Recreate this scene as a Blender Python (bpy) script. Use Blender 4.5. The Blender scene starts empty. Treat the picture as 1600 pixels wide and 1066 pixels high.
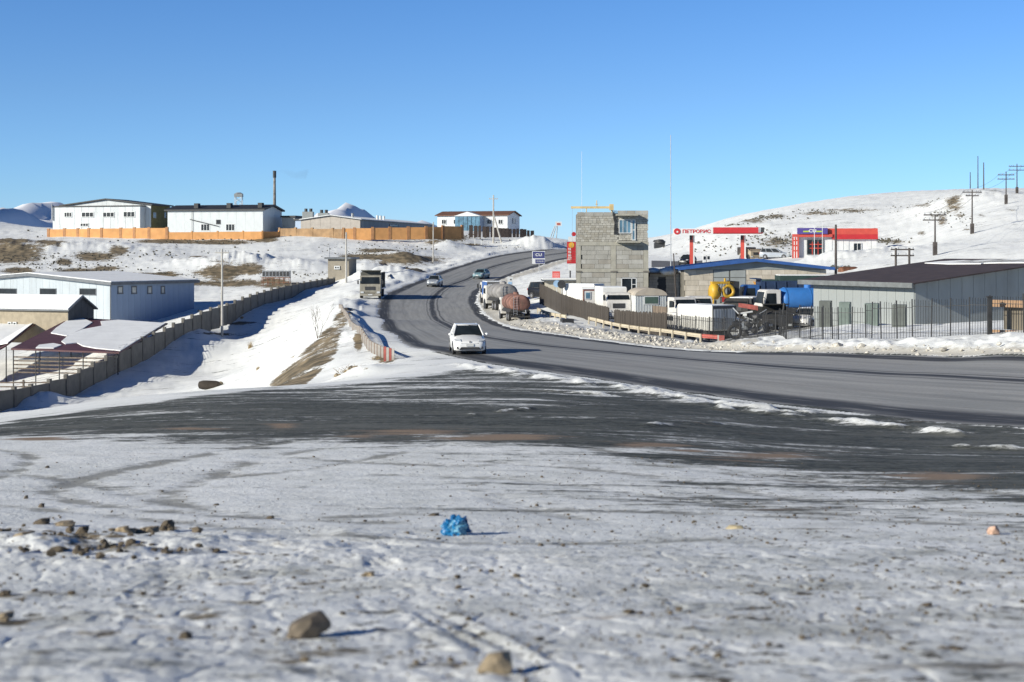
import bpy, bmesh, math, random
import numpy as np
from mathutils import Vector, Matrix, noise as mnoise

random.seed(7)
rng = np.random.default_rng(7)
SC = bpy.context.scene
COL = SC.collection
F = 2222.2          # focal length in photograph pixels (50 mm lens)
HY = 395.0          # row of the true horizon in the photograph

# ------------------------------------------------------------------ camera
cd = bpy.data.cameras.new('camera')
cam = bpy.data.objects.new('camera', cd)
COL.objects.link(cam)
cam.location = (0, 0, 0)
cam.rotation_euler = (math.radians(90), 0, 0)
cd.lens = 50
cd.sensor_width = 36
cd.shift_y = -(533 - HY) / 1600
cd.clip_start = 0.1
cd.clip_end = 20000
cd.dof.use_dof = True
cd.dof.focus_distance = 85
cd.dof.aperture_fstop = 2.2
SC.camera = cam

# ------------------------------------------------------------------ light
SUN_AZ = math.radians(32)     # how far behind the camera plane the sun stands, to the left
SUN_EL = math.radians(21)
to_sun = Vector((-math.cos(SUN_AZ) * math.cos(SUN_EL), -math.sin(SUN_AZ) * math.cos(SUN_EL), math.sin(SUN_EL)))
sl = bpy.data.lights.new('sun', 'SUN')
sl.energy = 5.0
sl.angle = math.radians(0.53)
sl.color = (1.0, 0.95, 0.83)
so = bpy.data.objects.new('sun', sl)
COL.objects.link(so)
so.rotation_euler = to_sun.to_track_quat('Z', 'Y').to_euler()

world = bpy.data.worlds.new('World')
SC.world = world
world.use_nodes = True
wn = world.node_tree
wn.nodes.clear()
wo = wn.nodes.new('ShaderNodeOutputWorld')
bg = wn.nodes.new('ShaderNodeBackground')
sky = wn.nodes.new('ShaderNodeTexSky')
sky.sky_type = 'NISHITA'
sky.sun_disc = False
sky.sun_elevation = SUN_EL
sky.sun_rotation = math.atan2(to_sun.x, to_sun.y)
sky.altitude = 1400
sky.air_density = 1.0
sky.dust_density = 0.3
sky.ozone_density = 2.2
tc = wn.nodes.new('ShaderNodeTexCoord')
sx = wn.nodes.new('ShaderNodeSeparateXYZ')
rm = wn.nodes.new('ShaderNodeValToRGB')      # deeper blue higher up, as the clear winter sky in view
mx = wn.nodes.new('ShaderNodeMix'); mx.data_type = 'RGBA'; mx.blend_type = 'MULTIPLY'
mx.inputs[0].default_value = 1.0
SKY_STOPS = [(0.0, (0.62, 0.92, 1.58)), (0.0427, (0.57, 0.87, 1.36)), (0.11, (0.56, 0.82, 1.2)), (0.175, (0.50, 0.80, 1.2)), (0.35, (0.20, 0.40, 0.72)), (1.0, (0.09, 0.20, 0.38))]
e = rm.color_ramp.elements
e[0].position, e[0].color = SKY_STOPS[0][0], (*[c / 1.6 for c in SKY_STOPS[0][1]], 1)
e[1].position, e[1].color = 1.0, (*[c / 1.6 for c in SKY_STOPS[-1][1]], 1)
for p, c in SKY_STOPS[1:-1]:
    k = e.new(p); k.color = (*[v / 1.6 for v in c], 1)
wn.links.new(tc.outputs['Generated'], sx.inputs[0])
wn.links.new(sx.outputs['Z'], rm.inputs[0])
wn.links.new(sky.outputs[0], mx.inputs[6])
wn.links.new(rm.outputs[0], mx.inputs[7])
wn.links.new(mx.outputs[2], bg.inputs['Color'])
bg.inputs['Strength'].default_value = 0.15
wn.links.new(bg.outputs[0], wo.inputs[0])

SC.view_settings.view_transform = 'Standard'
SC.view_settings.look = 'None'
SC.view_settings.exposure = 0.35
SC.view_settings.gamma = 1
SC.render.engine = 'CYCLES'
SC.cycles.max_bounces = 5

# ------------------------------------------------------------------ node helpers
class NT:
    def __init__(s, name):
        s.m = bpy.data.materials.new(name); s.m.use_nodes = True
        s.t = s.m.node_tree; s.b = s.t.nodes['Principled BSDF']
        s.tc = s.t.nodes.new('ShaderNodeTexCoord')
    def link(s, a, b): s.t.links.new(a, b)
    def n(s, k): return s.t.nodes.new(k)
    def pos(s, scale=(1, 1, 1), rz=0, src='Object'):
        mp = s.n('ShaderNodeMapping'); mp.inputs['Scale'].default_value = scale
        mp.inputs['Rotation'].default_value = (0, 0, rz)
        s.link(s.tc.outputs[src], mp.inputs[0]); return mp.outputs[0]
    def noise(s, v, scale, detail=6, rough=0.55, dist=0):
        q = s.n('ShaderNodeTexNoise'); q.inputs['Scale'].default_value = scale
        q.inputs['Detail'].default_value = detail; q.inputs['Roughness'].default_value = rough
        q.inputs['Distortion'].default_value = dist
        s.link(v, q.inputs['Vector']); return q.outputs['Fac']
    def math(s, op, a, b=0.0, clamp=False):
        q = s.n('ShaderNodeMath'); q.operation = op; q.use_clamp = clamp
        for i, x in enumerate((a, b)):
            if isinstance(x, (int, float)): q.inputs[i].default_value = x
            else: s.link(x, q.inputs[i])
        return q.outputs[0]
    def step(s, v, lo, hi):
        q = s.n('ShaderNodeMapRange'); q.interpolation_type = 'SMOOTHSTEP'
        q.inputs[1].default_value = lo; q.inputs[2].default_value = hi
        s.link(v, q.inputs[0]); return q.outputs[0]
    def mix(s, f, a, b):
        q = s.n('ShaderNodeMix'); q.data_type = 'RGBA'
        if isinstance(f, (int, float)): q.inputs[0].default_value = f
        else: s.link(f, q.inputs[0])
        for i, x in ((6, a), (7, b)):
            if isinstance(x, tuple): q.inputs[i].default_value = (*x[:3], 1)
            else: s.link(x, q.inputs[i])
        return q.outputs[2]
    def bump(s, h, strength, dist):
        q = s.n('ShaderNodeBump'); q.inputs['Strength'].default_value = strength
        q.inputs['Distance'].default_value = dist
        s.link(h, q.inputs['Height']); s.link(q.outputs[0], s.b.inputs['Normal'])

_mats = {}
def M(name, col, rough=0.7, metal=0.0, var=0.18, scale=1.5, dirt=0.0, bump=0.0, dcol=(0.10, 0.085, 0.065), streak=False, bscale=8):
    """painted / raw surface with uneven tone, optional grime"""
    if name in _mats: return _mats[name]
    t = NT(name)
    v = t.pos((1, 1, 0.25 if streak else 1))
    n1 = t.noise(v, scale, 5)
    lo = tuple(c * (1 - var) for c in col); hi = tuple(min(1, c * (1 + var)) for c in col)
    c = t.mix(t.step(n1, 0.3, 0.7), lo, hi)
    if dirt > 0:
        n2 = t.noise(t.pos((1, 1, 0.3)), scale * 2.3, 7, 0.65)
        c = t.mix(t.math('MULTIPLY', t.step(n2, 0.45, 0.75), dirt), c, dcol)
    t.link(c, t.b.inputs['Base Color'])
    t.b.inputs['Roughness'].default_value = rough; t.b.inputs['Metallic'].default_value = metal
    if bump: t.bump(t.noise(t.pos(), bscale, 6, 0.6), 1.0, bump)
    _mats[name] = t.m
    return t.m

SNOW = (0.80, 0.81, 0.80)
m_snow = M('roof_snow', SNOW, 0.8, var=0.05, scale=0.6, bump=0.03, bscale=2)
m_glass = M('dark_glass', (0.015, 0.02, 0.024), 0.35, var=0.3)
m_glassb = M('blue_glass', (0.10, 0.19, 0.26), 0.15, var=0.3)
m_white = M('white_paint', (0.60, 0.61, 0.60), 0.45, var=0.05, scale=0.7, dirt=0.15)
m_steel = M('galvanised_steel', (0.36, 0.37, 0.38), 0.5, 0.4, var=0.15)
m_dark = M('dark_metal', (0.035, 0.036, 0.038), 0.6, var=0.3)
m_rubber = M('tyre_rubber', (0.03, 0.03, 0.03), 0.9, var=0.3, dirt=0.5)
m_red = M('red_paint', (0.42, 0.04, 0.035), 0.6, var=0.15, dirt=.1)
_mats['dark_glass'].node_tree.nodes['Principled BSDF'].inputs['Specular IOR Level'].default_value = 0.25
m_conc = M('concrete', (0.27, 0.255, 0.22), 0.9, var=0.18, scale=1.2, dirt=0.3, bump=0.01)
m_wood = M('weathered_wood', (0.16, 0.125, 0.095), 0.9, var=0.35, scale=3, dirt=0.3, streak=True)
m_pole = M('pole_wood', (0.07, 0.06, 0.055), 0.9, var=0.3)
m_cpole = M('pole_concrete', (0.42, 0.40, 0.36), 0.9, var=0.15)

# ------------------------------------------------------------------ mesh helpers
class MB:
    def __init__(s): s.v = []; s.f = []
    def add(s, vs, fs):
        o = len(s.v); s.v += [tuple(map(float, p)) for p in vs]; s.f += [tuple(i + o for i in q) for q in fs]; return s
    def box(s, x0, x1, y0, y1, z0, z1):
        return s.add([(x0, y0, z0), (x1, y0, z0), (x1, y1, z0), (x0, y1, z0), (x0, y0, z1), (x1, y0, z1), (x1, y1, z1), (x0, y1, z1)],
                     [(0, 3, 2, 1), (4, 5, 6, 7), (0, 1, 5, 4), (1, 2, 6, 5), (2, 3, 7, 6), (3, 0, 4, 7)])
    def hexa(s, b, t):      # four bottom points, four top points (ccw from above)
        return s.add(list(b) + list(t), [(0, 3, 2, 1), (4, 5, 6, 7), (0, 1, 5, 4), (1, 2, 6, 5), (2, 3, 7, 6), (3, 0, 4, 7)])
    def tube(s, p0, p1, r0, r1=None, n=8):
        r1 = r0 if r1 is None else r1
        p0 = Vector(p0); p1 = Vector(p1); d = (p1 - p0).normalized()
        a = d.orthogonal().normalized(); b = d.cross(a)
        vs = []
        for p, r in ((p0, r0), (p1, r1)):
            for i in range(n):
                q = 2 * math.pi * i / n
                vs.append(p + a * (math.cos(q) * r) + b * (math.sin(q) * r))
        fs = [(i, (i + 1) % n, n + (i + 1) % n, n + i) for i in range(n)]
        fs += [tuple(range(n))[::-1], tuple(range(n, 2 * n))]
        return s.add(vs, fs)
    def prism(s, prof, x0, x1, axis='x'):   # prof: list of (a,b); axis x: (y,z); axis y: (x,z); axis z: (x,y)
        n = len(prof)
        def P(t, a, b): return {'x': (t, a, b), 'y': (a, t, b), 'z': (a, b, t)}[axis]
        vs = [P(x0, a, b) for a, b in prof] + [P(x1, a, b) for a, b in prof]
        fs = [(i, (i + 1) % n, n + (i + 1) % n, n + i) for i in range(n)] + [tuple(range(n))[::-1], tuple(range(n, 2 * n))]
        return s.add(vs, fs)
    def loft(s, rings, cap=True, closed=True):
        n = len(rings[0]); o = []
        for r in rings: o += list(r)
        fs = []
        for k in range(len(rings) - 1):
            for i in range(n if closed else n - 1):
                j = (i + 1) % n
                fs.append((k * n + i, k * n + j, (k + 1) * n + j, (k + 1) * n + i))
        if cap:
            fs += [tuple(range(n))[::-1], tuple(range((len(rings) - 1) * n, len(rings) * n))]
        return s.add(o, fs)
    def rock(s, c, r, seed=0, sub=1, squash=(1, 1, 0.75), rough=0.35):
        vs, fs = ico(sub)
        off = Vector((seed * 3.7, seed * 1.3, seed * 2.1))
        out = []
        ca, sa = math.cos(seed * 2.4), math.sin(seed * 2.4)
        for p in vs:
            k = 1 + rough * mnoise.noise(p * 1.3 + off) * 1.6 + rough * 0.4 * mnoise.noise(p * 3.1 + off)
            q = Vector((p.x * squash[0], p.y * squash[1], p.z * squash[2])) * (r * k)
            out.append((c[0] + q.x * ca - q.y * sa, c[1] + q.x * sa + q.y * ca, c[2] + q.z))
        return s.add(out, fs)
    def build(s, name, m, parent=None, smooth=False, bevel=0):
        me = bpy.data.meshes.new(name); me.from_pydata(s.v, [], s.f)
        me.materials.append(m)
        bm = bmesh.new(); bm.from_mesh(me); bmesh.ops.recalc_face_normals(bm, faces=bm.faces)
        if bevel: bmesh.ops.bevel(bm, geom=bm.edges[:] , offset=bevel, segments=2, affect='EDGES', profile=0.6)
        bm.to_mesh(me); bm.free()
        if smooth: me.shade_smooth() if smooth is True else me.set_sharp_from_angle(angle=smooth)
        o = bpy.data.objects.new(name, me); COL.objects.link(o)
        if parent is not None: o.parent = parent
        return o

_ico = {}
def ico(sub):
    if sub not in _ico:
        bm = bmesh.new(); bmesh.ops.create_icosphere(bm, subdivisions=sub, radius=1)
        _ico[sub] = ([v.co.copy() for v in bm.verts], [tuple(v.index for v in f.verts) for f in bm.faces]); bm.free()
    return _ico[sub]

def inst(src, parent, loc=(0, 0, 0), rz=0.0, scale=(1, 1, 1), name=None):
    """another object sharing src's mesh"""
    o = bpy.data.objects.new(name or src.name.split('.')[0], src.data); COL.objects.link(o)
    o.parent = parent; o.location = loc; o.rotation_euler = (0, 0, rz); o.scale = scale
    return o
def thing(name, label, cat, loc=(0, 0, 0), rz=0.0, group=None):
    o = bpy.data.objects.new(name, None); COL.objects.link(o)
    o.location = loc; o.rotation_euler = (0, 0, rz); o.empty_display_size = 0.5
    o['label'] = label; o['category'] = cat
    if group: o['group'] = group
    return o
def tag(o, label, cat, group=None):
    o['label'] = label; o['category'] = cat
    if group: o['group'] = group
    return o
def copy_thing(root, loc, rz, label):
    r = root.copy(); COL.objects.link(r); r.location = loc; r.rotation_euler = (0, 0, rz); r['label'] = label
    for ch in list(root.children):
        c = ch.copy(); COL.objects.link(c); c.parent = r
        for g in list(ch.children):
            d = g.copy(); COL.objects.link(d); d.parent = c
    return r

def W(px, py, d): return Vector(((px - 800) / F * d, d, -(py - HY) / F * d))

# ------------------------------------------------------------------ terrain shape
# surveyed spots: (column, row, distance)
ROAD = [ # outer edge, centre, inner edge
 ((930,384,360),(960,388,350),(990,394,335)),
 ((880,388,320),(905,392,305),(935,399,285)),
 ((810,393.5,300),(845,400,280),(880,405.6,265)),
 ((774,400,280),(790,410,262),(830,421,245)),
 ((735,408.6,262),(757,420.6,243),(800,431,228)),
 ((705,418,245),(731,435,222),(777.5,441,212)),
 ((675,428,228),(708,443,208),(759.5,450,198)),
 ((638,444,202),(690,451,196),(750,458,187)),
 ((610,455,188),(676,463,180),(747.6,466,176)),
 ((592.6,464.5,175),(672,471,169),(749,474,164)),
 ((587.6,481,153),(672,482,152),(753,482,152)),
 ((586,498,134),(676,494,138),(760,492,140)),
 ((594,515,113),(686,503.5,124),(772,500,131)),
 ((621,532,96),(704,512,113),(787,506.5,123)),
 ((655,545.5,82),(735,523,101),(815,514.6,114)),
 ((689,554,76),(780,531,94),(850,519.5,108)),
 ((740,566,69),(840,540,86),(910,528,99)),
 ((850,582,62),(940,549,80),(990,538,91)),
 ((950,596,57),(1040,558,74),(1090,547,84)),
 ((1050,612,52),(1150,568,66),(1200,551,76)),
 ((1200,632,46.5),(1300,579,59),(1360,553.5,69)),
 ((1350,650,42),(1450,588,54),(1500,557,64)),
 ((1500,664,39.5),(1600,596,50),(1700,562,57)),
 ((1600,670,38),(1720,602,46.5),(1850,567,53)),
 ((1800,688,35),(1950,615,42),(2100,580,48)),
 ((2300,730,29),(2500,650,35),(2700,610,40)),
]
CP = [p for st in ROAD for p in st]
for px in (-1400, -500, 100, 800, 1500, 2300, 3000):
    CP += [(px,1250,4.0),(px,1066,5.5),(px,985,7),(px,900,9.6),(px,840,13.2)]
for px in (-1400, -500, 100, 500, 900):
    CP += [(px,780,18.5),(px,740,22.5),(px,705,27)]
for px in (1400, 1800, 2600): CP += [(px,785,18.5),(px,752,22.5),(px,725,27)]
CP += [(800,660,35),(800,620,46),(500,660,35),(300,650,38),(500,615,50),(100,668,36),(-300,690,33),(-1000,700,31),(1000,650,38),(1200,690,32.5),
 (700,585,62),(500,601,56),(330,613,52),(150,639,46),(0,663,41),(-300,690,36),(-1200,700,34),(620,590,60),
 (600,574,70),(560,590,69),(520,585,76),(560,565,80),(575,548,88),(600,567,74),
 (557,525,98),(540,502,118),(533,484,135),(528,470,152),(545,455,185),(560,444,200),
 (530,520,108),(520,500,125),(515,515,114),(500,540,102),(480,560,92),(450,585,86),
 (500,505,138),(455,540,128),(405,570,126),(330,600,110),(420,600,93),(440,600,86),
 (250,620,80),(100,640,80),(0,655,82),(-300,680,80),
 (48,638,110),(0,646,105),(-300,660,100),(103,627,116),(145,606,122),(185,582,130),(257,543,145),(314,512,158),(391,484,178),(455,466,198),(520,448,222),
 (200,602,124),(300,570,139),(350,530,159),(430,502,170),(500,470,188),(470,480,176),
 (50,612,130),(20,597,140),(-300,600,140),(60,565,158),(150,530,168),(-300,540,165),(250,520,170),(330,490,178),(330,472,198),(420,452,210),(450,444,222),
 (100,470,205),(-200,470,205),(330,443,232),(330,432,235),(410,443,232),(410,431,236),(200,445,228),(200,434,234),
 (150,410,258),(0,412,258),(-600,412,258),(350,402,270),(50,384,290),(200,376,300),(350,376,300),(500,372,300),(600,377,300),(700,372,318),
 (560,394,272),(560,404,258),(600,402,259),(600,418,254),(645,402,262),(645,414,257),(560,428,232),(620,424,243),(665,412,262),(700,397,285),(760,386,310),(830,372,340),(870,374,342),
 (-600,376,300),(100,360,345),(400,360,350),(600,361,350),(750,363,350),(880,376,375),(850,375,450),(400,368,450),(600,368,450),(20,350,450),(-300,345,460),(100,366,450),
 (850,382,620),(400,376,620),(0,365,650),(-800,350,650),(-800,355,450),(1000,388,620),
 (1600,529,66),(1500,528,71),(1420,528,75),(1340,529,79),(1280,532,82),(1200,538,87),(1123,540,91),(1040,526,101),(980,520,106),(930,506,117),(900,500,124),(860,490,136),(830,478,152),(810,468,168),
 (1800,535,62),(2400,560,52),
 (1500,506,92),(1350,508,98),(1700,500,88),(2400,520,75),(1200,522,105),(1250,508,118),(1100,532,112),(1060,531,110),(1000,505,122),(930,490,138),(1050,490,135),(1180,490,135),
 (955,472,150),(1100,474,150),(1250,473,150),(1400,470,150),(870,466,155),(1600,468,130),(2200,470,120),
 (870,440,190),(850,428,210),(880,425,225),(930,420,235),(1020,425,200),
 (1030,417,225),(1030,407,262),(1100,417,222),(1150,412,222),(1100,405,262),(1180,408,222),(1200,402,240),(1245,403,214),(1300,402,214),(1340,408,200),(1290,414,185),(1340,425,165),(1420,425,160),
 (1500,408,160),(1600,405,155),(1480,385,190),(1600,352,200),(1500,342,230),(1700,340,200),(2300,330,190),(1400,400,195),
 (1040,398,285),(1150,392,262),(1250,385,262),(1300,372,268),(1400,370,255),(1350,384,238),(1440,368,238),
 (1140,353,305),(1250,338,305),(1330,328,305),(1420,321,305),(1480,316,292),(1090,374,300),(1040,386,320),
 (1600,302,300),(1550,297,300),(1570,310,270),(1700,300,300),(2400,290,300),
 (1040,374,420),(1100,353,420),(1160,336,420),(1250,320,425),(1330,308,425),(1420,301,425),(1500,299,425),(1700,300,430),(2400,300,430),
 (1100,362,620),(1300,330,640),(1600,320,640),(2400,320,640)]
CP = np.array(CP, float)
def warp(px, d): return px / 260.0, np.log(d) * 4.2
def tps_fit():
    u, v = warp(CP[:, 0], CP[:, 2]); z = -(CP[:, 1] - HY) / F * CP[:, 2]
    n = len(u)
    r2 = (u[:, None] - u) ** 2 + (v[:, None] - v) ** 2
    K = 0.5 * r2 * np.log(r2 + 1e-12)
    K[np.diag_indices(n)] += 0.004
    P = np.stack([np.ones(n), u, v], 1)
    A = np.zeros((n + 3, n + 3)); A[:n, :n] = K; A[:n, n:] = P; A[n:, :n] = P.T
    w = np.linalg.solve(A, np.concatenate([z, np.zeros(3)]))
    return u, v, w
_u, _v, _w = tps_fit()
GPX = np.linspace(-1500, 3100, 461); GLD = np.linspace(math.log(3.0), math.log(760), 380)
def _eval():
    out = np.zeros((len(GLD), len(GPX)))
    for i, l in enumerate(GLD):
        uu, vv = GPX / 260.0, np.full(len(GPX), l * 4.2)
        r2 = (uu[:, None] - _u) ** 2 + (vv[:, None] - _v) ** 2
        out[i] = (0.5 * r2 * np.log(r2 + 1e-12)) @ _w[:-3] + _w[-3] + _w[-2] * uu + _w[-1] * vv
    return out
GZ = _eval()
def Hb(x, y):
    """smooth terrain height at world x, y (arrays)"""
    x = np.asarray(x, float); y = np.asarray(y, float)
    px = np.clip(800 + F * x / np.maximum(y, 0.5), GPX[0], GPX[-1] - 1e-3)
    l = np.clip(np.log(np.maximum(y, 3.0)), GLD[0], GLD[-1] - 1e-6)
    a = (px - GPX[0]) / (GPX[1] - GPX[0]); b = (l - GLD[0]) / (GLD[1] - GLD[0])
    i = a.astype(int); j = b.astype(int); fa = a - i; fb = b - j
    return (GZ[j, i] * (1 - fa) + GZ[j, i + 1] * fa) * (1 - fb) + (GZ[j + 1, i] * (1 - fa) + GZ[j + 1, i + 1] * fa) * fb
def H(x, y): return float(Hb(np.array([x]), np.array([y]))[0])
def G(px, d):
    """ground point under column px at distance d"""
    x = (px - 800) / F * d
    return Vector((x, d, H(x, d)))
def hit(px, py, d0=4.5, d1=500):
    """where the sight line through (px,py) first meets the ground"""
    ds = np.exp(np.linspace(math.log(d0), math.log(d1), 1500))
    zr = -(py - HY) / F * ds
    k = np.argmax(zr <= Hb((px - 800) / F * ds, ds))
    return float(ds[k])
def GH(px, py, d0=4.5, d1=500): return G(px, hit(px, py, d0, d1))

# value noise in numpy
_perm = rng.random((512, 512))
def vn(x, y):
    xi = np.floor(x).astype(int); yi = np.floor(y).astype(int)
    fx = x - xi; fy = y - yi
    fx = fx * fx * (3 - 2 * fx); fy = fy * fy * (3 - 2 * fy)
    a = _perm[xi % 512, yi % 512]; b = _perm[(xi + 1) % 512, yi % 512]
    c = _perm[xi % 512, (yi + 1) % 512]; d = _perm[(xi + 1) % 512, (yi + 1) % 512]
    return (a * (1 - fx) + b * fx) * (1 - fy) + (c * (1 - fx) + d * fx) * fy - 0.5
def fbm(x, y, octv=4, g=0.5):
    s = 0; a = 1.0
    for k in range(octv):
        s = s + a * vn(x * 2 ** k + 17.3 * k, y * 2 ** k + 9.1 * k); a *= g
    return s
def sm(v, lo, hi):
    t = np.clip((v - lo) / (hi - lo), 0, 1); return t * t * (3 - 2 * t)
# ------------------------------------------------------------------ road
def catmull(pts, n):
    pts = [np.array(p) for p in pts]; out = []
    P = [2 * pts[0] - pts[1]] + pts + [2 * pts[-1] - pts[-2]]
    for k in range(1, len(P) - 2):
        for t in np.arange(n) / n:
            out.append(0.5 * ((2 * P[k]) + (-P[k-1] + P[k+1]) * t + (2*P[k-1] - 5*P[k] + 4*P[k+1] - P[k+2]) * t*t + (-P[k-1] + 3*P[k] - 3*P[k+1] + P[k+2]) * t**3))
    out.append(pts[-1]); return np.array(out)
def xy(p): return ((p[0] - 800) / F * p[2], p[2])
NL = catmull([xy(s[0]) for s in ROAD], 10); CL = catmull([xy(s[1]) for s in ROAD], 10); FL = catmull([xy(s[2]) for s in ROAD], 10)
for L_ in (NL, CL, FL):                       # fair the three lines
    for _ in range(25): L_[1:-1] = 0.25 * L_[:-2] + 0.5 * L_[1:-1] + 0.25 * L_[2:]
def make_road():
    nu = 14; n = len(CL)
    us = np.concatenate([np.linspace(0, 1, nu + 1), np.linspace(1, 2, nu + 1)[1:]])
    ls = np.concatenate([[0], np.cumsum(np.hypot(*(CL[1:] - CL[:-1]).T))])
    X = np.zeros((n, len(us))); Y = X.copy()
    for k, u in enumerate(us):
        A, B, t = (NL, CL, u) if u <= 1 else (CL, FL, u - 1)
        P = A * (1 - t) + B * t; X[:, k] = P[:, 0]; Y[:, k] = P[:, 1]
    Z = Hb(X, Y)
    nv = n * len(us); co = np.stack([X, Y, Z], -1).reshape(-1, 3)
    m = len(us); fs = []
    for i in range(n - 1):
        for k in range(m - 1):
            a = i * m + k; fs.append((a, a + m, a + m + 1, a + 1))
    me = bpy.data.meshes.new('road'); me.from_pydata(co.tolist(), [], fs)
    uv = np.stack([np.tile(us, n), np.repeat(ls, m)], -1)
    ul = me.uv_layers.new(name='lane')
    idx = np.zeros(len(me.loops), int); me.loops.foreach_get('vertex_index', idx)
    ul.data.foreach_set('uv', uv[idx].ravel())
    me.shade_smooth()
    if me.polygons[0].normal.z < 0: me.flip_normals()
    o = bpy.data.objects.new('road', me); COL.objects.link(o); o['kind'] = 'structure'
    t = NT('asphalt')
    uvn = t.n('ShaderNodeUVMap'); uvn.uv_map = 'lane'
    sp = t.n('ShaderNodeSeparateXYZ'); t.link(uvn.outputs[0], sp.inputs[0]); u, v = sp.outputs[0], sp.outputs[1]
    mp = t.n('ShaderNodeMapping'); mp.inputs['Scale'].default_value = (1, 0.05, 1); t.link(uvn.outputs[0], mp.inputs[0])
    wob = t.math('MULTIPLY', t.math('SUBTRACT', t.noise(mp.outputs[0], 1.6, 4), 0.5), 0.10)
    uu = t.math('ADD', u, wob)
    def band(c, w, soft=0.03):
        d = t.math('ABSOLUTE', t.math('SUBTRACT', uu, c))
        return t.step(d, w + soft, w - soft * 0.6)
    mp2 = t.n('ShaderNodeMapping'); mp2.inputs['Scale'].default_value = (7, 0.045, 1); t.link(uvn.outputs[0], mp2.inputs[0])
    lanes = t.noise(mp2.outputs[0], 2.2, 7, 0.6, 0.3)      # wear drawn out along the road
    grain = t.noise(t.pos(), 9, 6)
    patch = t.noise(t.pos(), 0.16, 4)
    base = t.mix(t.step(lanes, 0.3, 0.72), (0.24, 0.245, 0.235), (0.38, 0.375, 0.355))
    base = t.mix(t.step(patch, 0.35, 0.68), base, t.mix(0.5, base, (0.33, 0.32, 0.30)))
    base = t.mix(t.math('MULTIPLY', t.step(grain, 0.4, 0.7), 0.35), base, (0.19, 0.19, 0.185))
    dk = t.math('MAXIMUM', band(0.16, 0.085, 0.06), t.math('MAXIMUM', band(1.03, 0.045, 0.03), band(1.87, 0.075, 0.04)))
    dk = t.math('MAXIMUM', dk, t.math('MULTIPLY', band(1.14, 0.012, 0.012), 0.8))
    dk = t.math('MAXIMUM', dk, t.math('MULTIPLY', band(0.93, 0.010, 0.012), 0.6))
    dk = t.math('MAXIMUM', dk, t.math('MULTIPLY', band(0.50, 0.012, 0.05), 0.28))
    dk = t.math('MULTIPLY', dk, t.step(t.noise(mp2.outputs[0], 5, 5), 0.15, 0.5))
    c = t.mix(t.math('MULTIPLY', dk, 0.9), base, (0.021, 0.022, 0.025))
    edge = t.math('MAXIMUM', t.step(uu, 0.055, -0.03), t.step(uu, 1.93, 2.0))
    c = t.mix(t.math('MULTIPLY', edge, t.step(t.noise(t.pos(), 1.1, 6), 0.35, 0.6)), c, (0.42, 0.42, 0.43))
    t.link(c, t.b.inputs['Base Color']); t.b.inputs['Roughness'].default_value = 0.75
    t.b.inputs['Specular IOR Level'].default_value = 0.3
    t.bump(grain, 0.6, 0.006)
    me.materials.append(t.m)
make_road()

# ------------------------------------------------------------------ ground sheet
def seg_dist(X, Y, L):
    best = np.full(X.shape, 1e9)
    for k in range(len(L) - 1):
        ax, ay = L[k]; bx, by = L[k + 1]; dx, dy = bx - ax, by - ay
        t = np.clip(((X - ax) * dx + (Y - ay) * dy) / (dx * dx + dy * dy + 1e-9), 0, 1)
        best = np.minimum(best, (X - ax - t * dx) ** 2 + (Y - ay - t * dy) ** 2)
    return np.sqrt(best)
def inpoly(X, Y, P):
    ins = np.zeros(X.shape, bool); n = len(P)
    for i in range(n):
        x0, y0 = P[i]; x1, y1 = P[(i + 1) % n]
        if y0 == y1: continue
        c = ((y0 > Y) != (y1 > Y)) & (X < (x1 - x0) * (Y - y0) / (y1 - y0) + x0)
        ins ^= c
    return ins
def curve_xy(pts, d0=4.6, d1=90, n=6):
    return catmull([(lambda g: (g.x, g.y))(GH(px, py, d0, d1)) for px, py in pts], n)
N_S = NL[::3]; F_S = FL[::3]
ROADPOLY = np.concatenate([N_S, F_S[::-1]])

TRACKS = [ # wheel tracks on the snow: image points, width m, dirtiness
 ([(470,690),(380,702),(300,716),(190,738),(110,757),(85,775),(130,790),(250,801),(420,813),(600,822)], .30, .9),
 ([(560,690),(470,708),(380,728),(330,748),(270,772),(265,785)], .30, .7),
 ([(700,695),(560,722),(420,742),(350,748)], .25, .6),
 ([(-60,700),(40,712),(30,735),(-40,760)], .25, .7),
 ([(0,738),(140,760),(330,800),(520,812),(760,800),(1000,803),(1250,812),(1500,823),(1700,832)], .32, .6),
 ([(600,745),(800,752),(1000,775),(1200,800),(1500,815)], .35, .5),
 ([(-50,790),(150,806),(330,825),(600,846),(820,853),(1100,845)], .3, .5),
 ([(760,780),(820,800),(900,815)], .22, .2), ([(780,776),(850,800),(960,822)], .22, .2),
 ([(900,700),(1200,745),(1500,770),(1800,790)], .4, .6), ([(700,720),(1000,745),(1300,790),(1650,812)], .35, .5),
 ([(400,713),(700,730),(1000,728),(1300,760)], .35, .5),
]
NEARTRACKS = [([(-80,906),(60,899),(150,897),(230,885),(290,866)], .12), ([(-80,1022),(60,1008),(140,995),(240,915),(330,895),(420,880)], .07),
 ([(150,960),(300,935),(430,915)], .07), ([(560,862),(610,900),(660,950),(720,992),(790,1035),(830,1080)], .10)]

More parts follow.
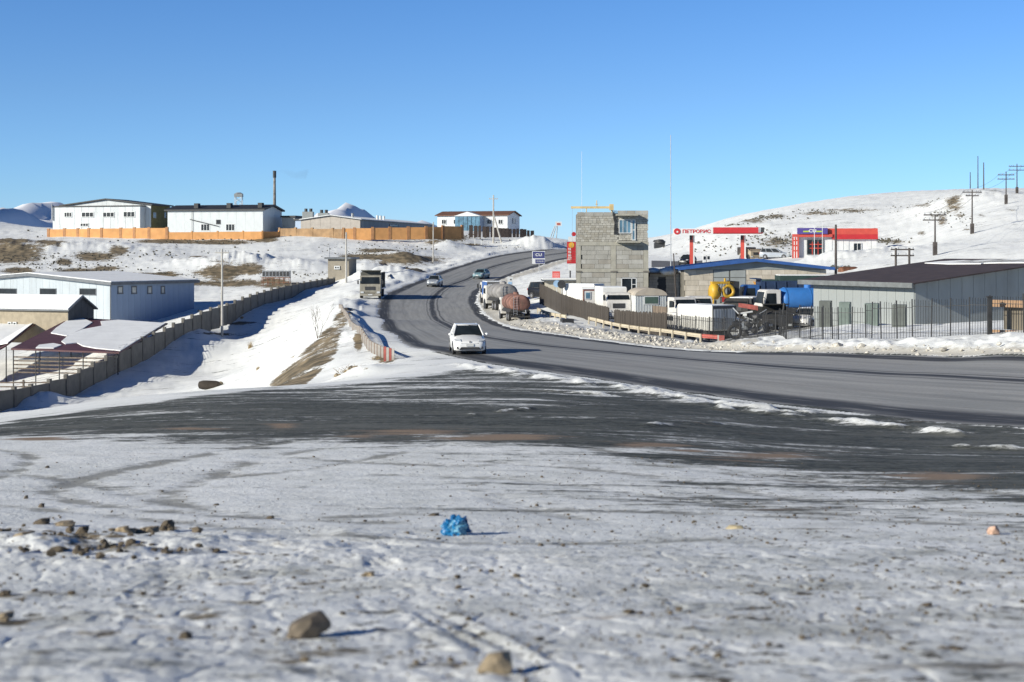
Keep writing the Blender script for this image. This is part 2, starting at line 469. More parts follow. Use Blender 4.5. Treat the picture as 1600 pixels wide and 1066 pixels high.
def make_ground():
    cols = np.concatenate([np.linspace(-1500, -60, 90)[:-1], np.linspace(-60, 1660, 781), np.linspace(1660, 3100, 90)[1:]])
    # rows spaced for an even look along the slope
    ld = [math.log(3.2)]
    while ld[-1] < math.log(740):
        d = math.exp(ld[-1])
        step = np.interp(d, [3, 8, 15, 30, 42, 85, 110, 200, 300, 740], [.0042, .0034, .0042, .006, .0045, .0045, .009, .0085, .0085, .014])
        ld.append(ld[-1] + step)
    D = np.exp(np.array(ld)); nr, nc = len(D), len(cols)
    PX, DD = np.meshgrid(cols, D)
    Y = DD; X = (PX - 800) / F * (DD + 2.5)
    Z = Hb(X, Y)
    IX = 800 + F * X / Y; IY = HY - F * Z / Y
    # --- road trench
    ins = inpoly(X, Y, ROADPOLY)
    band = (Y > 24) & (Y < 400) & (X < 60) & (X > -40)
    dN = np.full(X.shape, 99.); dF = dN.copy()
    dN[band] = seg_dist(X[band], Y[band], N_S); dF[band] = seg_dist(X[band], Y[band], F_S)
    dr = np.minimum(dN, dF); sd = np.where(ins, dr, -dr)
    rag = fbm(X / 1.1, Y / 1.1, 4) * 0.9 + fbm(X / 5, Y / 5, 3) * 0.9
    fade = sm(Y, 90, 180)
    Z = Z + 0.03 + 0.02 * fade - (0.16 + 0.25 * sm(Y, 120, 260)) * sm(sd + rag * 0.55, 0.0, 1.0)
    out = ~ins
    # --- roadside banks on the inner side
    bankF = out & (dF < 9) & (dF <= dN) 
    Z = Z + np.where(bankF, 0.22 * sm(dF, 0.4, 1.8) * (1 - sm(dF, 3.2, 6)) * (1 + 1.3 * fbm(X / 0.8, Y / 0.8, 3)) * (1 - 0.6 * sm(Y, 120, 180)), 0)
    # snow verge along the outer side further up
    Z = Z + np.where(out & (dN < dF) & (Y > 95), 0.3 * sm(dN, 1.0, 2.2) * (1 - sm(dN, 3, 6)) * (0.6 + fbm(X / 1.5, Y / 1.5, 3)), 0)
    # --- apron of dark slush in front
    yfar = np.interp(IX, [-800, 0, 150, 330, 500, 620, 700, 760, 850, 1000, 1200, 1600, 2400], [700, 661, 640, 615, 603, 592, 582, 572, 584, 606, 634, 672, 740])
    ynear = np.interp(IX, [-1200, 0, 200, 400, 560, 700, 800, 1000, 1200, 1400, 1600, 2000, 2800], [712, 690, 688, 691, 690, 684, 690, 702, 714, 738, 764, 800, 850])
    wig = fbm(X / 1.3, Y / 2.0, 4) * 9
    wr = np.interp(IX, [0, 500, 900, 1700], [7, 16, 34, 62])
    apron = sm(IY - yfar + wig * .4, -2, 5) * (1 - sm(IY - ynear + wig * 1.2, -14, wr)) * (Y < 78)
    apron = apron * np.interp(IY, [560, 600, 640, 680], [.62, .72, .95, 1.0])
    apron = np.maximum(apron, .30 * (Y < 30) * sm(Y, 10, 20) * sm(IX, 500, 1300))
    apron = np.where((Y < 78) & ins, 1, apron)
    # windrows of pushed snow along the road lip
    lip = [([(715,570),(780,581),(850,592),(900,597)], 1.0), ([(905,600),(985,606),(1040,620),(1120,634),(1262,648)], 1.35), ([(1240,652),(1330,662),(1420,673),(1500,682)], .7),
           ([(860,613),(960,620)], .5), ([(1130,641),(1200,648)], .7), ([(1480,702),(1600,706)], .5), ([(1000,668),(1120,664)], .35), ([(740,650),(830,642)], .3)]
    lipm = np.zeros(X.shape)
    nb = (Y < 80) & (Y > 22)
    for pts, w in lip:
        L = curve_xy(pts, 22, 80)
        dd = seg_dist(X[nb], Y[nb], L)
        q = np.exp(-(dd / (0.55 * w)) ** 2) * np.clip(0.75 + 1.6 * fbm(X[nb] / 0.7, Y[nb] / 1.4, 4), 0, 1.4)
        lipm[nb] = np.maximum(lipm[nb], q * min(1, w + .2))
    Z = Z + lipm * 0.13
    apron = apron * (1 - np.clip(lipm * 1.15, 0, 1))
    # --- relief
    near = 1 - sm(Y, 11, 17)
    lump = fbm(X / 0.55, Y / 0.8, 5, 0.55)
    Z = Z + near * ((0.007 + 0.016 * (1 - sm(IX, 350, 900))) * lump + 0.006 * fbm(X / 0.11, Y / 0.16, 4, 0.6) + 0.05 * fbm(X / 2.2, Y / 2.2, 2))
    ridged = np.abs(fbm(X / 0.35 + 5, Y / 0.5, 3)); Z = Z - near * 0.007 * (1 - sm(ridged, 0.0, 0.12))
    lip2 = sm(Y, 8.5, 12) * (1 - sm(Y, 12.5, 15)) * (1 - sm(IX, 500, 800)); Z = Z + lip2 * (0.02 + 0.07 * fbm(X / 0.5, Y / 0.5, 4))
    mid = sm(Y, 12, 18) * (1 - sm(Y, 36, 60)); Z = Z + mid * (0.008 * fbm(X / 0.5, Y / 0.5, 4) + 0.012 * fbm(X / 2.5, Y / 0.4, 3))
    farr = sm(Y, 66, 90) * (sd < -1.5)
    farr = farr * (1 - (sm(X, 16, 22) * (1 - sm(X, 46, 52)) * sm(Y, 205, 214) * (1 - sm(Y, 262, 275))))
    Z = Z + farr * (0.24 * fbm(X / 6, Y / 6, 5, .55) + 0.06 * fbm(X / 1.2, Y / 1.8, 3)) * (1 + 0.35 * sm(Y, 180, 260))
    # --- wheel tracks
    dirt = np.zeros(X.shape)
    tb = (Y > 11) & (Y < 34)
    for pts, w, dk in TRACKS:
        L = curve_xy(pts, 9, 60)
        dd = seg_dist(X[tb], Y[tb], L)
        g = np.exp(-(dd / (w * .7)) ** 2) * .7 + .3 * np.exp(-(dd / (w * 2)) ** 2)
        Z[tb] -= 0.012 * g; dirt[tb] = np.maximum(dirt[tb], (.25 + .8 * dk) * g * (0.75 + 0.9 * fbm(X[tb] / .6, Y[tb] / .6, 3)))
    tb = (Y < 16)
    for pts, w in NEARTRACKS:
        L = curve_xy(pts, 4.5, 16, 10)
        dd = seg_dist(X[tb], Y[tb], L)
        g = np.exp(-(dd / w) ** 4); rim = np.exp(-((dd - w * 1.4) / (w * .35)) ** 2)
        lug = 0.5 + 0.5 * np.sign(np.sin(X[tb] * 55 + Y[tb] * 16))
        Z[tb] += (-0.011 * g + 0.005 * g * lug + 0.006 * rim) * np.clip(.5 + 1.8 * fbm(X[tb] / .8, Y[tb] / .8, 3), 0.1, 1.1)
    # --- mounds
    for px, d, r, hgt in ((835,318,5.2,2.3),(590,222,6.5,1.5),(575,240,3,1.6),(598,246,2.5,1.2),(700,300,5,1.2),(640,262,4,.9),(560,68.5,1.3,.55),(30,112,3.4,.9),(70,112,2.5,.5),
                          (1285,86,4.5,.45),(1500,285,9,1.2),(130,285,8,.8),(60,280,8,.9),(220,280,7,.6),(0,290,9,1.2),(400,252,6,1.6),(350,248,6,1.3),(470,246,5,1.0),(280,252,5,.9),
                          (1360,190,8,1.5),(1290,186,4,.8),(1100,62,0.1,0)):
        x0 = (px - 800) / F * d
        q = np.exp(-(((X - x0) / r) ** 2 + ((Y - d) / (r * 1.1)) ** 2))
        Z = Z + q * hgt * (1 + 0.5 * fbm(X / 1.5, Y / 1.5, 3))
    Z = Z + 0.07 * np.exp(-((Y - (11.5)) / 1.2) ** 2) * np.exp(-((IX - 90) / 260) ** 2) * (0.8 + 1.2 * fbm(X / .4, Y / .4, 4))
    # --- what lies bare
    def blobs(lst, dlo, dhi, scale=1.0):
        m = np.zeros(X.shape); z = (Y > dlo) & (Y < dhi)
        for px, py, wx, wy in lst:
            q = np.exp(-(((IX[z] - px) / wx) ** 2 + ((IY[z] - py) / wy) ** 2)); m[z] = np.maximum(m[z], q)
        return m
    earth = blobs([(20,400,55,16),(78,385,30,10),(30,424,30,6),(150,402,40,7),(125,423,40,5),(165,420,30,4),(265,378,60,5),(345,379,60,4),(410,374,30,6),(200,430,60,4),
                   (258,430,28,5),(345,428,45,9),(390,425,30,7),(430,440,30,5),(350,443,90,6),(450,447,60,6),(590,392,35,4),(560,400,35,4),(640,407,60,10),(665,405,20,6),(590,404,40,6),(600,420,25,5),
                   (640,428,30,5),(635,372,70,4),(700,372,40,6),(730,383,30,3),(690,383,30,4),(100,410,16,6),(185,395,18,6),(310,402,20,3),(20,384,40,8)], 215, 345)
    emb = np.zeros(X.shape); z = (Y > 66) & (Y < 135) & out
    ex, ey = IX[z], IY[z]
    ax = np.interp(ey, [455, 490, 520, 560, 600], [560, 530, 505, 464, 420]); bx = np.interp(ey, [455, 490, 520, 560, 600], [570, 552, 536, 520, 478])
    emb[z] = sm(ex, ax - 8, ax + 8) * (1 - sm(ex, bx - 6, bx + 10)) * (0.74 + .6 * fbm(X[z] / 2.5, Y[z] / 2.5, 3))
    emb = np.maximum(emb, blobs([(600,560,22,10),(560,535,8,16),(555,583,24,8)], 60, 130) * .9)
    emb = np.maximum(emb, blobs([(340,522,60,2.5),(380,505,40,2)], 95, 175) * .8)
    hillp = .66 * blobs([(1490,322,22,16),(1472,345,12,14),(1440,325,26,6),(1330,329,60,4),(1280,334,50,3.5),(1170,345,40,6),(1210,338,30,5),(1140,352,25,3),(1215,378,34,12),(1385,377,22,5),(1400,378,16,5),
                    (1440,366,10,5),(1590,398,20,6),(1552,302,20,5),(1535,338,10,3),(1500,338,12,4),(1510,360,10,3),(1580,330,14,2.5)], 180, 330)
    earth = np.maximum(earth, np.maximum(emb, hillp))
    nm = blobs([(40,838,70,14),(110,850,60,13),(195,840,50,8),(235,838,40,8),(265,832,25,6),(150,862,60,8),(5,860,30,8),(330,868,20,4),(25,940,30,6),(10,978,40,10)], 6, 15) * np.clip(.55 + 1.3 * fbm(X / .35, Y / .35, 4), 0, 1.2)
    nm = np.maximum(nm, near * np.clip(.10 + .16 * (1 - sm(IX, 500, 1000)) + .5 * fbm(X / .7, Y / .35, 4), 0, .40))
    nm = np.maximum(nm, mid * np.clip(.02 + .35 * fbm(X / 1.5, Y / .6, 3), 0, .3))
    earth = np.maximum(earth, nm)
    sand = blobs([(640,678,90,6),(780,686,90,5),(560,684,40,3),(1010,699,60,4),(1080,706,40,3),(1210,714,80,6),(1475,748,80,8),(1570,778,60,4),(60,688,60,3),(440,668,30,4),(300,672,60,3)], 20, 45)
    speck = near * (0.24 + 0.40 * sm(IX, 300, 1300)) + mid * 0.45 * (0.5 + 0.6 * sm(IX, 200, 1400))
    speck = speck + 0.5 * blobs([(430,900,110,30),(230,935,120,40),(100,970,90,30),(650,990,120,30),(520,1010,110,20)], 4, 14)
    dirt = np.clip(dirt + speck * 0.0, 0, 1)
    hs = (X < 0) * sm(Y, 205, 232) * (1 - sm(Y, 312, 330)) * (0.20 + .2 * fbm(X / 14, Y / 14, 3)) + (X > 20) * sm(Y, 236, 255) * (1 - sm(Y, 300, 330)) * .20
    earth = np.maximum(earth, hs) ; earth = np.maximum(earth, .16 * (Y > 68) * (Y < 200) * (X < -6))
    # footpaths / lot behind
    lot = sm(Y, 83, 96) * (1 - sm(Y, 158, 182)) * sm(X, 3, 12) * .95 * out * (1 - sm(IX, 1290, 1360)) * np.clip(.75 + 1.2 * fbm(X / 7, Y / 7, 4), 0, 1.3)
    a = np.stack([np.clip(apron, 0, 1), np.clip(earth, 0, 1), np.clip(np.maximum(dirt, lot), 0, 1), np.ones(X.shape)], -1)
    b = np.stack([np.clip(sand, 0, 1), np.clip(speck, 0, 1), np.clip(bankF * np.where(Y < 82, .9 * (1 - sm(dF, .7, 2.4)), 1 - sm(dF, 1.2, 5)) + lipm * .25, 0, 1), np.ones(X.shape)], -1)
    co = np.stack([X, Y, Z], -1).reshape(-1, 3)
    me = bpy.data.meshes.new('ground')
    me.vertices.add(nr * nc); me.vertices.foreach_set('co', co.astype(np.float32).ravel())
    i, k = np.meshgrid(np.arange(nr - 1), np.arange(nc - 1), indexing='ij'); q = (i * nc + k).ravel()
    quads = np.stack([q, q + 1, q + nc + 1, q + nc], -1).astype(np.int32)
    nf = len(quads)
    me.loops.add(nf * 4); me.loops.foreach_set('vertex_index', quads.ravel())
    me.polygons.add(nf); me.polygons.foreach_set('loop_start', np.arange(0, nf * 4, 4, dtype=np.int32))
    me.update(calc_edges=True)
    for nm, arr in (('cover', a), ('cover2', b)):
        at = me.attributes.new(nm, 'FLOAT_COLOR', 'POINT'); at.data.foreach_set('color', arr.reshape(-1, 4).astype(np.float32).ravel())
    me.shade_smooth()
    o = bpy.data.objects.new('ground', me); COL.objects.link(o); o['kind'] = 'structure'
    # material
    t = NT('snowy_ground')
    def attr(nm):
        q = t.n('ShaderNodeAttribute'); q.attribute_name = nm
        s = t.n('ShaderNodeSeparateColor'); t.link(q.outputs['Color'], s.inputs[0]); return s.outputs
    A, B = attr('cover'), attr('cover2')
    P = t.pos()
    coarse = t.noise(P, 0.35, 8, 0.6); fine = t.noise(P, 6, 8, 0.65); vfine = t.noise(P, 28, 6, 0.6)
    streak = t.noise(t.pos((0.22, 1.3, 1), 0.12), 1.2, 12, 0.72, 0.25)
    streak2 = t.noise(t.pos((0.6, 3.2, 1), 0.10), 1.6, 10, 0.75)
    # snow with a thin grey film where it is driven on
    snow = t.mix(t.step(coarse, 0.35, 0.7), (0.76, 0.775, 0.755), (0.84, 0.85, 0.83))
    film = t.step(t.noise(P, 1.3, 9, 0.62), 0.40, 0.68)
    snow = t.mix(t.math('MULTIPLY', film, t.math('MULTIPLY', B[1], 1.25)), snow, (0.42, 0.43, 0.40))
    # crumbs of soil
    cr = t.math('ADD', t.math('MULTIPLY', fine, 0.75), t.math('MULTIPLY', vfine, 0.25))
    thr = t.math('SUBTRACT', 0.635, t.math('MULTIPLY', B[1], 0.12))
    crumb = t.step(t.math('SUBTRACT', cr, thr), 0.0, 0.035)
    soil = t.mix(t.step(vfine, 0.35, 0.65), (0.05, 0.045, 0.035), (0.14, 0.12, 0.09))
    c = t.mix(t.math('MULTIPLY', crumb, t.math('MINIMUM', t.math('MULTIPLY', B[1], 2.0), 1.0)), snow, soil)
    # grey churned tracks
    tr = t.step(t.math('ADD', t.math('MULTIPLY', A[2], 1.15), t.math('MULTIPLY', t.math('SUBTRACT', fine, 0.5), 1.6)), 0.18, 0.85)
    c = t.mix(t.math('MULTIPLY', tr, 0.75), c, (0.19, 0.185, 0.16))
    # streaky slush apron
    ap = t.math('ADD', A[0], t.math('MULTIPLY', t.math('SUBTRACT', t.math('ADD', t.math('MULTIPLY', streak, .65), t.math('MULTIPLY', streak2, .35)), 0.5), 3.4))
    big = t.noise(t.pos((0.16, 0.8, 1), 0.12), 0.8, 5, 0.6)
    ap = t.math('ADD', ap, t.math('MULTIPLY', t.math('SUBTRACT', big, 0.47), 2.2))
    ap = t.math('ADD', ap, t.math('MULTIPLY', t.math('SUBTRACT', t.math('ADD', t.math('MULTIPLY', fine, .5), t.math('MULTIPLY', t.noise(P, 2.2, 8, .7), .5)), 0.5), 1.8))
    apf = t.step(ap, 0.34, 0.80)
    grav = t.mix(t.step(t.math('ADD', t.math('MULTIPLY', streak2, .6), t.math('MULTIPLY', fine, .4)), 0.42, 0.60), (0.012, 0.016, 0.012), (0.115, 0.12, 0.105))
    grav = t.mix(t.math('MULTIPLY', t.step(t.noise(t.pos((0.10, 0.6, 1), 0.1), 1.0, 8, 0.7), .47, .62), .5), grav, (0.15, 0.152, 0.135))
    c = t.mix(t.math('MULTIPLY', apf, 0.97), c, grav)
    c = t.mix(t.step(t.math('ADD', B[0], t.math('MULTIPLY', t.math('SUBTRACT', streak, 0.5), 3.4)), 0.30, .95), c, (0.27, 0.20, 0.14))
    # bare earth banks
    er = t.step(t.math('ADD', A[1], t.math('MULTIPLY', t.math('SUBTRACT', t.math('ADD', t.math('MULTIPLY', t.noise(P, 0.45, 10, 0.78), .45), t.math('ADD', t.math('MULTIPLY', t.noise(t.pos((1, 1, 2.5)), 1.5, 8, 0.7), .3), t.math('MULTIPLY', fine, .25))), 0.5), 3.0)), 0.40, 0.60)
    earthc = t.mix(t.step(t.noise(P, 0.8, 6), 0.35, 0.65), (0.10, 0.085, 0.058), (0.26, 0.205, 0.13))
    c = t.mix(er, c, earthc)
    # grubby ploughed bank
    bk = t.step(t.math('ADD', B[2], t.math('MULTIPLY', t.math('SUBTRACT', t.noise(P, 2.4, 8, 0.7), 0.5), 1.8)), 0.3, 0.9)
    c = t.mix(t.math('MULTIPLY', bk, 0.8), c, (0.46, 0.43, 0.36))
    t.link(c, t.b.inputs['Base Color'])
    t.b.inputs['Roughness'].default_value = 0.85; t.b.inputs['Specular IOR Level'].default_value = 0.2
    hgt = t.math('ADD', t.math('MULTIPLY', fine, 0.7), t.math('MULTIPLY', t.noise(P, 16, 6, 0.6), 0.5))
    t.bump(hgt, 0.9, 0.03)
    me.materials.append(t.m)
    return o
make_ground()

# ------------------------------------------------------------------ far hills
def far_hills():
    xs = np.linspace(-1.4, 1.4, 420); ds = np.exp(np.linspace(math.log(720), math.log(6000), 120))
    XX, DD = np.meshgrid(xs, ds); X = XX * DD; Y = DD
    PXX = 800 + F * XX
    base = (HY - np.interp(PXX, [-2000, 0, 200, 400, 900, 1500, 4000], [372, 374, 378, 382, 386, 380, 370])) / F * 2600
    Z = base * np.clip((Y - 700) / 1900, 0, 1)
    add = np.zeros(X.shape)
    for px, py, d, wpx, wd in ((548,317,2800,62,500),(510,330,2600,40,400),(600,345,2900,60,400),(655,352,3000,60,400),(470,345,2500,40,300),(18,322,1700,38,260),(-60,318,1750,50,260),(85,323,2600,70,400),(150,330,2700,60,400),(1020,378,2500,50,300),(-600,310,2500,260,500),(-1200,300,3000,300,500),(2200,300,3000,400,500),(3200,290,3000,400,500)):
        x0 = (px - 800) / F * d; sx = wpx / F * d; hh = (HY - py) / F * d - np.interp(px, [0, 900], [14, 10])
        add = np.maximum(add, hh * np.exp(-np.abs((X - x0) / sx * 1.1) ** 1.45) * np.exp(-(((Y - d) / wd) ** 2)))
    Z += add * (1 + .22 * fbm(X / 60, Y / 120, 4))
    Z += (fbm(X / 180, Y / 180, 5) * 22 + 8 * fbm(X / 40, Y / 40, 3)) * np.clip((Y - 900) / 1500, 0, 1) * .7
    Z = Z + np.interp(Y, [720, 900], [0.0, 0])
    nr, nc = X.shape
    q = [(i * nc + k, i * nc + k + 1, (i + 1) * nc + k + 1, (i + 1) * nc + k) for i in range(nr - 1) for k in range(nc - 1)]
    me = bpy.data.meshes.new('hills'); me.from_pydata(np.stack([X, Y, Z], -1).reshape(-1, 3).tolist(), [], q); me.shade_smooth()
    t = NT('far_snow'); P = t.pos()
    f = t.step(t.noise(P, 0.012, 9, 0.7), 0.56, 0.70)
    t.link(t.mix(t.math('MULTIPLY', f, 0.35), (0.80, 0.82, 0.86), (0.24, 0.20, 0.15)), t.b.inputs['Base Color']); t.b.inputs['Roughness'].default_value = .9
    me.materials.append(t.m)
    o = bpy.data.objects.new('hills', me); COL.objects.link(o); o['kind'] = 'structure'
far_hills()
# ------------------------------------------------------------------ buildings
def off(mb, *a): return mb
class Bld:
    """a building in local space: x along the front (viewer's right), y away, z up; origin at the front-left base corner"""
    def __init__(s, name, label, cat, pxL, pxR, d, rzdeg, ybase, corner='R', side=None, L=None, group=None):
        rz = math.radians(rzdeg); s.rz = rz
        s.ux = Vector((math.cos(rz), math.sin(rz), 0)); s.uy = Vector((-math.sin(rz), math.cos(rz), 0))
        z = -(ybase - HY) / F * d
        if corner == 'R':
            C = Vector(((pxR - 800) / F * d, d, z)); k = (pxL - 800) / F
            t = (C.x - k * C.y) / (s.ux.x - k * s.ux.y); s.W = t; s.O = C - s.ux * t
        else:
            s.O = Vector(((pxL - 800) / F * d, d, z)); k = (pxR - 800) / F
            s.W = (k * s.O.y - s.O.x) / (s.ux.x - k * s.ux.y)
        if side is not None:
            C = s.O + s.ux * s.W; k = (side - 800) / F
            s.L = (k * C.y - C.x) / (s.uy.x - k * s.uy.y)
        else: s.L = L
        s.e = thing(name, label, cat, s.O, rz, group)
    def face(s, f):
        if f == 'front': return s.O, s.ux, -s.uy
        if f == 'right': return s.O + s.ux * s.W, s.uy, s.ux
        if f == 'left': return s.O + s.uy * s.L, -s.uy, -s.ux
    def on(s, f, px, py):
        O, u, n = s.face(f); k = (px - 800) / F
        a = (k * O.y - O.x) / (u.x - k * u.y); P = O + u * a
        return a, (HY - py) / F * P.y - O.z
    def T(s, f, a, o):       # face coords -> local xy (o: outwards)
        if f == 'front': return (a, -o)
        if f == 'right': return (s.W + o, a)
        if f == 'left': return (-o, s.L - a)
    def fbox(s, mb, f, a0, a1, z0, z1, o0, o1):
        p = [s.T(f, a0, o1), s.T(f, a1, o1), s.T(f, a1, o0), s.T(f, a0, o0)]
        return mb.hexa([(*q, z0) for q in p], [(*q, z1) for q in p])
    def fpoly(s, mb, f, pts, o0, o1):   # pts (a,z)
        n = len(pts); A = [(*s.T(f, a, o0), z) for a, z in pts]; B = [(*s.T(f, a, o1), z) for a, z in pts]
        return mb.add(A + B, [(i, (i + 1) % n, n + (i + 1) % n, n + i) for i in range(n)] + [tuple(range(n))[::-1], tuple(range(n, 2 * n))])
    def window(s, f, px0, px1, py0, py1, frame=None, glass=None, mull=1, cross=0, name='window', fw=0.09):
        (a0, z1), (a1, z0) = s.on(f, px0, py0), s.on(f, px1, py1)
        return s.windowm(f, a0, a1, z0, z1, frame, glass, mull, cross, name, fw)
    def windowm(s, f, a0, a1, z0, z1, frame=None, glass=None, mull=1, cross=0, name='window', fw=0.09):
        frame = frame or m_white; glass = glass or m_glass
        m = MB(); o0, o1 = 0.02, 0.12
        s.fbox(m, f, a0, a1, z1 - fw, z1, o0, o1); s.fbox(m, f, a0, a1, z0, z0 + fw, o0, o1 + .05)
        s.fbox(m, f, a0, a0 + fw, z0 + fw, z1 - fw, o0, o1); s.fbox(m, f, a1 - fw, a1, z0 + fw, z1 - fw, o0, o1)
        for i in range(1, mull + 1):
            c = a0 + (a1 - a0) * i / (mull + 1); s.fbox(m, f, c - fw * .4, c + fw * .4, z0 + fw, z1 - fw, o0, o1 - .02)
        for i in range(1, cross + 1):
            c = z0 + (z1 - z0) * i / (cross + 1); s.fbox(m, f, a0 + fw, a1 - fw, c - fw * .4, c + fw * .4, o0, o1 - .025)
        w = m.build(name, frame, s.e)
        p = MB(); s.fbox(p, f, a0 + fw * .8, a1 - fw * .8, z0 + fw * .8, z1 - fw * .8, 0.064, 0.085); p.build('pane', glass, w)
        return w
    def clad(s, f, mat, pitch, top, z0=0.0, a0=0.0, a1=None, th=0.06, name='wall_panel', gap=0.025, holes=()):
        """separate cladding sheets up to height top(a)"""
        Lf = (s.W if f == 'front' else s.L) if a1 is None else a1
        n = max(1, round((Lf - a0) / pitch)); p = (Lf - a0) / n
        flat = not callable(top); src = None
        for i in range(n):
            x0, x1 = a0 + i * p + gap / 2, a0 + (i + 1) * p - gap / 2
            if flat:
                if src is None:
                    m = MB(); s.fbox(m, f, x0, x1, z0, top, -0.02, th); src = m.build(name, mat, s.e)
                else:
                    dx = s.T(f, x0, 0)[0] - s.T(f, a0 + gap / 2, 0)[0]; dy = s.T(f, x0, 0)[1] - s.T(f, a0 + gap / 2, 0)[1]
                    inst(src, s.e, (dx, dy, 0))
            else:
                ts = [x0, x1]; pts = [(x0, z0), (x1, z0), (x1, top(x1)), (x0, top(x0))]
                m = MB(); s.fpoly(m, f, pts, -0.02, th); m.build(name, mat, s.e)
    def shell(s, mat, H0, rise=0, ridge='x', name='wall'):
        m = MB(); W_, L_ = s.W, s.L; i = 0.03
        if rise == 0: m.box(i, W_ - i, i, L_ - i, -1.2, H0)
        elif ridge == 'y': m.prism([(i, -1.2), (W_ - i, -1.2), (W_ - i, H0), (W_ / 2, H0 + rise - .02), (i, H0)], i, L_ - i, 'y')
        else: m.prism([(i, -1.2), (L_ - i, -1.2), (L_ - i, H0), (L_ / 2, H0 + rise - .02), (i, H0)], i, W_ - i, 'x')
        return m.build(name, mat, s.e)
    def roof(s, mat, H0, rise, ridge='x', over=0.35, th=0.14, snow=None, snow_in=0.0, fascia=None):
        W_, L_ = s.W, s.L; out = []
        half = (L_ if ridge == 'x' else W_) / 2; k = rise / half
        for sg in (0, 1):
            m = MB()
            def P(run, t, dz):     # run: from eave (0) to ridge (half)
                zz = H0 + k * run + dz + 0.04
                if ridge == 'x': return (t, run if sg == 0 else L_ - run, zz)
                return (run if sg == 0 else W_ - run, t, zz)
            t0, t1 = -over, (W_ if ridge == 'x' else L_) + over
            def slab(m, ra, rb, ta, tb, z0, z1):
                b = [P(ra, ta, z0), P(ra, tb, z0), P(rb, tb, z0), P(rb, ta, z0)]; t = [P(ra, ta, z1), P(ra, tb, z1), P(rb, tb, z1), P(rb, ta, z1)]
                m.hexa(b, t)
            slab(m, -over, half - 0.01, t0, t1, 0, th); r = m.build('roof_slope', mat, s.e); out.append(r)
            if snow:
                m = MB(); slab(m, -over + 0.12 + snow_in, half - 0.012, t0 + 0.12, t1 - 0.12, th + 0.003, th + 0.11); m.build('snow_cover', snow, r)
            if fascia:
                m = MB(); slab(m, -over - 0.05, half - 0.01, t0 - 0.05, t0 - .002, -0.22, th + 0.02); m.build('fascia', fascia, s.e)
                if ridge == 'x' or True:
                    m = MB(); slab(m, -over - 0.06, -over - 0.002, t0 - .05, t1 + .05, -0.2, th + 0.03); m.build('fascia', fascia, s.e)
        return out

m_wsheet = M('white_sheet_cladding', (0.50, 0.53, 0.535), 0.5, var=0.08, scale=0.5, dirt=0.22, streak=True)
m_bsheet = M('blue_grey_sheet', (0.26, 0.34, 0.46), 0.5, var=0.05, scale=0.4, dirt=0.08, streak=True)
m_groof = M('grey_roof_sheet', (0.12, 0.13, 0.14), 0.5, var=0.15)
m_broof = M('brown_roof_sheet', (0.055, 0.038, 0.034), 0.75, var=0.25, scale=1.2, dirt=.2)
m_mroof = M('maroon_roof_sheet', (0.09, 0.035, 0.038), 0.6, var=0.2, scale=.8)
m_blroof = M('black_roof_sheet', (0.025, 0.026, 0.028), 0.6, var=0.2)
m_orange = M('orange_wall_paint', (0.56, 0.28, 0.10), 0.8, var=0.10, scale=0.8, dirt=0.12)
m_orange_shade = M('shade_darkened_orange', (0.30, 0.19, 0.10), 0.9, var=0.25, scale=0.5, dirt=0.4)  # orange wall paint darkened in colour to show the shaded stretch
m_oliveg = M('olive_wall', (0.13, 0.11, 0.035), 0.8, var=0.2, dirt=.15)
m_beige = M('beige_render', (0.34, 0.29, 0.21), 0.9, var=0.12, dirt=0.2)
m_greyp = M('grey_panel', (0.27, 0.29, 0.285), 0.7, var=0.10, scale=.5, dirt=0.2, streak=True)
m_greyd = M('grey_dark_panel', (0.14, 0.15, 0.15), 0.7, var=0.2)
m_gwin = M('grey_window_frame', (0.30, 0.32, 0.33), 0.5, var=0.1)

# --- big white and blue-grey warehouse on the left
b = Bld('warehouse', 'large white sheet-clad warehouse with snowy gable roof and blue-grey side wall', 'warehouse', -70, 173, 175, -28.6, 512, side=303)
Hh = b.on('front', 173, 443)[1]; az = b.on('front', 46, 429)
b.shell(m_wsheet, Hh, az[1] - Hh, 'y')
kk = (az[1] - Hh) / (b.W / 2)
b.clad('front', M('pale_blue_sheet', (0.40, 0.445, 0.47), 0.5, var=0.08, scale=.5, dirt=.2, streak=True), 1.15, lambda a: Hh + kk * (b.W / 2 - abs(a - b.W / 2)) - .02)
b.clad('right', m_bsheet, 1.0, Hh - .02)
b.roof(m_groof, Hh, az[1] - Hh, 'y', over=0.5, snow=m_snow, snow_in=-.05, fascia=m_groof)
for x0, x1 in ((0, 27), (63, 89), (125, 151)): b.window('front', x0, x1, 450.5, 461.5, m_groof, m_glass, 0, fw=.07)
for x0, x1 in ((183, 191.5), (204.5, 213), (229.5, 237), (250.5, 257)): b.window('right', x0, x1, 447, 459.5, m_groof, M('pale_pane', (0.55, 0.54, 0.48), .5), 0, fw=.16)
m = MB(); m.tube((b.W + .16, -.2, 0), (b.W + .16, -.2, Hh), .07); m.build('downpipe', m_groof, b.e)

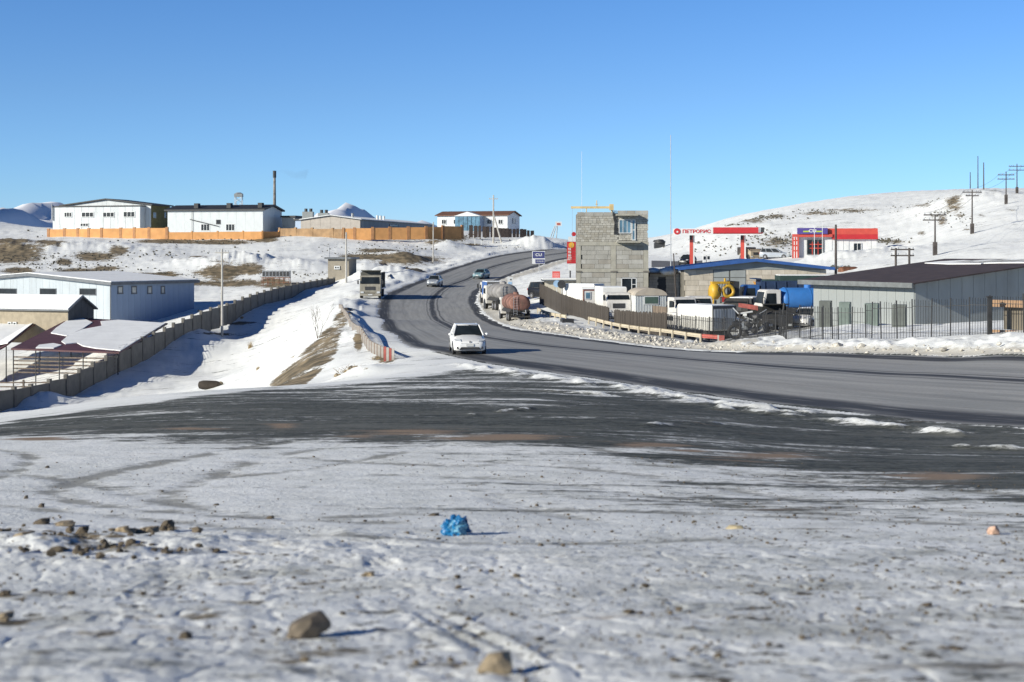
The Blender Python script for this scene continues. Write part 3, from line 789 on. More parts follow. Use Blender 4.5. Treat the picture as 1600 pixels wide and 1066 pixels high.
# --- two-storey white building with brown side, upper left
b = Bld('factory_hall', 'two-storey white hall with brown side wall behind the orange wall, upper left', 'building', 98, 236, 335, -16, 360, side=266)
Hh = b.on('front', 236, 321)[1]; ri = b.on('front', 168, 312.5)[1] - Hh
b.shell(m_oliveg, Hh, ri, 'y')
kk = ri / (b.W / 2)
b.clad('front', m_wsheet, 2.3, lambda a: Hh + kk * (b.W / 2 - abs(a - b.W / 2)) - .03)
b.roof(m_blroof, Hh, ri, 'y', over=0.6, th=.3)
(a0, zt), (a1, _) = b.on('front', 91, 324.5), b.on('front', 227, 324.5)
m = MB(); m.box(a0, a1, -2.2, -.1, 0, zt); fr = m.build('front_block', m_wsheet, b.e)
n = 12
for i in range(n):
    x0 = a0 + (a1 - a0) * i / n; m = MB(); m.box(x0 + .03, x0 + (a1 - a0) / n - .03, -2.28, -2.19, 0, zt); m.build('wall_panel', m_wsheet, b.e)
m = MB(); m.box(a0 - .15, a1 + .15, -2.45, -.05, zt, zt + .28); m.build('parapet_cap', m_blroof, b.e)
ol = b.T
b.T = lambda f, a, o: (a, -o - 2.28) if f == 'front' else ol(f, a, o)
for x0, x1, y0, y1 in ((109, 121, 332, 340), (136, 155, 332, 340), (169, 187, 332, 340), (201, 219, 331, 340), (134, 147, 349, 354.5)):
    b.window('front', x0, x1, y0, y1, m_white, m_glass, 2, fw=.14)
b.T = ol
for x0, x1 in ((239, 243.5), (256.5, 259)): b.window('right', x0, x1, 332, 341, m_gwin, m_glassb, 0, fw=.12)
m = MB(); m.tube((-1.2, -2.6, 2.5), (-1.2, -2.6, 6.4), .16); m.build('vent_pipe', m_steel, b.e)

# --- long white shed with black roof
b = Bld('long_shed', 'long white shed with black roof and two barred windows above the low orange wall', 'building', 262, 411, 318, -14, 372, side=440)
Hh = b.on('front', 411, 328.5)[1]; ri = b.on('right', 427, 322.5)[1] - Hh
b.shell(m_wsheet, Hh, ri, 'x')
b.clad('front', m_wsheet, 2.1, Hh - .02); kk = ri / (b.L / 2); b.clad('right', m_wsheet, 2.0, lambda a: Hh + kk * (b.L / 2 - abs(a - b.L / 2)) - .03)
b.roof(m_blroof, Hh, ri, 'x', over=0.6, th=.35)
m_pipe = M('rusty_metal', (0.20, 0.09, 0.05), .8, .3, var=.4)
for x0, x1 in ((314, 328), (353, 367)):
    b.window('front', x0, x1, 350, 361, m_white, m_glass, 2, 0, fw=.12)
b.window('front', 338, 345, 343.5, 350.5, m_dark, m_glass, 0, name='vent_opening', fw=.15)
for px in (303, 354, 403):
    a = b.on('front', px, 325)[0]; m = MB(); m.box(a - .5, a + .5, 1.0, 2.2, Hh, Hh + 1.7); m.build('roof_vent', m_blroof, b.e)
a, z = b.on('front', 301, 343); m = MB(); m.tube((a, -.3, z + 2.4), (a, -.3, z - 4), .05).tube((a - .5, -.35, z), (a + 6.5, -.35, z - 1.6), .09); m.build('flue_pipe', m_dark, b.e)

# --- smokestack and its smoke
g = G(429, 330); zt = (HY - 267) / F * 330; zb = (HY - 345) / F * 330
t = thing('smokestack', 'tall thin steel smokestack with dark mouth rising behind the long white shed', 'chimney', (g.x, 330, g.z))
m = MB(); m.tube((0, 0, 0), (0, 0, zt - g.z - 1.6), .40, .28, 12); m.build('stack_pipe', M('sooty_pipe', (0.20, 0.18, 0.16), .7, var=.35), t, smooth=math.radians(40))
m = MB(); m.tube((0, 0, zt - g.z - 1.6), (0, 0, zt - g.z), .38, .40, 12); m.build('stack_mouth', m_dark, t)
m = MB(); rings = []
for k in range(9):
    q = k / 8; r = .25 + 1.0 * q; c = Vector((.6 + 7.0 * q, 0, zt - g.z - .2 - .9 * q + .3 * math.sin(k)))
    rings.append([(c.x + r * .3 * math.cos(a), r * math.sin(a), c.z + r * math.cos(a)) for a in np.linspace(0, 2 * math.pi, 11)[:-1]])
m.loft(rings); sm_ = m.build('smoke', m_dark); sm_.location = (g.x, 330, g.z); sm_['kind'] = 'stuff'
mt = bpy.data.materials.new('thin_smoke'); mt.use_nodes = True; nt = mt.node_tree; nt.nodes.clear()
o_ = nt.nodes.new('ShaderNodeOutputMaterial'); v_ = nt.nodes.new('ShaderNodeVolumePrincipled'); v_.inputs['Color'].default_value = (.25, .24, .24, 1); v_.inputs['Density'].default_value = .05
nt.links.new(v_.outputs[0], o_.inputs['Volume']); sm_.data.materials.clear(); sm_.data.materials.append(mt)

# --- lattice tower with tank behind the shed
g = G(373, 345); zt = (HY - 301) / F * 345 - g.z; zm = (HY - 309) / F * 345 - g.z
t = thing('water_tower', 'small lattice tower with a boxy tank on top behind the long white shed', 'tower', (g.x, 345, g.z))
m = MB(); m.box(-.95, .95, -.9, .9, zm + .2, zt - .3); m.build('tank', m_greyp, t)
m = MB(); m.tube((0, 0, zt - .3), (0, 0, zt), 1.0, .5, 10); m.build('tank_lid', m_steel, t)
for sx_ in (-.8, .8):
    for sy in (-.8, .8): m = MB(); m.tube((sx_, sy, 0), (sx_, sy, zm + .2), .09, n=6); m.build('leg', m_steel, t)
for k in range(8):
    z0 = zm + .2 - (k + 1) * 1.4; m = MB(); m.tube((-.8, -.8, z0), (.8, -.8, z0 + 1.3), .06, n=5); m.tube((.8, -.8, z0), (-.8, -.8, z0 + 1.3), .06, n=5); m.build('brace', m_steel, t)

# --- plant between the shed and the long warehouse
b = Bld('lean_to', 'small pale lean-to against the right end of the long white shed', 'shed', 440, 461, 322, -14, 366, L=5)
b.shell(m_greyp, b.on('front', 450, 340)[1]); m = MB(); m.box(-.2, b.W + .2, -.3, b.L, b.on('front', 450, 340)[1] + .003, b.on('front', 450, 338.5)[1] + .2); m.build('roof', m_blroof, b.e)
b = Bld('utility_hut', 'low blue-grey hut with dark roof between the lean-to and the silos', 'shed', 461, 474, 320, -30, 366, side=490)
hh = b.on('front', 474, 344.5)[1]; b.shell(m_bsheet, hh); m = MB(); m.box(-.2, b.W + .2, -.3, b.L + .2, hh + .003, hh + .35); m.build('roof', m_blroof, b.e)
for i, (x0, x1, y0, y1, lab) in enumerate(((473, 490, 331, 346, 'wide pale silo block with two roof vents left of the long warehouse'), (497.5, 514, 333, 352, 'narrow pale silo on thin legs in front of the long warehouse'))):
    d = 318 - i * 8; s = d / F; g = Vector(((x0 + x1) / 2 - 800, 0, 0)) * s; gz = H(g.x, d)
    t = thing('silo', lab, 'silo', (g.x, d, gz)); w = (x1 - x0) * s / 2; z0 = (HY - y1) * s - gz; z1 = (HY - y0) * s - gz
    m = MB(); m.box(-w, w, -w * .8, w * .8, z0, z1); m.build('silo_body', m_greyp, t, bevel=.1)
    for q in (-.4, .5): m = MB(); m.tube((q * w, 0, z1), (q * w, 0, z1 + .7), .35, n=8); m.build('roof_vent', m_dark, t)
    m = MB(); m.prism([(-w * .8, z0), (w * .8, z0), (.2, z0 - 1.4), (-.2, z0 - 1.4)], -w * .6, w * .6, 'y'); m.build('hopper', m_steel, t)
    for sx_ in (-1, 1):
        for sy in (-1, 1): m = MB(); m.tube((sx_ * w * .9, sy * w * .7, 0), (sx_ * w * .9, sy * w * .7, z0 + .2), .11, n=6); m.build('leg', m_steel, t)
b = Bld('long_warehouse', 'very long low grey warehouse with snow on its sloping roof, left of the brown-roofed house', 'warehouse', 470, 563, 305, -12, 372, side=676)
Hh = b.on('front', 563, 344)[1]; ri = 0.9
b.shell(m_greyp, Hh, ri, 'y'); b.roof(m_groof, Hh, ri, 'y', over=.4, snow=m_snow)
b.clad('right', m_greyp, 3.0, Hh - .03)
kk = ri / (b.W / 2); b.clad('front', M('cream_panel', (0.42, 0.38, 0.33), .8, var=.08), 2.4, lambda a: Hh + kk * (b.W / 2 - abs(a - b.W / 2)) - .03)
for px in (537, 546, 556, 604, 609, 614): 
    a = .4 if px < 570 else 0; q = b.on('right', max(px, 566), 343)[0]; m = MB(); m.tube((b.W - 2.2, q, Hh), (b.W - 2.2, q, Hh + 1.5), .28, n=8); m.build('roof_vent', m_white, b.e)
b.window('right', 608, 622, 350, 355, m_blroof, m_glassb, 0, name='open_bay')

# --- brown-roofed white house
b = Bld('white_house', 'white house with brown roof, glazed gabled porch and six windows on the hill', 'house', 683, 793, 365, -18, 366, side=812)
Hh = b.on('front', 793, 336.5)[1]; ri = b.on('right', 803, 331)[1] - Hh
b.shell(m_white, Hh, max(ri, 1.0), 'x'); b.roof(M('house_brown_roof', (0.15, 0.07, 0.04), .7, var=.15), Hh, max(ri, 1.0), 'x', over=.5, th=.2)
for x0, x1 in ((690, 697.5), (708.5, 715.5), (761, 768), (778.5, 785.5)): b.window('front', x0, x1, 343, 350.5, m_white, m_glass, 1, 0, fw=.12)
b.window('right', 801, 805, 341, 349.5, m_gwin, m_glassb, 0)
(a0, z1), (a1, z0) = b.on('front', 717, 338.5), b.on('front', 756, 352); za = b.on('front', 736, 331.5)[1]
m = MB(); m.prism([(a0 - .3, z1), (a1 + .3, z1), ((a0 + a1) / 2, za)], -3.2, -.05, 'y'); m.build('porch_gable', m_white, b.e)
n = 6
for i in range(n):
    x = a0 + (a1 - a0) * i / n; m = MB(); m.box(x + .06, x + (a1 - a0) / n - .06, -3.0, -2.94, -.5, z1 - .02); m.build('porch_pane', m_glassb, b.e)
m = MB(); m.box(a1 - .1, a1, -2.9, -.05, -.5, z1); m.box(a0, a0 + .1, -2.9, -.05, -.5, z1); m.build('porch_side', m_bsheet, b.e)

# --- orange wall along the ridge
def wall_run(name, label, pts, th, mat, capmat, group=None, panel='wall_panel', post='pilaster', pw=.5, overlap=True, postmat=None):
    """pts: list of (px, ytop, ybase, d) : one panel between neighbours, a post at every point"""
    g0 = Vector(((pts[0][0] - 800) / F * pts[0][3], pts[0][3], -(pts[0][2] - HY) / F * pts[0][3]))
    t = thing(name, label, 'wall', g0, 0, group)
    P = []
    for px, yt, yb, d in pts:
        P.append((Vector(((px - 800) / F * d, d, 0)) - Vector((g0.x, g0.y, 0)), -(yt - HY) / F * d - g0.z, -(yb - HY) / F * d - g0.z))
    for k in range(len(P) - 1):
        (A, at, ab), (B, bt, bb) = P[k], P[k + 1]
        dr = (B - A).normalized(); nn = Vector((-dr.y, dr.x, 0)) * th / 2
        zt = (at + bt) / 2; zb = min(ab, bb) - .5
        q0, q1 = A + dr * pw * .45, B - dr * pw * .45
        q = [q0 - nn, q1 - nn, q1 + nn, q0 + nn]
        m = MB(); m.hexa([(v.x, v.y, zb) for v in q], [(v.x, v.y, zt) for v in q]); m.build(panel, mat, t)
    for k, (A, at, ab) in enumerate(P):
        B = P[min(k + 1, len(P) - 1)][0]; A_ = P[max(k - 1, 0)][0]; dr = (B - A_).normalized(); nn = Vector((-dr.y, dr.x, 0)) * (th / 2 + .06); e_ = dr * pw / 2
        q = [A - e_ - nn, A + e_ - nn, A + e_ + nn, A - e_ + nn]
        zt = max((P[max(k - 1, 0)][1] + at) / 2, (at + P[min(k + 1, len(P) - 1)][1]) / 2) + .18
        m = MB(); m.hexa([(v.x, v.y, ab - .5) for v in q], [(v.x, v.y, zt) for v in q]); m.build(post, postmat or mat, t)
    return t
m_orpost = M('orange_pilaster_paint', (0.36, 0.18, 0.08), 0.8, var=0.15, dirt=.2)
wall_run('boundary_wall', 'tall bright orange wall in front of the two-storey hall, upper left', [(76, 359, 374, 312), (101, 358, 374, 311), (122, 358, 373.5, 310), (139, 358, 373.5, 309), (159, 357.5, 373, 308), (189, 357, 373, 307), (210, 357, 373, 306), (233, 356, 373, 305), (261, 357, 373, 304)], .3, m_orange, None, 'sections of the orange wall', postmat=m_orpost, pw=.6)
wall_run('boundary_wall', 'low orange wall along the foot of the long white shed', [(263, 363, 373, 304), (300, 363, 373, 303), (340, 362.5, 373, 302), (380, 362, 373, 301), (410, 362, 373, 300), (436, 362, 374, 303)], .3, m_orange, None, 'sections of the orange wall', postmat=m_orange, pw=.3)
wall_run('boundary_wall', 'orange wall stretch with painted-in shade below the silos', [(437, 357, 374, 306), (462, 357, 374, 304), (488, 357.5, 374, 302), (520, 358, 374, 300), (537, 358, 373, 299)], .3, m_orange_shade, None, 'sections of the orange wall', postmat=m_orange_shade, pw=.5)
wall_run('boundary_wall', 'bright orange wall with pilasters running from the long warehouse to the brown-roofed house', [(537, 357.5, 372, 299), (554, 357, 371.5, 299), (582, 356.5, 371, 299), (609, 356, 371, 300), (638, 355.5, 370.5, 301), (666, 355, 370, 302), (692, 354.5, 370, 304), (722, 353, 369, 308)], .3, m_orange, None, 'sections of the orange wall', postmat=m_orpost, pw=.6)

def plank_fence(name, label, pts, mat, pitch=.22, w=.17, th=.03, group=None, lean=0.02, cap=None, jag=.06, pn='plank'):
    """pts: (px, ytop, ybase, d)"""
    g0 = W(pts[0][0], pts[0][2], pts[0][3]); t = thing(name, label, 'fence', g0, 0, group)
    srcs = []
    Q = [(W(px, yt, d) - g0, W(px, yb, d) - g0) for px, yt, yb, d in pts]
    rr = random.Random(len(label))
    for (At, Ab), (Bt, Bb) in zip(Q[:-1], Q[1:]):
        d_ = Vector((Bb.x - Ab.x, Bb.y - Ab.y, 0)); L = d_.length; n = max(1, int(L / pitch)); ang = math.atan2(d_.y, d_.x)
        if not srcs:
            for k in range(3):
                m = MB(); ww = w * (.85 + .15 * k); m.prism([(0, 0), (ww, 0), (ww, .97), (ww * .5, 1.0 + .0 * k), (0, .97)], -th / 2, th / 2, 'y'); s_ = m.build(pn, mat, t); srcs.append(s_)
            used = [False] * 3
        for i in range(n):
            f = (i + .1) / n; P_ = Ab.lerp(Bb, f); zt = At.lerp(Bt, f).z; hh = zt - P_.z + rr.uniform(-jag, jag) + .3
            k = rr.randrange(3)
            if not used[k]: o = srcs[k]; used[k] = True
            else: o = inst(srcs[k], t)
            o.location = (P_.x, P_.y, P_.z - .3); o.rotation_euler = (0, rr.uniform(-lean, lean), ang); o.scale = (1, 1, hh)
        for fz in (.3, .8):
            m = MB(); nrm = Vector((-d_.y, d_.x, 0)).normalized() * .05
            a, b_ = Ab.lerp(At, fz) + nrm, Bb.lerp(Bt, fz) + nrm; m.tube(a, b_, .04, n=4); m.build('rail', mat, t)
    for k in range(3):
        if not used[k]: bpy.data.objects.remove(srcs[k])
    for k, (At, Ab) in enumerate(Q): m = MB(); m.tube(Ab + Vector((0, .1, -.4)), At + Vector((0, .1, -.05)), .07, n=6); m.build('post', mat, t)
    return t
plank_fence('picket_fence', 'dark brown board fence in front of the brown-roofed white house', [(733, 351.5, 369, 322), (760, 354, 369, 323), (795, 357, 369, 325), (834, 360, 369, 328)], M('dark_brown_board', (0.075, 0.055, 0.045), .9, var=.3), pitch=.9, w=.78, th=.05, lean=0, jag=.12, pn='board')

# --- compound sheds at left
m_redwall = M('orange_brown_plank', (0.42, 0.20, 0.05), .8, var=.3)
b = Bld('storage_shed', 'long low shed with beige wall, dark gable end and snow-covered roof', 'shed', -60, 106, 152, -20, 520, side=146)
Hh = b.on('front', 106, 484)[1]; ri = 1.25
b.shell(m_beige, Hh, ri, 'x'); b.roof(m_groof, Hh, ri, 'x', over=.35, snow=m_snow, snow_in=-.05)
kk = ri / (b.L / 2); b.clad('right', M('charcoal_sheet', (0.05, 0.055, 0.058), .6, var=.15), 1.2, lambda a: Hh + kk * (b.L / 2 - abs(a - b.L / 2)) - .02)
for px in (13, 21): b.window('front', px, px + 5.5, 503, 512, m_white, m_glass, 0, fw=.1)

def canopy(name, label, cat, cs, mat, snowmat, snowpoly, posts, th=.15, slats=None):
    """open roof sheet: cs = 4 roof corners as (px,py,d) near-left, near-right, far-right, far-left"""
    c = [W(*p) for p in cs]; g0 = Vector((c[0].x, c[0].y, H(c[0].x, c[0].y)))
    t = thing(name, label, cat, g0); c = [p - g0 for p in c]; up = Vector((0, 0, th))
    m = MB(); m.hexa(c, [p + up for p in c]); m.build('roof', mat, t)
    def at(u, v): return (c[0] * (1 - u) + c[1] * u) * (1 - v) + (c[3] * (1 - u) + c[2] * u) * v
    for sp in snowpoly:
        ps = [at(u, v) + up + Vector((0, 0, .004)) for u, v in sp]; n = len(ps)
        m = MB(); m.add(ps + [p + Vector((0, 0, .08)) for p in ps], [(i, (i + 1) % n, n + (i + 1) % n, n + i) for i in range(n)] + [tuple(range(n, 2 * n))]); m.build('snow_cover', snowmat, t)
    for u, v in posts:
        p = at(u, v); gz = H(p.x + g0.x, p.y + g0.y) - g0.z; m = MB(); m.tube((p.x, p.y, gz - .3), p, .06, n=6); m.build('post', m_dark, t)
    return t, at, g0
wig = lambda lst: [(u, v) for u, v in lst]
t, at, g0 = canopy('open_shed', 'open shed with maroon roof half covered in snow, beside the stepped concrete wall', 'shed', [(17, 547, 130), (186, 553, 128), (262, 507, 150), (112, 498, 156)], m_mroof, m_snow,
   [[(.34, .22), (.42, .15), (.50, .20), (.60, .12), (.75, .07), (.995, .03), (.99, .97), (.5, .985), (.36, .9), (.45, .75), (.33, .6), (.3, .42)], [(.1, .45), (.3, .38), (.32, .62), (.3, .85), (.14, .97), (.02, .9), (.06, .6)], [(.22, .02), (.38, .03), (.40, .12), (.3, .16), (.2, .1)]],
   [(.01, .02), (.22, .02), (.44, .02), (.66, .02), (.98, .02), (.02, .95), (.3, .95), (.6, .95)])
for k in range(5):
    a, b_ = at(0, 0.03), at(.95, .03); z = -.8 - .35 * k; m = MB(); m.box(0, (b_ - a).length, -.02, .02, 0, .12); o = m.build('rail', m_wood, t); o.location = (a.x, a.y, a.z + z); o.rotation_euler = (0, 0, math.atan2(b_.y - a.y, b_.x - a.x))
t, at, g0 = canopy('open_shed', 'narrow maroon and white roofed shed at the left edge, left of the half-snowy maroon roof', 'shed', [(-70, 585, 138), (8, 543, 140), (68, 498, 158), (-70, 498, 160)], m_mroof, m_snow, [[(.1, .25), (.6, .22), (.97, .1), (.97, .98), (.3, .98)]], [(.02, .02), (.98, .05), (.98, .95), (.5, .5)])
# orange kiosk and fence rails below
b = Bld('yard_hut', 'small orange-brown hut with snowy roof between the two maroon-roofed sheds', 'hut', 70, 94, 160, -10, 520, L=2.5)
hh = b.on('front', 80, 500)[1]; b.shell(m_redwall, hh); m = MB(); m.box(-.2, b.W + .2, -.25, b.L + .2, hh + .003, hh + .25); m.build('roof', m_snow, b.e)
for px in (74, 80, 86, 92): a = b.on('front', px, 510)[0]; m = MB(); m.box(a - .05, a + .05, -.06, -.01, 0, hh); m.build('batten', m_wood, b.e)
g = G(-20, 128)
t = thing('cattle_pen', 'low grey rail pen at the foot of the half-snowy maroon shed roof', 'pen', g)
for k in range(4): m = MB(); m.box(-4, 10.5, -.03, .03, .3 + .38 * k, .42 + .38 * k); m.build('rail', m_wood, t)
for k in range(7): m = MB(); m.box(-4 + 2.4 * k, -3.85 + 2.4 * k, -.08, .08, -.6, 1.75); m.build('post', m_wood, t)

# --- stepped concrete wall
m_wallc = M('grey_brown_concrete', (0.185, 0.175, 0.15), .95, var=.14, scale=1.0, dirt=.25, bump=.01)
WPX = [(-46,619,650),(-6,612,643),(22,608,639),(48,605,636),(77,597,631),(103,590,627),(124,581,618),(145,571,606),(166,561,595),(185,552,583),(204,542,572),(222,531,561),(240,523,552),(257,516,543),(271,509,535),(286,502,526),(300,495.5,519),(314,489.5,512),(329,484,507),(343,479,502),(354.5,477.5,499),(367,472.5,495.5),(379,467.5,491),(391,462.5,485),(402,459,481.5),(413,456,478),(424,453,475),(434,450,472),(444,448,469.5),(455,445.5,467),(465,443.7,464.5),(475,441.7,462),(485,440,459.5),(495,438.5,457.5),(503,437,455.5),(512,436,453.5),(522,434.5,451)]
wp = []
for i, (px, yt, yb) in enumerate(WPX):
    d = float(np.interp(px, [-50, 22, 103, 185, 257, 314, 391, 455, 522], [103, 108, 116, 130, 145, 158, 178, 198, 222])); wp.append((px, yt, yb + 1.5, d))
w = wall_run('concrete_wall', 'long grey concrete panel wall stepping uphill along the left compound', wp, .16, m_wallc, None, panel='wall_panel', post='wall_post', pw=.34, postmat=M('post_concrete', (0.16, 0.15, 0.13), .95, var=.2, dirt=.3))
# wire on top
g0 = w.location
m = MB()
for k in range(2, 14):
    px, yt, yb, d = wp[k]; px2, yt2, _, d2 = wp[k + 1]
    for dz in (.18, .34, .5):
        z = -( (yt + yt2) / 2 - HY) / F * (d + d2) / 2 - g0.z + dz
        a = Vector(((px - 800) / F * d - g0.x, d - g0.y, z)); b_ = Vector(((px2 - 800) / F * d2 - g0.x, d2 - g0.y, z)); m.tube(a, b_, .012, n=3)
m.build('top_wire', m_steel, w)
# gatehouse
b = Bld('gatehouse', 'small beige gatehouse with one white window at the far end of the concrete wall', 'hut', 512, 545, 225, -8, 452, L=5)
hh = b.on('front', 530, 405)[1]; b.shell(M('gatehouse_beige', (0.27, 0.24, 0.19), .9, var=.1), hh); m = MB(); m.box(-.4, b.W + .4, -.5, b.L + .4, hh + .003, hh + .3); m.build('roof', m_groof, b.e)
b.window('front', 522.5, 531, 415.5, 421, m_white, m_glass, 1, fw=.14)
# condenser rack
g = G(431, 222); dz = lambda y, d=222: (HY - y) / F * d
t = thing('condenser_rack', 'row of grey fan units on a red steel stand behind the concrete wall', 'cooling rack', g, math.radians(-6))
zt, zmid = dz(423) - g.z, dz(433) - g.z
us = None
for k in range(8):
    x = -2.1 + .55 * k
    m = MB(); m.box(x + .03, x + .52, -.45, .45, zmid, zt); u_ = m.build('fan_unit', m_steel, t); m = MB(); m.box(x + .09, x + .46, -.48, -.455, zmid + .12, zt - .12); m.build('fan_opening', m_dark, u_)
for k in range(6):
    x = -2.1 + .86 * k
    for y in (-.4, .4): m = MB(); m.tube((x, y, -.2), (x, y, zmid), .05, n=5); m.build('leg', m_pipe, t)
m = MB(); m.box(-2.15, 2.3, -.45, .45, zmid - .12, zmid - .01); m.build('deck', m_pipe, t)
for z in (.5, 1.0): m = MB(); m.box(-2.1, 2.2, -.43, -.38, z, z + .08); m.build('rail', m_pipe, t)

# --- bare concrete block tower
m_block = M('grey_concrete_block', (0.33, 0.32, 0.285), .95, var=.10, scale=1.2, dirt=.18, bump=.012)
m_block2 = M('pale_concrete_block', (0.38, 0.37, 0.335), .95, var=.10, scale=1.2, dirt=.12, bump=.012)
m_block3 = M('dark_concrete_block', (0.30, 0.28, 0.24), .95, var=.12, scale=1.2, dirt=.2, bump=.012)
m_mortar = M('mortar', (0.15, 0.14, 0.12), .95, var=.2)
m_beam = M('cast_concrete', (0.35, 0.335, 0.28), .95, var=.10, scale=1.5, dirt=.15, bump=.01)
b = Bld('block_tower', 'unfinished three-storey grey concrete block building with a balcony slab, beside the road', 'building', 901, 1013, 150, -1, 480, L=7.0)
T_ = b; ztop = b.on('front', 1010, 329)[1]; zleft = b.on('front', 905, 331.5)[1]
zA, zB = b.on('front', 950, 384)[1], b.on('front', 950, 378)[1]; zC, zD = b.on('front', 950, 425.5)[1], b.on('front', 950, 420)[1]
xa = lambda px: b.on('front', px, 400)[0]
xl, xm0, xm1, xr, xW = xa(907.5), xa(954.5), xa(962.5), xa(1005.5), b.W
m = MB(); wx0, wx1, wz1, wz0 = xa(970.5), xa(995), b.on('front', 980, 434)[1], b.on('front', 980, 462)[1]
m.box(.1, wx0, .12, b.L, -1.5, ztop - .3).box(wx0, wx1, .12, b.L, -1.5, wz0).box(wx0, wx1, .12, b.L, wz1, ztop - .3).box(wx1, xW - .1, .12, b.L, -1.5, ztop - .3)
m.box(wx0, wx1, 1.2, b.L - .1, wz0, wz1); m.build('wall_core', m_mortar, b.e)
for z0, z1, nm in ((zC, zD, 'ring_beam'), (zA, zB, 'ring_beam')): m = MB(); m.box(-.03, xW + .03, -.06, .12, z0, z1); m.build(nm, m_beam, b.e)
for x0, x1 in ((0, xl), (xm0, xm1), (xr, xW)):
    m = MB(); m.box(x0, x1, -.03, .12, -1.5, zC - .01); m.build('column', m_beam, b.e); m = MB(); m.box(x0, x1, -.03, .12, zD + .01, zA - .01); m.build('column', m_beam, b.e)
    m = MB(); m.box(x0 - .05, x1 + .1, -.10, .0, zC - .02, zC + .16); m.build('column_cap', m_mortar, b.e)
rb = random.Random(3)
def lay(x0, x1, z0, z1, bw, bh, hole=None, name='concrete_block', parent=b.e, y=0.0, mats=(m_block, m_block, m_block2, m_block3), join=False, yb=.12, jit=.012, g=.02):
    nrow = max(1, round((z1 - z0) / bh)); bh = (z1 - z0) / nrow; J = [MB() for _ in mats]; src = {}
    for r in range(nrow):
        x = x0 - (bw * (.5 if r % 2 else 0) + rb.uniform(-.12, .12) * bw); za, zb_ = z0 + r * bh + g / 2, z0 + (r + 1) * bh - g / 2
        while x < x1:
            w_ = bw * rb.choice((1, 1, 1, .75)) if not join else bw * rb.uniform(.85, 1.1)
            a, c = max(x, x0) + g / 2, min(x + w_, x1) - g / 2; x += w_
            if c - a < .02: continue
            segs = [(a, c)]
            if hole and not (zb_ < hole[2] or za > hole[3]):
                segs = [s_ for s_ in ((a, min(c, hole[0])), (max(a, hole[1]), c)) if s_[1] - s_[0] > .1]
            for a, c in segs:
                k = rb.randrange(len(mats)); yy = y + rb.uniform(-jit, jit)
                if join: J[k].box(a, c, yy, yb, za, zb_)
                else: m = MB(); m.box(a, c, yy, yb, za, zb_); m.build(name, mats[k], parent)
    if join:
        for k, q in enumerate(J):
            if q.v: o = q.build(name, mats[k], parent); o['kind'] = 'stuff'
lay(xl + .01, xm0 - .01, -1.2, zC - .01, 1.32, .53)
lay(xm1 + .01, xr - .01, -1.2, zC - .01, 1.32, .53, hole=(wx0, wx1, wz0, wz1))
lay(xl + .01, xm0 - .01, zD + .01, zA - .01, 1.32, .53); lay(xm1 + .01, xr - .01, zD + .01, zA - .01, 1.32, .53)
m_brick = M('small_grey_block', (0.35, 0.335, 0.29), .95, var=.14, dirt=.15); m_brick2 = M('small_pale_block', (0.40, 0.385, 0.335), .95, var=.12); m_brick3 = M('small_dark_block', (0.31, 0.29, 0.24), .95, var=.12)
ztb = b.on('front', 930, 338)[1]
dx0, dx1, dz0, dz1 = xa(966.5), xa(993), b.on('front', 980, 376)[1], b.on('front', 980, 343)[1]
lay(.0, xm1, zB + .01, ztb, .42, .245, join=True, name='blockwork', mats=(m_brick, m_brick2, m_brick3))
lay(xm1, xW, zB + .01, b.on('front', 990, 336)[1], .42, .245, hole=(dx0, dx1, dz0, dz1), join=True, name='blockwork', mats=(m_brick, m_brick2, m_brick2))
lay(0, xm1 - .15, ztb + .01, zleft, 1.0, .45, name='parapet_block'); lay(xm1 + .1, xW, b.on('front', 990, 336)[1], ztop, .95, .45, name='parapet_block')
# side wall rows (left side, seen edge-on) and balcony
m = MB(); m.box(xa(963), xa(1000), -1.15, .1, b.on('front', 980, 379.5)[1], b.on('front', 980, 377)[1]); m.build('balcony_slab', m_beam, b.e)
m = MB(); m.prism([(xa(962), b.on('front', 980, 335)[1]), (xa(996), b.on('front', 980, 335)[1]), (xa(996), b.on('front', 980, 337.5)[1]), (xa(962), b.on('front', 980, 337.5)[1])], -1.25, .1, 'y'); m.build('roof_slab', m_beam, b.e)
b.windowm('front', dx0 + .02, dx1 - .45, dz0 + .75, dz1, m_white, m_glassb, 2, 0, fw=.08); b.windowm('front', dx1 - .43, dx1, dz0, dz1, m_white, m_glassb, 0, 1, name='balcony_door', fw=.1)
lay(dx0, dx1 - .45, dz0, dz0 + .74, .4, .245, join=True, name='blockwork', mats=(m_brick2, m_brick))
m = MB(); m.box(wx0, wx0 + .1, -.02, .12, wz0, wz1).box(wx1 - .1, wx1, -.02, .12, wz0, wz1).box(wx0, wx1, -.02, .12, wz1 - .1, wz1).box((wx0 + wx1) / 2 + .25, (wx0 + wx1) / 2 + .33, -.02, .1, wz0, wz1).box((wx0 + wx1) / 2 + .33, wx1 - .1, -.01, .09, wz1 - .75, wz1 - .68)
wf = m.build('window', m_white, b.e); m = MB(); m.box(wx0 + .1, wx1 - .1, .06, .1, wz0, wz1 - .1); m.build('pane', m_glass, wf)
for q in range(5):
    m = MB(); p = Vector((xm1 - .35 + .1 * q, -.06, ztop)); pts = [p]
    for s_ in range(6): pts.append(pts[-1] + Vector((rb.uniform(-.05, .14), 0, -.42)))
    for u_, v_ in zip(pts[:-1], pts[1:]): m.tube(u_, v_, .035, n=4)
    m.build('hanging_cable', m_dark, b.e)
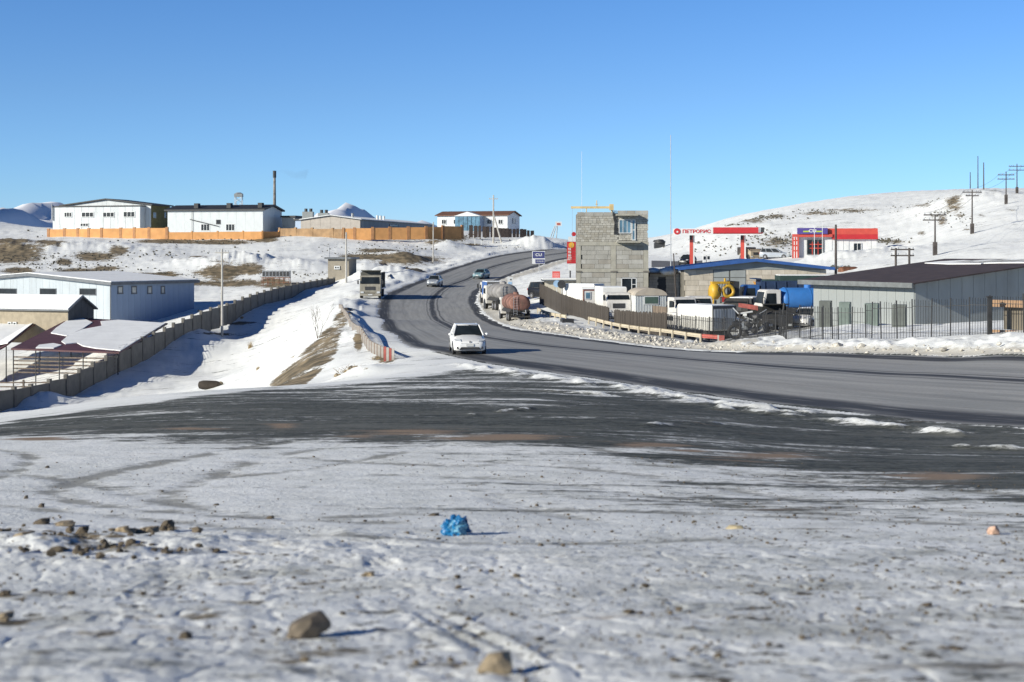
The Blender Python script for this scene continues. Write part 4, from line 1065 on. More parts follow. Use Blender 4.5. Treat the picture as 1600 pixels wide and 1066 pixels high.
# hoist on the tower roof
t = thing('roof_hoist', 'yellow lifting hoist with long jib on top of the block tower', 'hoist', b.O + b.ux * xa(957) + b.uy * 1.5 + Vector((0, 0, zleft - .4)), math.radians(-1))
zj = (HY - 324) / F * 151 - t.location.z; m_yel = M('yellow_paint', (0.60, 0.46, 0.22), .6, var=.15, dirt=.1)
m = MB(); m.box(-4.35, .15, -.07, .07, zj - .12, zj + .12); m.build('jib', m_yel, t)
m = MB(); m.box(-.25, .2, -.2, .2, zj - .3, zj + .35); m.build('winch', m_yel, t)
m = MB(); m.tube((0, 0, -.3), (0, 0, zj), .08); m.tube((-2.7, 0, -.3), (-2.7, 0, zj), .05); m.build('post', m_yel, t)
m = MB(); m.tube((-1.6, 0, zj), (-1.6, 0, zj + .75), .05); m.tube((-1.75, 0, zj + .35), (-1.45, 0, zj + .35), .04); m.build('mast', m_yel, t)
m = MB(); m.tube((-4.2, 0, zj), (-4.2, 0, zj - 4.2), .018, n=4); m.build('hoist_rope', m_steel, t)

# --- workshop with the blue-edged roof
m_blue = M('blue_trim_paint', (0.035, 0.10, 0.30), .5, var=.12)
m_bblk = M('beige_concrete_block', (0.47, 0.42, 0.34), .95, var=.10, dirt=.15, bump=.01); m_bblk2 = M('beige_pale_block', (0.52, 0.47, 0.39), .95, var=.10, dirt=.12, bump=.01)
b = Bld('workshop', 'beige block workshop with low grey gable and blue roof edge, right of the tower', 'workshop', 1069, 1291, 150, 2, 480, L=9)
Hh = b.on('front', 1180, 421)[1]; za = b.on('front', 1180, 407)[1]; ze = b.on('front', 1075, 419.5)[1]
d0, d1, dt = b.on('front', 1114, 440)[0], b.on('front', 1166, 440)[0], b.on('front', 1140, 421.5)[1]
m = MB(); m.prism([(0.05, -1.5), (b.W - .05, -1.5), (b.W - .05, ze), (b.W / 2, za), (.05, ze)], .12, b.L, 'y'); m.build('wall_core', m_mortar, b.e)
zc = min(ze, Hh) - .05
lay(0, b.W, -1.0, zc, 1.38, .56, hole=(d0, d1, -1.2, 9), parent=b.e, mats=(m_bblk, m_bblk, m_bblk2))
m = MB(); m.add([(d1 + .2, -.02, zc + .02), (b.W, -.02, zc + .02), (b.W, -.02, ze), (b.W / 2, -.02, za - .02), (0, -.02, ze), (0, -.02, zc + .02), (0, .12, zc + .02), (b.W, .12, zc + .02)], [(0, 1, 2, 3, 4, 5), (5, 1, 7, 6)]); 
m = MB(); m.prism([(0, zc + .02), (b.W, zc + .02), (b.W, ze), (b.W / 2, za - .02), (0, ze)], -.02, .11, 'y'); m.build('gable_sheet', m_greyp, b.e)
m = MB(); m.box(d0, d1, .0, .11, -1.2, zc); dr_ = m.build('gate', M('gate_frame', (0.10, 0.10, 0.09), .6), b.e)
for i in range(2):
    x0 = d0 + .08 + (d1 - d0) / 2 * i; x1 = d0 - .08 + (d1 - d0) / 2 * (i + 1)
    for z0, z1 in ((-.9, .35), (.42, zc - .85), (zc - .78, zc - .06)): m = MB(); m.box(x0, x1, -.035, -.003, z0, z1); m.build('gate_panel', m_greyp, dr_)
k_ = (za - ze) / (b.W / 2)
for sg in (0, 1):
    P = lambda x, y, z: (x if sg == 0 else b.W - x, y, z)
    m = MB(); m.hexa([P(-.7, -.7, ze - .7 * k_), P(b.W / 2 - .004, -.7, za), P(b.W / 2 - .004, b.L + .3, za), P(-.7, b.L + .3, ze - .7 * k_)], [P(-.7, -.7, ze - .7 * k_ + .15), P(b.W / 2 - .004, -.7, za + .15), P(b.W / 2 - .004, b.L + .3, za + .15), P(-.7, b.L + .3, ze - .7 * k_ + .15)]); m.build('roof_slope', m_blue, b.e)
    m = MB(); m.hexa([P(-.75, -.76, ze - .7 * k_ - .12), P(b.W / 2 - .004, -.76, za - .12), P(b.W / 2 - .004, -.702, za - .12), P(-.75, -.702, ze - .7 * k_ - .12)], [P(-.75, -.76, ze - .7 * k_ + .2), P(b.W / 2 - .004, -.76, za + .2), P(b.W / 2 - .004, -.702, za + .2), P(-.75, -.702, ze - .7 * k_ + .2)]); m.build('fascia', m_blue, b.e)
# snow roofed block hut between tower and workshop
b = Bld('block_hut', 'small block hut with thick ragged snow on its roof, between the tower and the workshop', 'hut', 1014, 1067, 153, 2, 480, L=5)
hh = b.on('front', 1040, 428)[1]; m = MB(); m.box(.05, b.W, .12, b.L, -1.5, hh); m.build('wall_core', m_mortar, b.e)
x0_, x1_ = xq = (b.on('front', 1028.5, 440)[0], b.on('front', 1040.5, 440)[0])
lay(0, b.W - .1, -1, hh, .95, .3, parent=b.e, hole=(x0_, x1_, .3, b.on('front', 1030, 436)[1]), join=True, name='blockwork', mats=(m_bblk, m_bblk2))
m = MB(); m.box(x0_, x1_, .0, .1, .2, b.on('front', 1030, 436)[1]); m.build('door_opening', m_dark, b.e)
m = MB(); m.box(-.2, b.W + .3, -.5, b.L, hh + .003, hh + .14); m.build('roof', m_wood, b.e)
m = MB()
for q in range(26): m.rock((rb.uniform(0, b.W), rb.uniform(-.3, b.L * .8), hh + .25), rb.uniform(.4, .7), q, 2, (1.4, 1.2, .6), .25)
m.build('snow_cover', m_snow, b.e, smooth=True)
# pale low building behind the board fence
b = Bld('annex', 'low cream building with thin dark roof edge left of the tower behind the board fence', 'building', 851, 900, 156, 0, 478, L=5)
hh = b.on('front', 870, 439.5)[1]; b.shell(M('cream_render', (0.44, 0.41, 0.34), .9, var=.08), hh); m = MB(); m.box(-.3, b.W + 1, -.5, b.L, hh + .003, hh + .18); m.build('roof', m_groof, b.e)
m = MB(); m.box(-.25, b.W + .9, -.4, b.L - .1, hh + .184, hh + .3); m.build('snow_cover', m_snow, b.e)

# --- grey metal hall, right edge
b = Bld('metal_hall', 'long grey sheet-metal hall with dark brown roof behind the iron picket fence', 'hall', 1272, 1429, 95, -24.3, 510, L=24)
b.O = b.O; b.rz = math.radians(24.3)
bpy.data.objects.remove(b.e)
def rect_hall():
    rz = math.radians(24.3)
    B = Bld.__new__(Bld); u = Vector((math.cos(rz), math.sin(rz), 0)); B.rz = rz
    C = W(1429, 509, 95); B.ux = Vector((-u.y * -1, u.x * -1, 0)); 
    # front runs from far-left to the near corner: direction (.41,-.91)
    B.ux = Vector((math.sin(rz), -math.cos(rz), 0)); B.uy = Vector((math.cos(rz), math.sin(rz), 0)); B.rz = math.atan2(B.ux.y, B.ux.x)
    k = (1272 - 800) / F; t = (C.x - k * C.y) / (B.ux.x - k * B.ux.y); B.W = t; B.O = C - B.ux * t; B.L = 26
    B.e = thing('metal_hall', 'long grey sheet-metal hall with dark brown roof behind the iron picket fence', 'hall', B.O, B.rz)
    return B
b = rect_hall()
Hh = b.on('front', 1429, 443)[1]; ri = 1.45
b.shell(m_greyp, Hh, ri, 'x'); kk = ri / (b.L / 2)
b.clad('front', m_greyp, .95, Hh - .02); b.clad('right', m_greyp, 1.0, lambda a: Hh + kk * (b.L / 2 - abs(a - b.L / 2)) - .02)
rs = b.roof(m_broof, Hh, ri, 'x', over=.8, th=.1)
m = MB(); m.box(-.8, b.W + .8, -.9, -.79, Hh - .28, Hh + .05); m.build('gutter', m_greyd, b.e)
for q in range(4):
    m = MB(); x0 = b.W * (.25 + .2 * q); yy = b.L / 2 - 3.2 + .5 * q; zz = Hh + kk * yy
    pts = [(x0 + rb.uniform(-.3, .3) - 2, yy), (x0 + 1, yy - .5), (x0 + 4, yy + rb.uniform(-.3, .6)), (x0 + 3.6, yy + 1.5), (x0, yy + 1.9), (x0 - 1.7, yy + 1.0)]
    pts = [(min(x, b.W + .7), min(y, b.L / 2 - .05)) for x, y in pts]; n = len(pts)
    v = [(x, y, Hh + kk * y + .145) for x, y in pts]; m.add(v + [(x, y, z + .05) for x, y, z in v], [(i, (i + 1) % n, n + (i + 1) % n, n + i) for i in range(n)] + [tuple(range(n, 2 * n))]); m.build('snow_patch', m_snow, rs[0])
# green-grey cabinets along the hall
for i, (x0, x1, y0, y1, d, lab) in enumerate(((1281, 1299, 470, 507, 96, 'dark cabinet leftmost along the metal hall front'), (1312, 1329, 472, 507, 93, 'pale green cabinet second from left along the metal hall front'), (1352, 1373, 474, 514, 90, 'dark green cabinet third along the metal hall front'), (1395, 1416, 476, 514, 88, 'dark cabinet nearest the corner of the metal hall'))):
    g = G((x0 + x1) / 2, d); s = d / F; w_ = (x1 - x0) * s / 2; t = thing('equipment_cabinet', lab, 'cabinet', g, math.radians(-20), 'cabinets along the metal hall'); hh = (HY - y0) * s - g.z
    mc = M('cabinet_dark', (0.09, 0.10, 0.09), .6) if i in (0, 3) else M('cabinet_green', (0.13, 0.165, 0.145), .6, var=.15)
    m = MB(); m.box(-w_, w_, -.4, .4, -.3, hh); m.build('cabinet_body', mc, t, bevel=.02); m = MB(); m.box(-w_ * .9, w_ * .9, -.45, -.402, .15, hh - .1); m.build('cabinet_door', mc, t)

# --- fuel station shop with red fascia
m_redf = M('red_fascia', (0.47, 0.065, 0.045), .5, var=.08); m_redd = M('deep_red_fascia', (0.42, 0.02, 0.025), .5, var=.08); m_violet = M('violet_sign', (0.07, 0.05, 0.22), .5, var=.06)
m_green = M('yellow_green_print', (0.35, 0.45, 0.05), .6, var=.05)
b = Bld('station_shop', 'white fuel station shop with red fascia and violet sign on the snowy slope', 'shop', 1246, 1370, 212, -6, 404, L=9)
Hh = b.on('front', 1340, 372)[1]; zt = b.on('front', 1340, 357)[1]; b.shell(m_white, zt - .3)
xx = lambda px: b.on('front', px, 380)[0]
m = MB(); m.box(xx(1300), xx(1370) + .1, -.5, b.L, b.on('front', 1340, 374)[1], b.on('front', 1340, 366.5)[1]); m.build('fascia', m_redd, b.e)
m = MB(); m.prism([(-.3, b.on('front', 1340, 366.5)[1] + .003), (-.3, zt), (0, zt), (0, b.on('front', 1340, 366.5)[1] + .003)], xx(1292), xx(1370) + .1, 'x'); m.prism([(-.52, b.on('front', 1340, 366.5)[1] + .003), (-.3, zt), (-.29, b.on('front', 1340, 366.5)[1] + .003)], xx(1300), xx(1370) + .1, 'x'); m.build('fascia', m_redf, b.e)
m = MB(); m.box(xx(1238), xx(1300), -.7, .3, b.on('front', 1260, 370.5)[1], b.on('front', 1260, 366)[1]); m.build('fascia', m_redf, b.e)
zs0, zs1 = b.on('front', 1260, 366)[1], b.on('front', 1260, 356.5)[1]
m = MB(); m.box(xx(1245), xx(1292), -.9, -.5, zs0 + .01, zs1); sg_ = m.build('shop_sign', m_violet, b.e)
for px0, px1 in ((1254, 1263), (1274, 1283)): m = MB(); m.box(xx(px0), xx(px1), -.93, -.902, zs0 + .28, zs1 - .42); m.build('sign_stripe', m_green, sg_)
def text(parent, body, size, loc, mat, name='lettering', rot=(math.radians(90), 0, 0), ext=.02, align='CENTER', bold=0.0, sx_=1.0):
    c = bpy.data.curves.new('text', 'FONT'); c.body = body; c.size = size; c.extrude = ext; c.align_x = align; c.align_y = 'CENTER'; c.offset = bold; c.resolution_u = 3
    o = bpy.data.objects.new('text', c); COL.objects.link(o); dg = bpy.context.evaluated_depsgraph_get()
    me = bpy.data.meshes.new_from_object(o.evaluated_get(dg)); bpy.data.objects.remove(o)
    me.materials.clear(); me.materials.append(mat); q = bpy.data.objects.new(name, me); COL.objects.link(q); q.parent = parent; q.location = loc; q.rotation_euler = rot; q.scale = (sx_, 1, 1); return q
text(sg_, 'CU', .62, (xx(1268.5), -.93, (zs0 + zs1) / 2), m_white, bold=.02, sx_=1.3)
wx = b.windowm('front', xx(1260.5), xx(1287), b.on('front', 1270, 398)[1], b.on('front', 1270, 374)[1], m_greyd, m_glass, 2, 0, name='shop_window')
m = MB()
for z in (382, 388): zz = b.on('front', 1270, z)[1]; m.box(xx(1265), xx(1285), -.2, -.16, zz - .06, zz + .06)
for px in (1269, 1278): m.box(xx(px) - .05, xx(px) + .05, -.2, -.165, b.on('front', 1270, 398)[1], b.on('front', 1270, 378)[1])
m.build('red_grille', m_redf, b.e)
b.windowm('front', xx(1333), xx(1346), b.on('front', 1340, 393)[1], b.on('front', 1340, 379.5)[1], m_white, m_glass, 1, 0)
m = MB()
for px in (1238.5, 1242.5, 1246.5): m.box(xx(px) - .12, xx(px) + .12, -.6, -.4, -.3, b.on('front', 1240, 371)[1])
for z in (376, 384, 392): zz = b.on('front', 1240, z)[1]; m.box(xx(1238), xx(1247), -.58, -.42, zz - .1, zz + .1)
m.build('red_trellis', m_redf, b.e)
n = 9
for i in range(n):
    a0 = xx(1292) + (b.W - xx(1292)) * i / n; a1 = xx(1292) + (b.W - xx(1292)) * (i + 1) / n
    if a0 < xx(1346) and a1 > xx(1333): continue
    m = MB(); m.box(a0 + .03, a1 - .03, -.05, -.002, -.3, Hh - .1); m.build('wall_panel', m_white, b.e)

# --- station canopy with lettering
g = W(1122, 414, 225); g.z = H(g.x, 225)
t = thing('station_canopy', 'long narrow fuel station canopy in white and red on two red pillars', 'canopy', g, math.radians(-7)); s = 225 / F
zz = lambda y: (HY - y) * s - g.z
X_ = lambda px: (px - 1122) * s
m = MB(); m.box(X_(1052), X_(1114), -2.2, 2.2, zz(367), zz(357.5)); m.build('canopy_deck', m_white, t)
m = MB(); m.box(X_(1114) + .01, X_(1190), -2.2, 2.2, zz(365.5), zz(356.5)); m.box(X_(1114) + .01, X_(1186), -2.32, -2.21, zz(364.5), zz(355.8)); m.build('canopy_deck', m_redd, t)
m = MB(); m.box(X_(1183), X_(1187), -2.42, -2.33, zz(364), zz(356)); m.build('end_cap', m_steel, t)
m = MB(); m.box(X_(1187), X_(1192), -2.3, 2.25, zz(363.5), zz(356)); m.build('end_cap', m_dark, t)
m = MB(); m.box(X_(1052), X_(1190), -2.25, -2.21, zz(367.6), zz(366)); m.build('trim_strip', m_white, t)
m = MB(); m.tube((X_(1058.5), -2.3, (zz(357) + zz(367)) / 2), (X_(1058.5), -2.2, (zz(357) + zz(367)) / 2), .5, n=20); lg = m.build('round_emblem', m_redd, t)
m = MB(); m.tube((X_(1059), -2.32, zz(362.6)), (X_(1059), -2.302, zz(362.6)), .15, n=10); m.build('emblem_centre', m_white, lg)
text(t, 'ПЕТРОВИС', .72, (X_(1088.5), -2.22, zz(362.3)), m_redd, bold=.025, sx_=1.12)
for px in (1082, 1161):
    m = MB(); x = X_(px); m.box(x - .42, x + .12, -.35, .35, -.5, zz(367.8)); p = m.build('pillar', m_redf, t); m = MB(); m.box(x + .125, x + .36, -.33, .33, -.5, zz(367.8)); m.build('pillar_side', m_white, p)
    m = MB(); m.box(x - .43, x + .0, -.37, -.353, zz(375), zz(367.8)); m.build('pillar_band', m_dark, p)
# fuel pump under it
for i, px in enumerate((1100.5, 1106.5)):
    g2 = G(px, 222); q = thing('fuel_pump', ('left' if i == 0 else 'right') + ' of the two white fuel pumps under the white end of the canopy', 'fuel pump', g2, 0, 'fuel pumps'); m = MB(); m.box(-.25, .25, -.3, .3, 0, 1.9); m.build('pump_body', m_white, q, bevel=.05); m = MB(); m.box(-.18, .18, -.32, -.302, 1.1, 1.6); m.build('display', m_glass, q)
# forecourt paving
def sheet(name, pts, mat, dz=.06):
    co = [W(*p) for p in pts]; xs = np.array([c.x for c in co]); ys = np.array([c.y for c in co])
    m = MB(); nx, ny = 40, 24
    for j in range(ny + 1):
        for i in range(nx + 1):
            u, v = i / nx, j / ny; P = (co[0] * (1 - u) + co[1] * u) * (1 - v) + (co[3] * (1 - u) + co[2] * u) * v; m.v.append((P.x, P.y, H(P.x, P.y) + dz))
    m.f = [(j * (nx + 1) + i, j * (nx + 1) + i + 1, (j + 1) * (nx + 1) + i + 1, (j + 1) * (nx + 1) + i) for j in range(ny) for i in range(nx)]
    o = m.build(name, mat, smooth=True); o['kind'] = 'structure'; return o
sheet('pavement', [(1018, 419, 221), (1114, 418, 221), (1108, 407.5, 255), (1018, 407, 260)], M('worn_asphalt', (0.12, 0.12, 0.122), .85, var=.2, scale=.6, dirt=.2), .08)
# ------------------------------------------------------------------ vehicles
m_rim = M('wheel_rim', (0.30, 0.30, 0.31), 0.4, 0.6, var=.2)
m_lamp = M('headlamp_glass', (0.55, 0.57, 0.58), 0.15, var=.1)
m_plate = M('number_plate', (0.5, 0.5, 0.48), .5)
def wheel(parent, x, y, r, w, mat_r=m_rim, n=18):
    sg = 1 if x > 0 else -1
    m = MB(); rings = []
    for q, rr in ((-.5, .90), (-.42, 1.0), (.42, 1.0), (.5, .90)):
        rings.append([(x + q * w * sg, y + r * rr * math.cos(a), r + r * rr * math.sin(a)) for a in np.linspace(0, 2 * math.pi, n + 1)[:-1]])
    m.loft(rings); wh = m.build('wheel', m_rubber, parent, smooth=math.radians(40))
    m = MB(); m.tube((x + sg * w * .42, y, r), (x + sg * (w * .5 + .012), y, r), r * .62, r * .56, 12); m.build('rim', mat_r, wh)
    return wh
def heading(hx, hy): return math.atan2(hx, -hy)
def place(px, d, hx, hy):
    x = (px - 800) / F * d; return (x, d, H(x, d) + .02), heading(hx, hy)

def make_car(name, label, loc, rz, paint, L=4.3, Wd=1.72, Ht=1.48, van=False, group=None, cat='car', windows=None):
    e = thing(name, label, cat, loc, rz, group); hw = Wd / 2; glass = windows or m_glass
    # stations: y/L, halfwidth factor, bottom, shoulder height, top (centre) height
    S = [(-.500, .60, .34, .55, .60), (-.492, .78, .24, .60, .66), (-.465, .90, .19, .64, .72), (-.41, .965, .17, .69, .80), (-.30, .995, .17, .78, .90), (-.19, 1.0, .17, .86, .985),
         (-.05, 1.0, .17, .90, .99), (.15, 1.0, .17, .92, 1.0), (.34, .995, .18, .95, 1.02), (.44, .96, .22, .97, 1.03), (.485, .90, .28, .95, 1.0), (.5, .80, .36, .90, .95)]
    k = Ht / 1.48; rings = []
    for y, w, b_, sh, tp in S:
        w *= hw; y *= L; b_ *= k; sh *= k; tp *= k; mid = (b_ + sh) / 2
        half = [(0, b_), (w * .80, b_), (w * .96, b_ + .06), (w, mid), (w * .985, sh - .07), (w * .93, sh), (w * .74, sh + (tp - sh) * .62), (w * .38, tp - .006), (0, tp)]
        ring = [(x, y, z) for x, z in half] + [(-x, y, z) for x, z in half[-2:0:-1]]
        rings.append(ring)
    m = MB(); m.loft(rings); m.build('body', paint, e, smooth=math.radians(45))
    zb, zt = .93 * k, (Ht - .045)
    y0b, y1b, y0t, y1t = -.225 * L, .46 * L, -.04 * L, (.34 if not van else .43) * L
    wb, wt = hw * .915, hw * .70
    def C(x, y, z): return (x, y, z)
    # glasshouse
    def gh(f, g=0.0):      # corner positions at height fraction
        z = zb + (zt - zb) * f; w = wb + (wt - wb) * f; return w + g, y0b + (y0t - y0b) * f, y1b + (y1t - y1b) * f, z
    m = MB(); w0, a0, c0, z0 = gh(0); w1, a1, c1, z1 = gh(1)
    m.hexa([(-w0, a0, z0), (w0, a0, z0), (w0 * .92, c0, z0), (-w0 * .92, c0, z0)], [(-w1, a1, z1), (w1, a1, z1), (w1 * .95, c1, z1), (-w1 * .95, c1, z1)]); m.build('cabin_interior', m_dark, e)
    def panel(nm, pts, nrm, mat=glass, t=.012):
        n = Vector(nrm).normalized(); q = [Vector(p) + n * t for p in pts]; r_ = [Vector(p) - n * .002 for p in pts]
        m = MB(); m.hexa(r_, q); m.build(nm, mat, e)
    ins_ = lambda f, g: gh(f, g)
    wA, aA, cA, zA_ = gh(.06); wB, aB, cB, zB_ = gh(.94)
    panel('windscreen', [(-wA * .93, aA, zA_), (wA * .93, aA, zA_), (wB * .92, aB, zB_), (-wB * .92, aB, zB_)], (0, -(zt - zb), (y0t - y0b)))
    panel('rear_window', [(wA * .82, cA, zA_ + .1), (-wA * .82, cA, zA_ + .1), (-wB * .84, cB, zB_), (wB * .84, cB, zB_)], (0, (zt - zb), (y1b - y1t)))
    for sg in (-1, 1):
        cuts = [(.03, .36), (.40, .70), (.73, .93)]
        for p, q in cuts:
            def at(f, u):
                w, a, c, z = gh(f); return (sg * (w * (1 - .06 * u)), a + (c - a) * u, z)
            pts = [at(.12, p), at(.12, q), at(.90, q), at(.90, p)]
            panel('side_window', pts, (sg * (zt - zb), 0, (wb - wt)), t=.014)
        # pillars
        for u0 in (0, .38, .715, 1):
            w0_, a0_, c0_, z0_ = gh(-.02); w1_, a1_, c1_, z1_ = gh(1.0)
            p0 = (sg * w0_ * (1 - .06 * u0) , a0_ + (c0_ - a0_) * u0, z0_); p1 = (sg * w1_ * (1 - .06 * u0), a1_ + (c1_ - a1_) * u0, z1_)
            m = MB(); m.tube(p0, p1, .045, .04, 6); m.build('pillar', paint, e)
    # roof
    rr = []
    for f, hz, ww in ((-.03, -.03, .86), (.02, .02, .97), (.25, .045, 1.03), (.7, .045, 1.03), (.98, .015, .95), (1.03, -.03, .86)):
        y = y0t + (y1t - y0t) * f; w = wt * ww
        rr.append([(-w, y, zt - .03 + hz * .3), (-w * .95, y, zt + hz * .6), (0, y, zt + hz), (w * .95, y, zt + hz * .6), (w, y, zt - .03 + hz * .3), (0, y, zt - .04)])
    m = MB(); m.loft(rr); m.build('roof', paint, e, smooth=math.radians(50))
    # face
    yf = -.5 * L
    for sg in (-1, 1):
        m = MB(); m.hexa([(sg * hw * .52, yf + .10, .60 * k), (sg * hw * .86, yf + .22, .62 * k), (sg * hw * .95, yf + .42, .68 * k), (sg * hw * .60, yf + .30, .68 * k)],
                         [(sg * hw * .52, yf + .07, .70 * k), (sg * hw * .86, yf + .17, .73 * k), (sg * hw * .95, yf + .40, .80 * k), (sg * hw * .60, yf + .34, .82 * k)]); m.build('headlight', m_lamp, e)
        m = MB(); m.tube((sg * hw * .72, yf + .02, .36 * k), (sg * hw * .72, yf + .10, .36 * k), .07, n=10); m.build('fog_lamp', m_dark, e)
        m = MB(); m.rock((sg * (hw + .10), y0b + .18, zb + .06), .10, 1, 2, (1, .6, .75), .0); m.tube((sg * (hw - .08), y0b + .2, zb + .02), (sg * (hw + .06), y0b + .2, zb + .05), .03, n=5); m.build('mirror', paint, e, smooth=True)
        m = MB(); m.box(sg * hw * .62, sg * hw * .90, L * .487, L * .502, .72 * k, .90 * k); m.build('tail_light', m_red, e)
    m = MB(); m.hexa([(-hw * .50, yf - .005, .575 * k), (hw * .50, yf - .005, .575 * k), (hw * .5, yf + .12, .575 * k), (-hw * .5, yf + .12, .575 * k)], [(-hw * .58, yf + .045, .635 * k), (hw * .58, yf + .045, .635 * k), (hw * .5, yf + .16, .635 * k), (-hw * .5, yf + .16, .635 * k)]); m.build('grille', m_dark, e)
    m = MB(); m.hexa([(-hw * .66, yf - .012, .27 * k), (hw * .66, yf - .012, .27 * k), (hw * .6, yf + .12, .27 * k), (-hw * .6, yf + .12, .27 * k)], [(-hw * .52, yf - .025, .40 * k), (hw * .52, yf - .025, .40 * k), (hw * .5, yf + .12, .40 * k), (-hw * .5, yf + .12, .40 * k)]); m.build('air_intake', m_dark, e)
    m = MB(); m.box(-.2, .2, yf - .035, yf - .012, .44 * k, .56 * k); m.build('number_plate', m_plate, e)
    m = MB(); m.tube((0, yf - .01, .66 * k), (0, yf + .05, .67 * k), .055, n=10); m.build('bonnet_badge', m_steel, e)
    for s0 in (-.31, .30):
        for sg in (-1, 1): m = MB(); m.tube((sg * (hw - .06), s0 * L, .335), (sg * (hw + .004), s0 * L, .335), .36, n=18); m.build('wheel_arch', m_dark, e)
    for y in (-.31 * L, .30 * L):
        for sg in (-1, 1): wheel(e, sg * (hw - .085), y, .315, .2)
    m = MB(); m.box(-hw * .9, hw * .9, -.45 * L, .45 * L, .16, .24); m.build('underbody', m_dark, e)
    return e

def gloss(name, col, rough=.28, **k): return M(name, col, rough, **k)
m_cwhite = gloss('car_white', (0.74, 0.74, 0.72), var=.03, dirt=.12); m_csilver = gloss('car_silver', (0.40, 0.43, 0.46), .3, metal=.3, var=.05, dirt=.15)
m_cteal = gloss('car_teal', (0.17, 0.28, 0.31), .3, var=.05, dirt=.1); m_cblack = gloss('car_black', (0.015, 0.016, 0.018), .3, var=.1)
(l, r) = place(730, 77, .10, -.99)
make_car('passenger_car', 'white hatchback driving towards the camera on the near bend', l, r, m_cwhite, 4.4, 1.76, 1.52, group='cars on the road')
(l, r) = place(679.5, 200, -.12, -.99)
make_car('passenger_car', 'small silver car further up the road, beyond the dump truck', l, r, m_csilver, 4.2, 1.72, 1.55, group='cars on the road')
(l, r) = place(752, 222, -.30, -.95)
make_car('passenger_car', 'pale teal car farthest up the road', l, r, m_cteal, 4.1, 1.70, 1.5, group='cars on the road')
(l, r) = place(1074, 236, -.45, -.89)
make_car('parked_car', 'black car standing left of the canopy pillar at the fuel station', l, r, m_cblack, 4.6, 1.9, 1.75)
(l, r) = place(1200, 228, .93, -.36)
make_car('parked_car', 'white estate car parked behind another white car right of the canopy', l, r, m_cwhite, 4.6, 1.8, 1.65, van=True)
(l, r) = place(1211, 221, .95, -.32)
make_car('parked_car', 'silver-white car parked nearest the fuel station shop', l, r, m_csilver, 4.7, 1.8, 1.62, van=True)
(l, r) = place(853, 158, .6, -.8)
make_car('parked_car', 'dark jeep parked behind the pink tanker beside the wooden fence', l, r, m_cblack, 4.6, 1.9, 1.85, van=True)

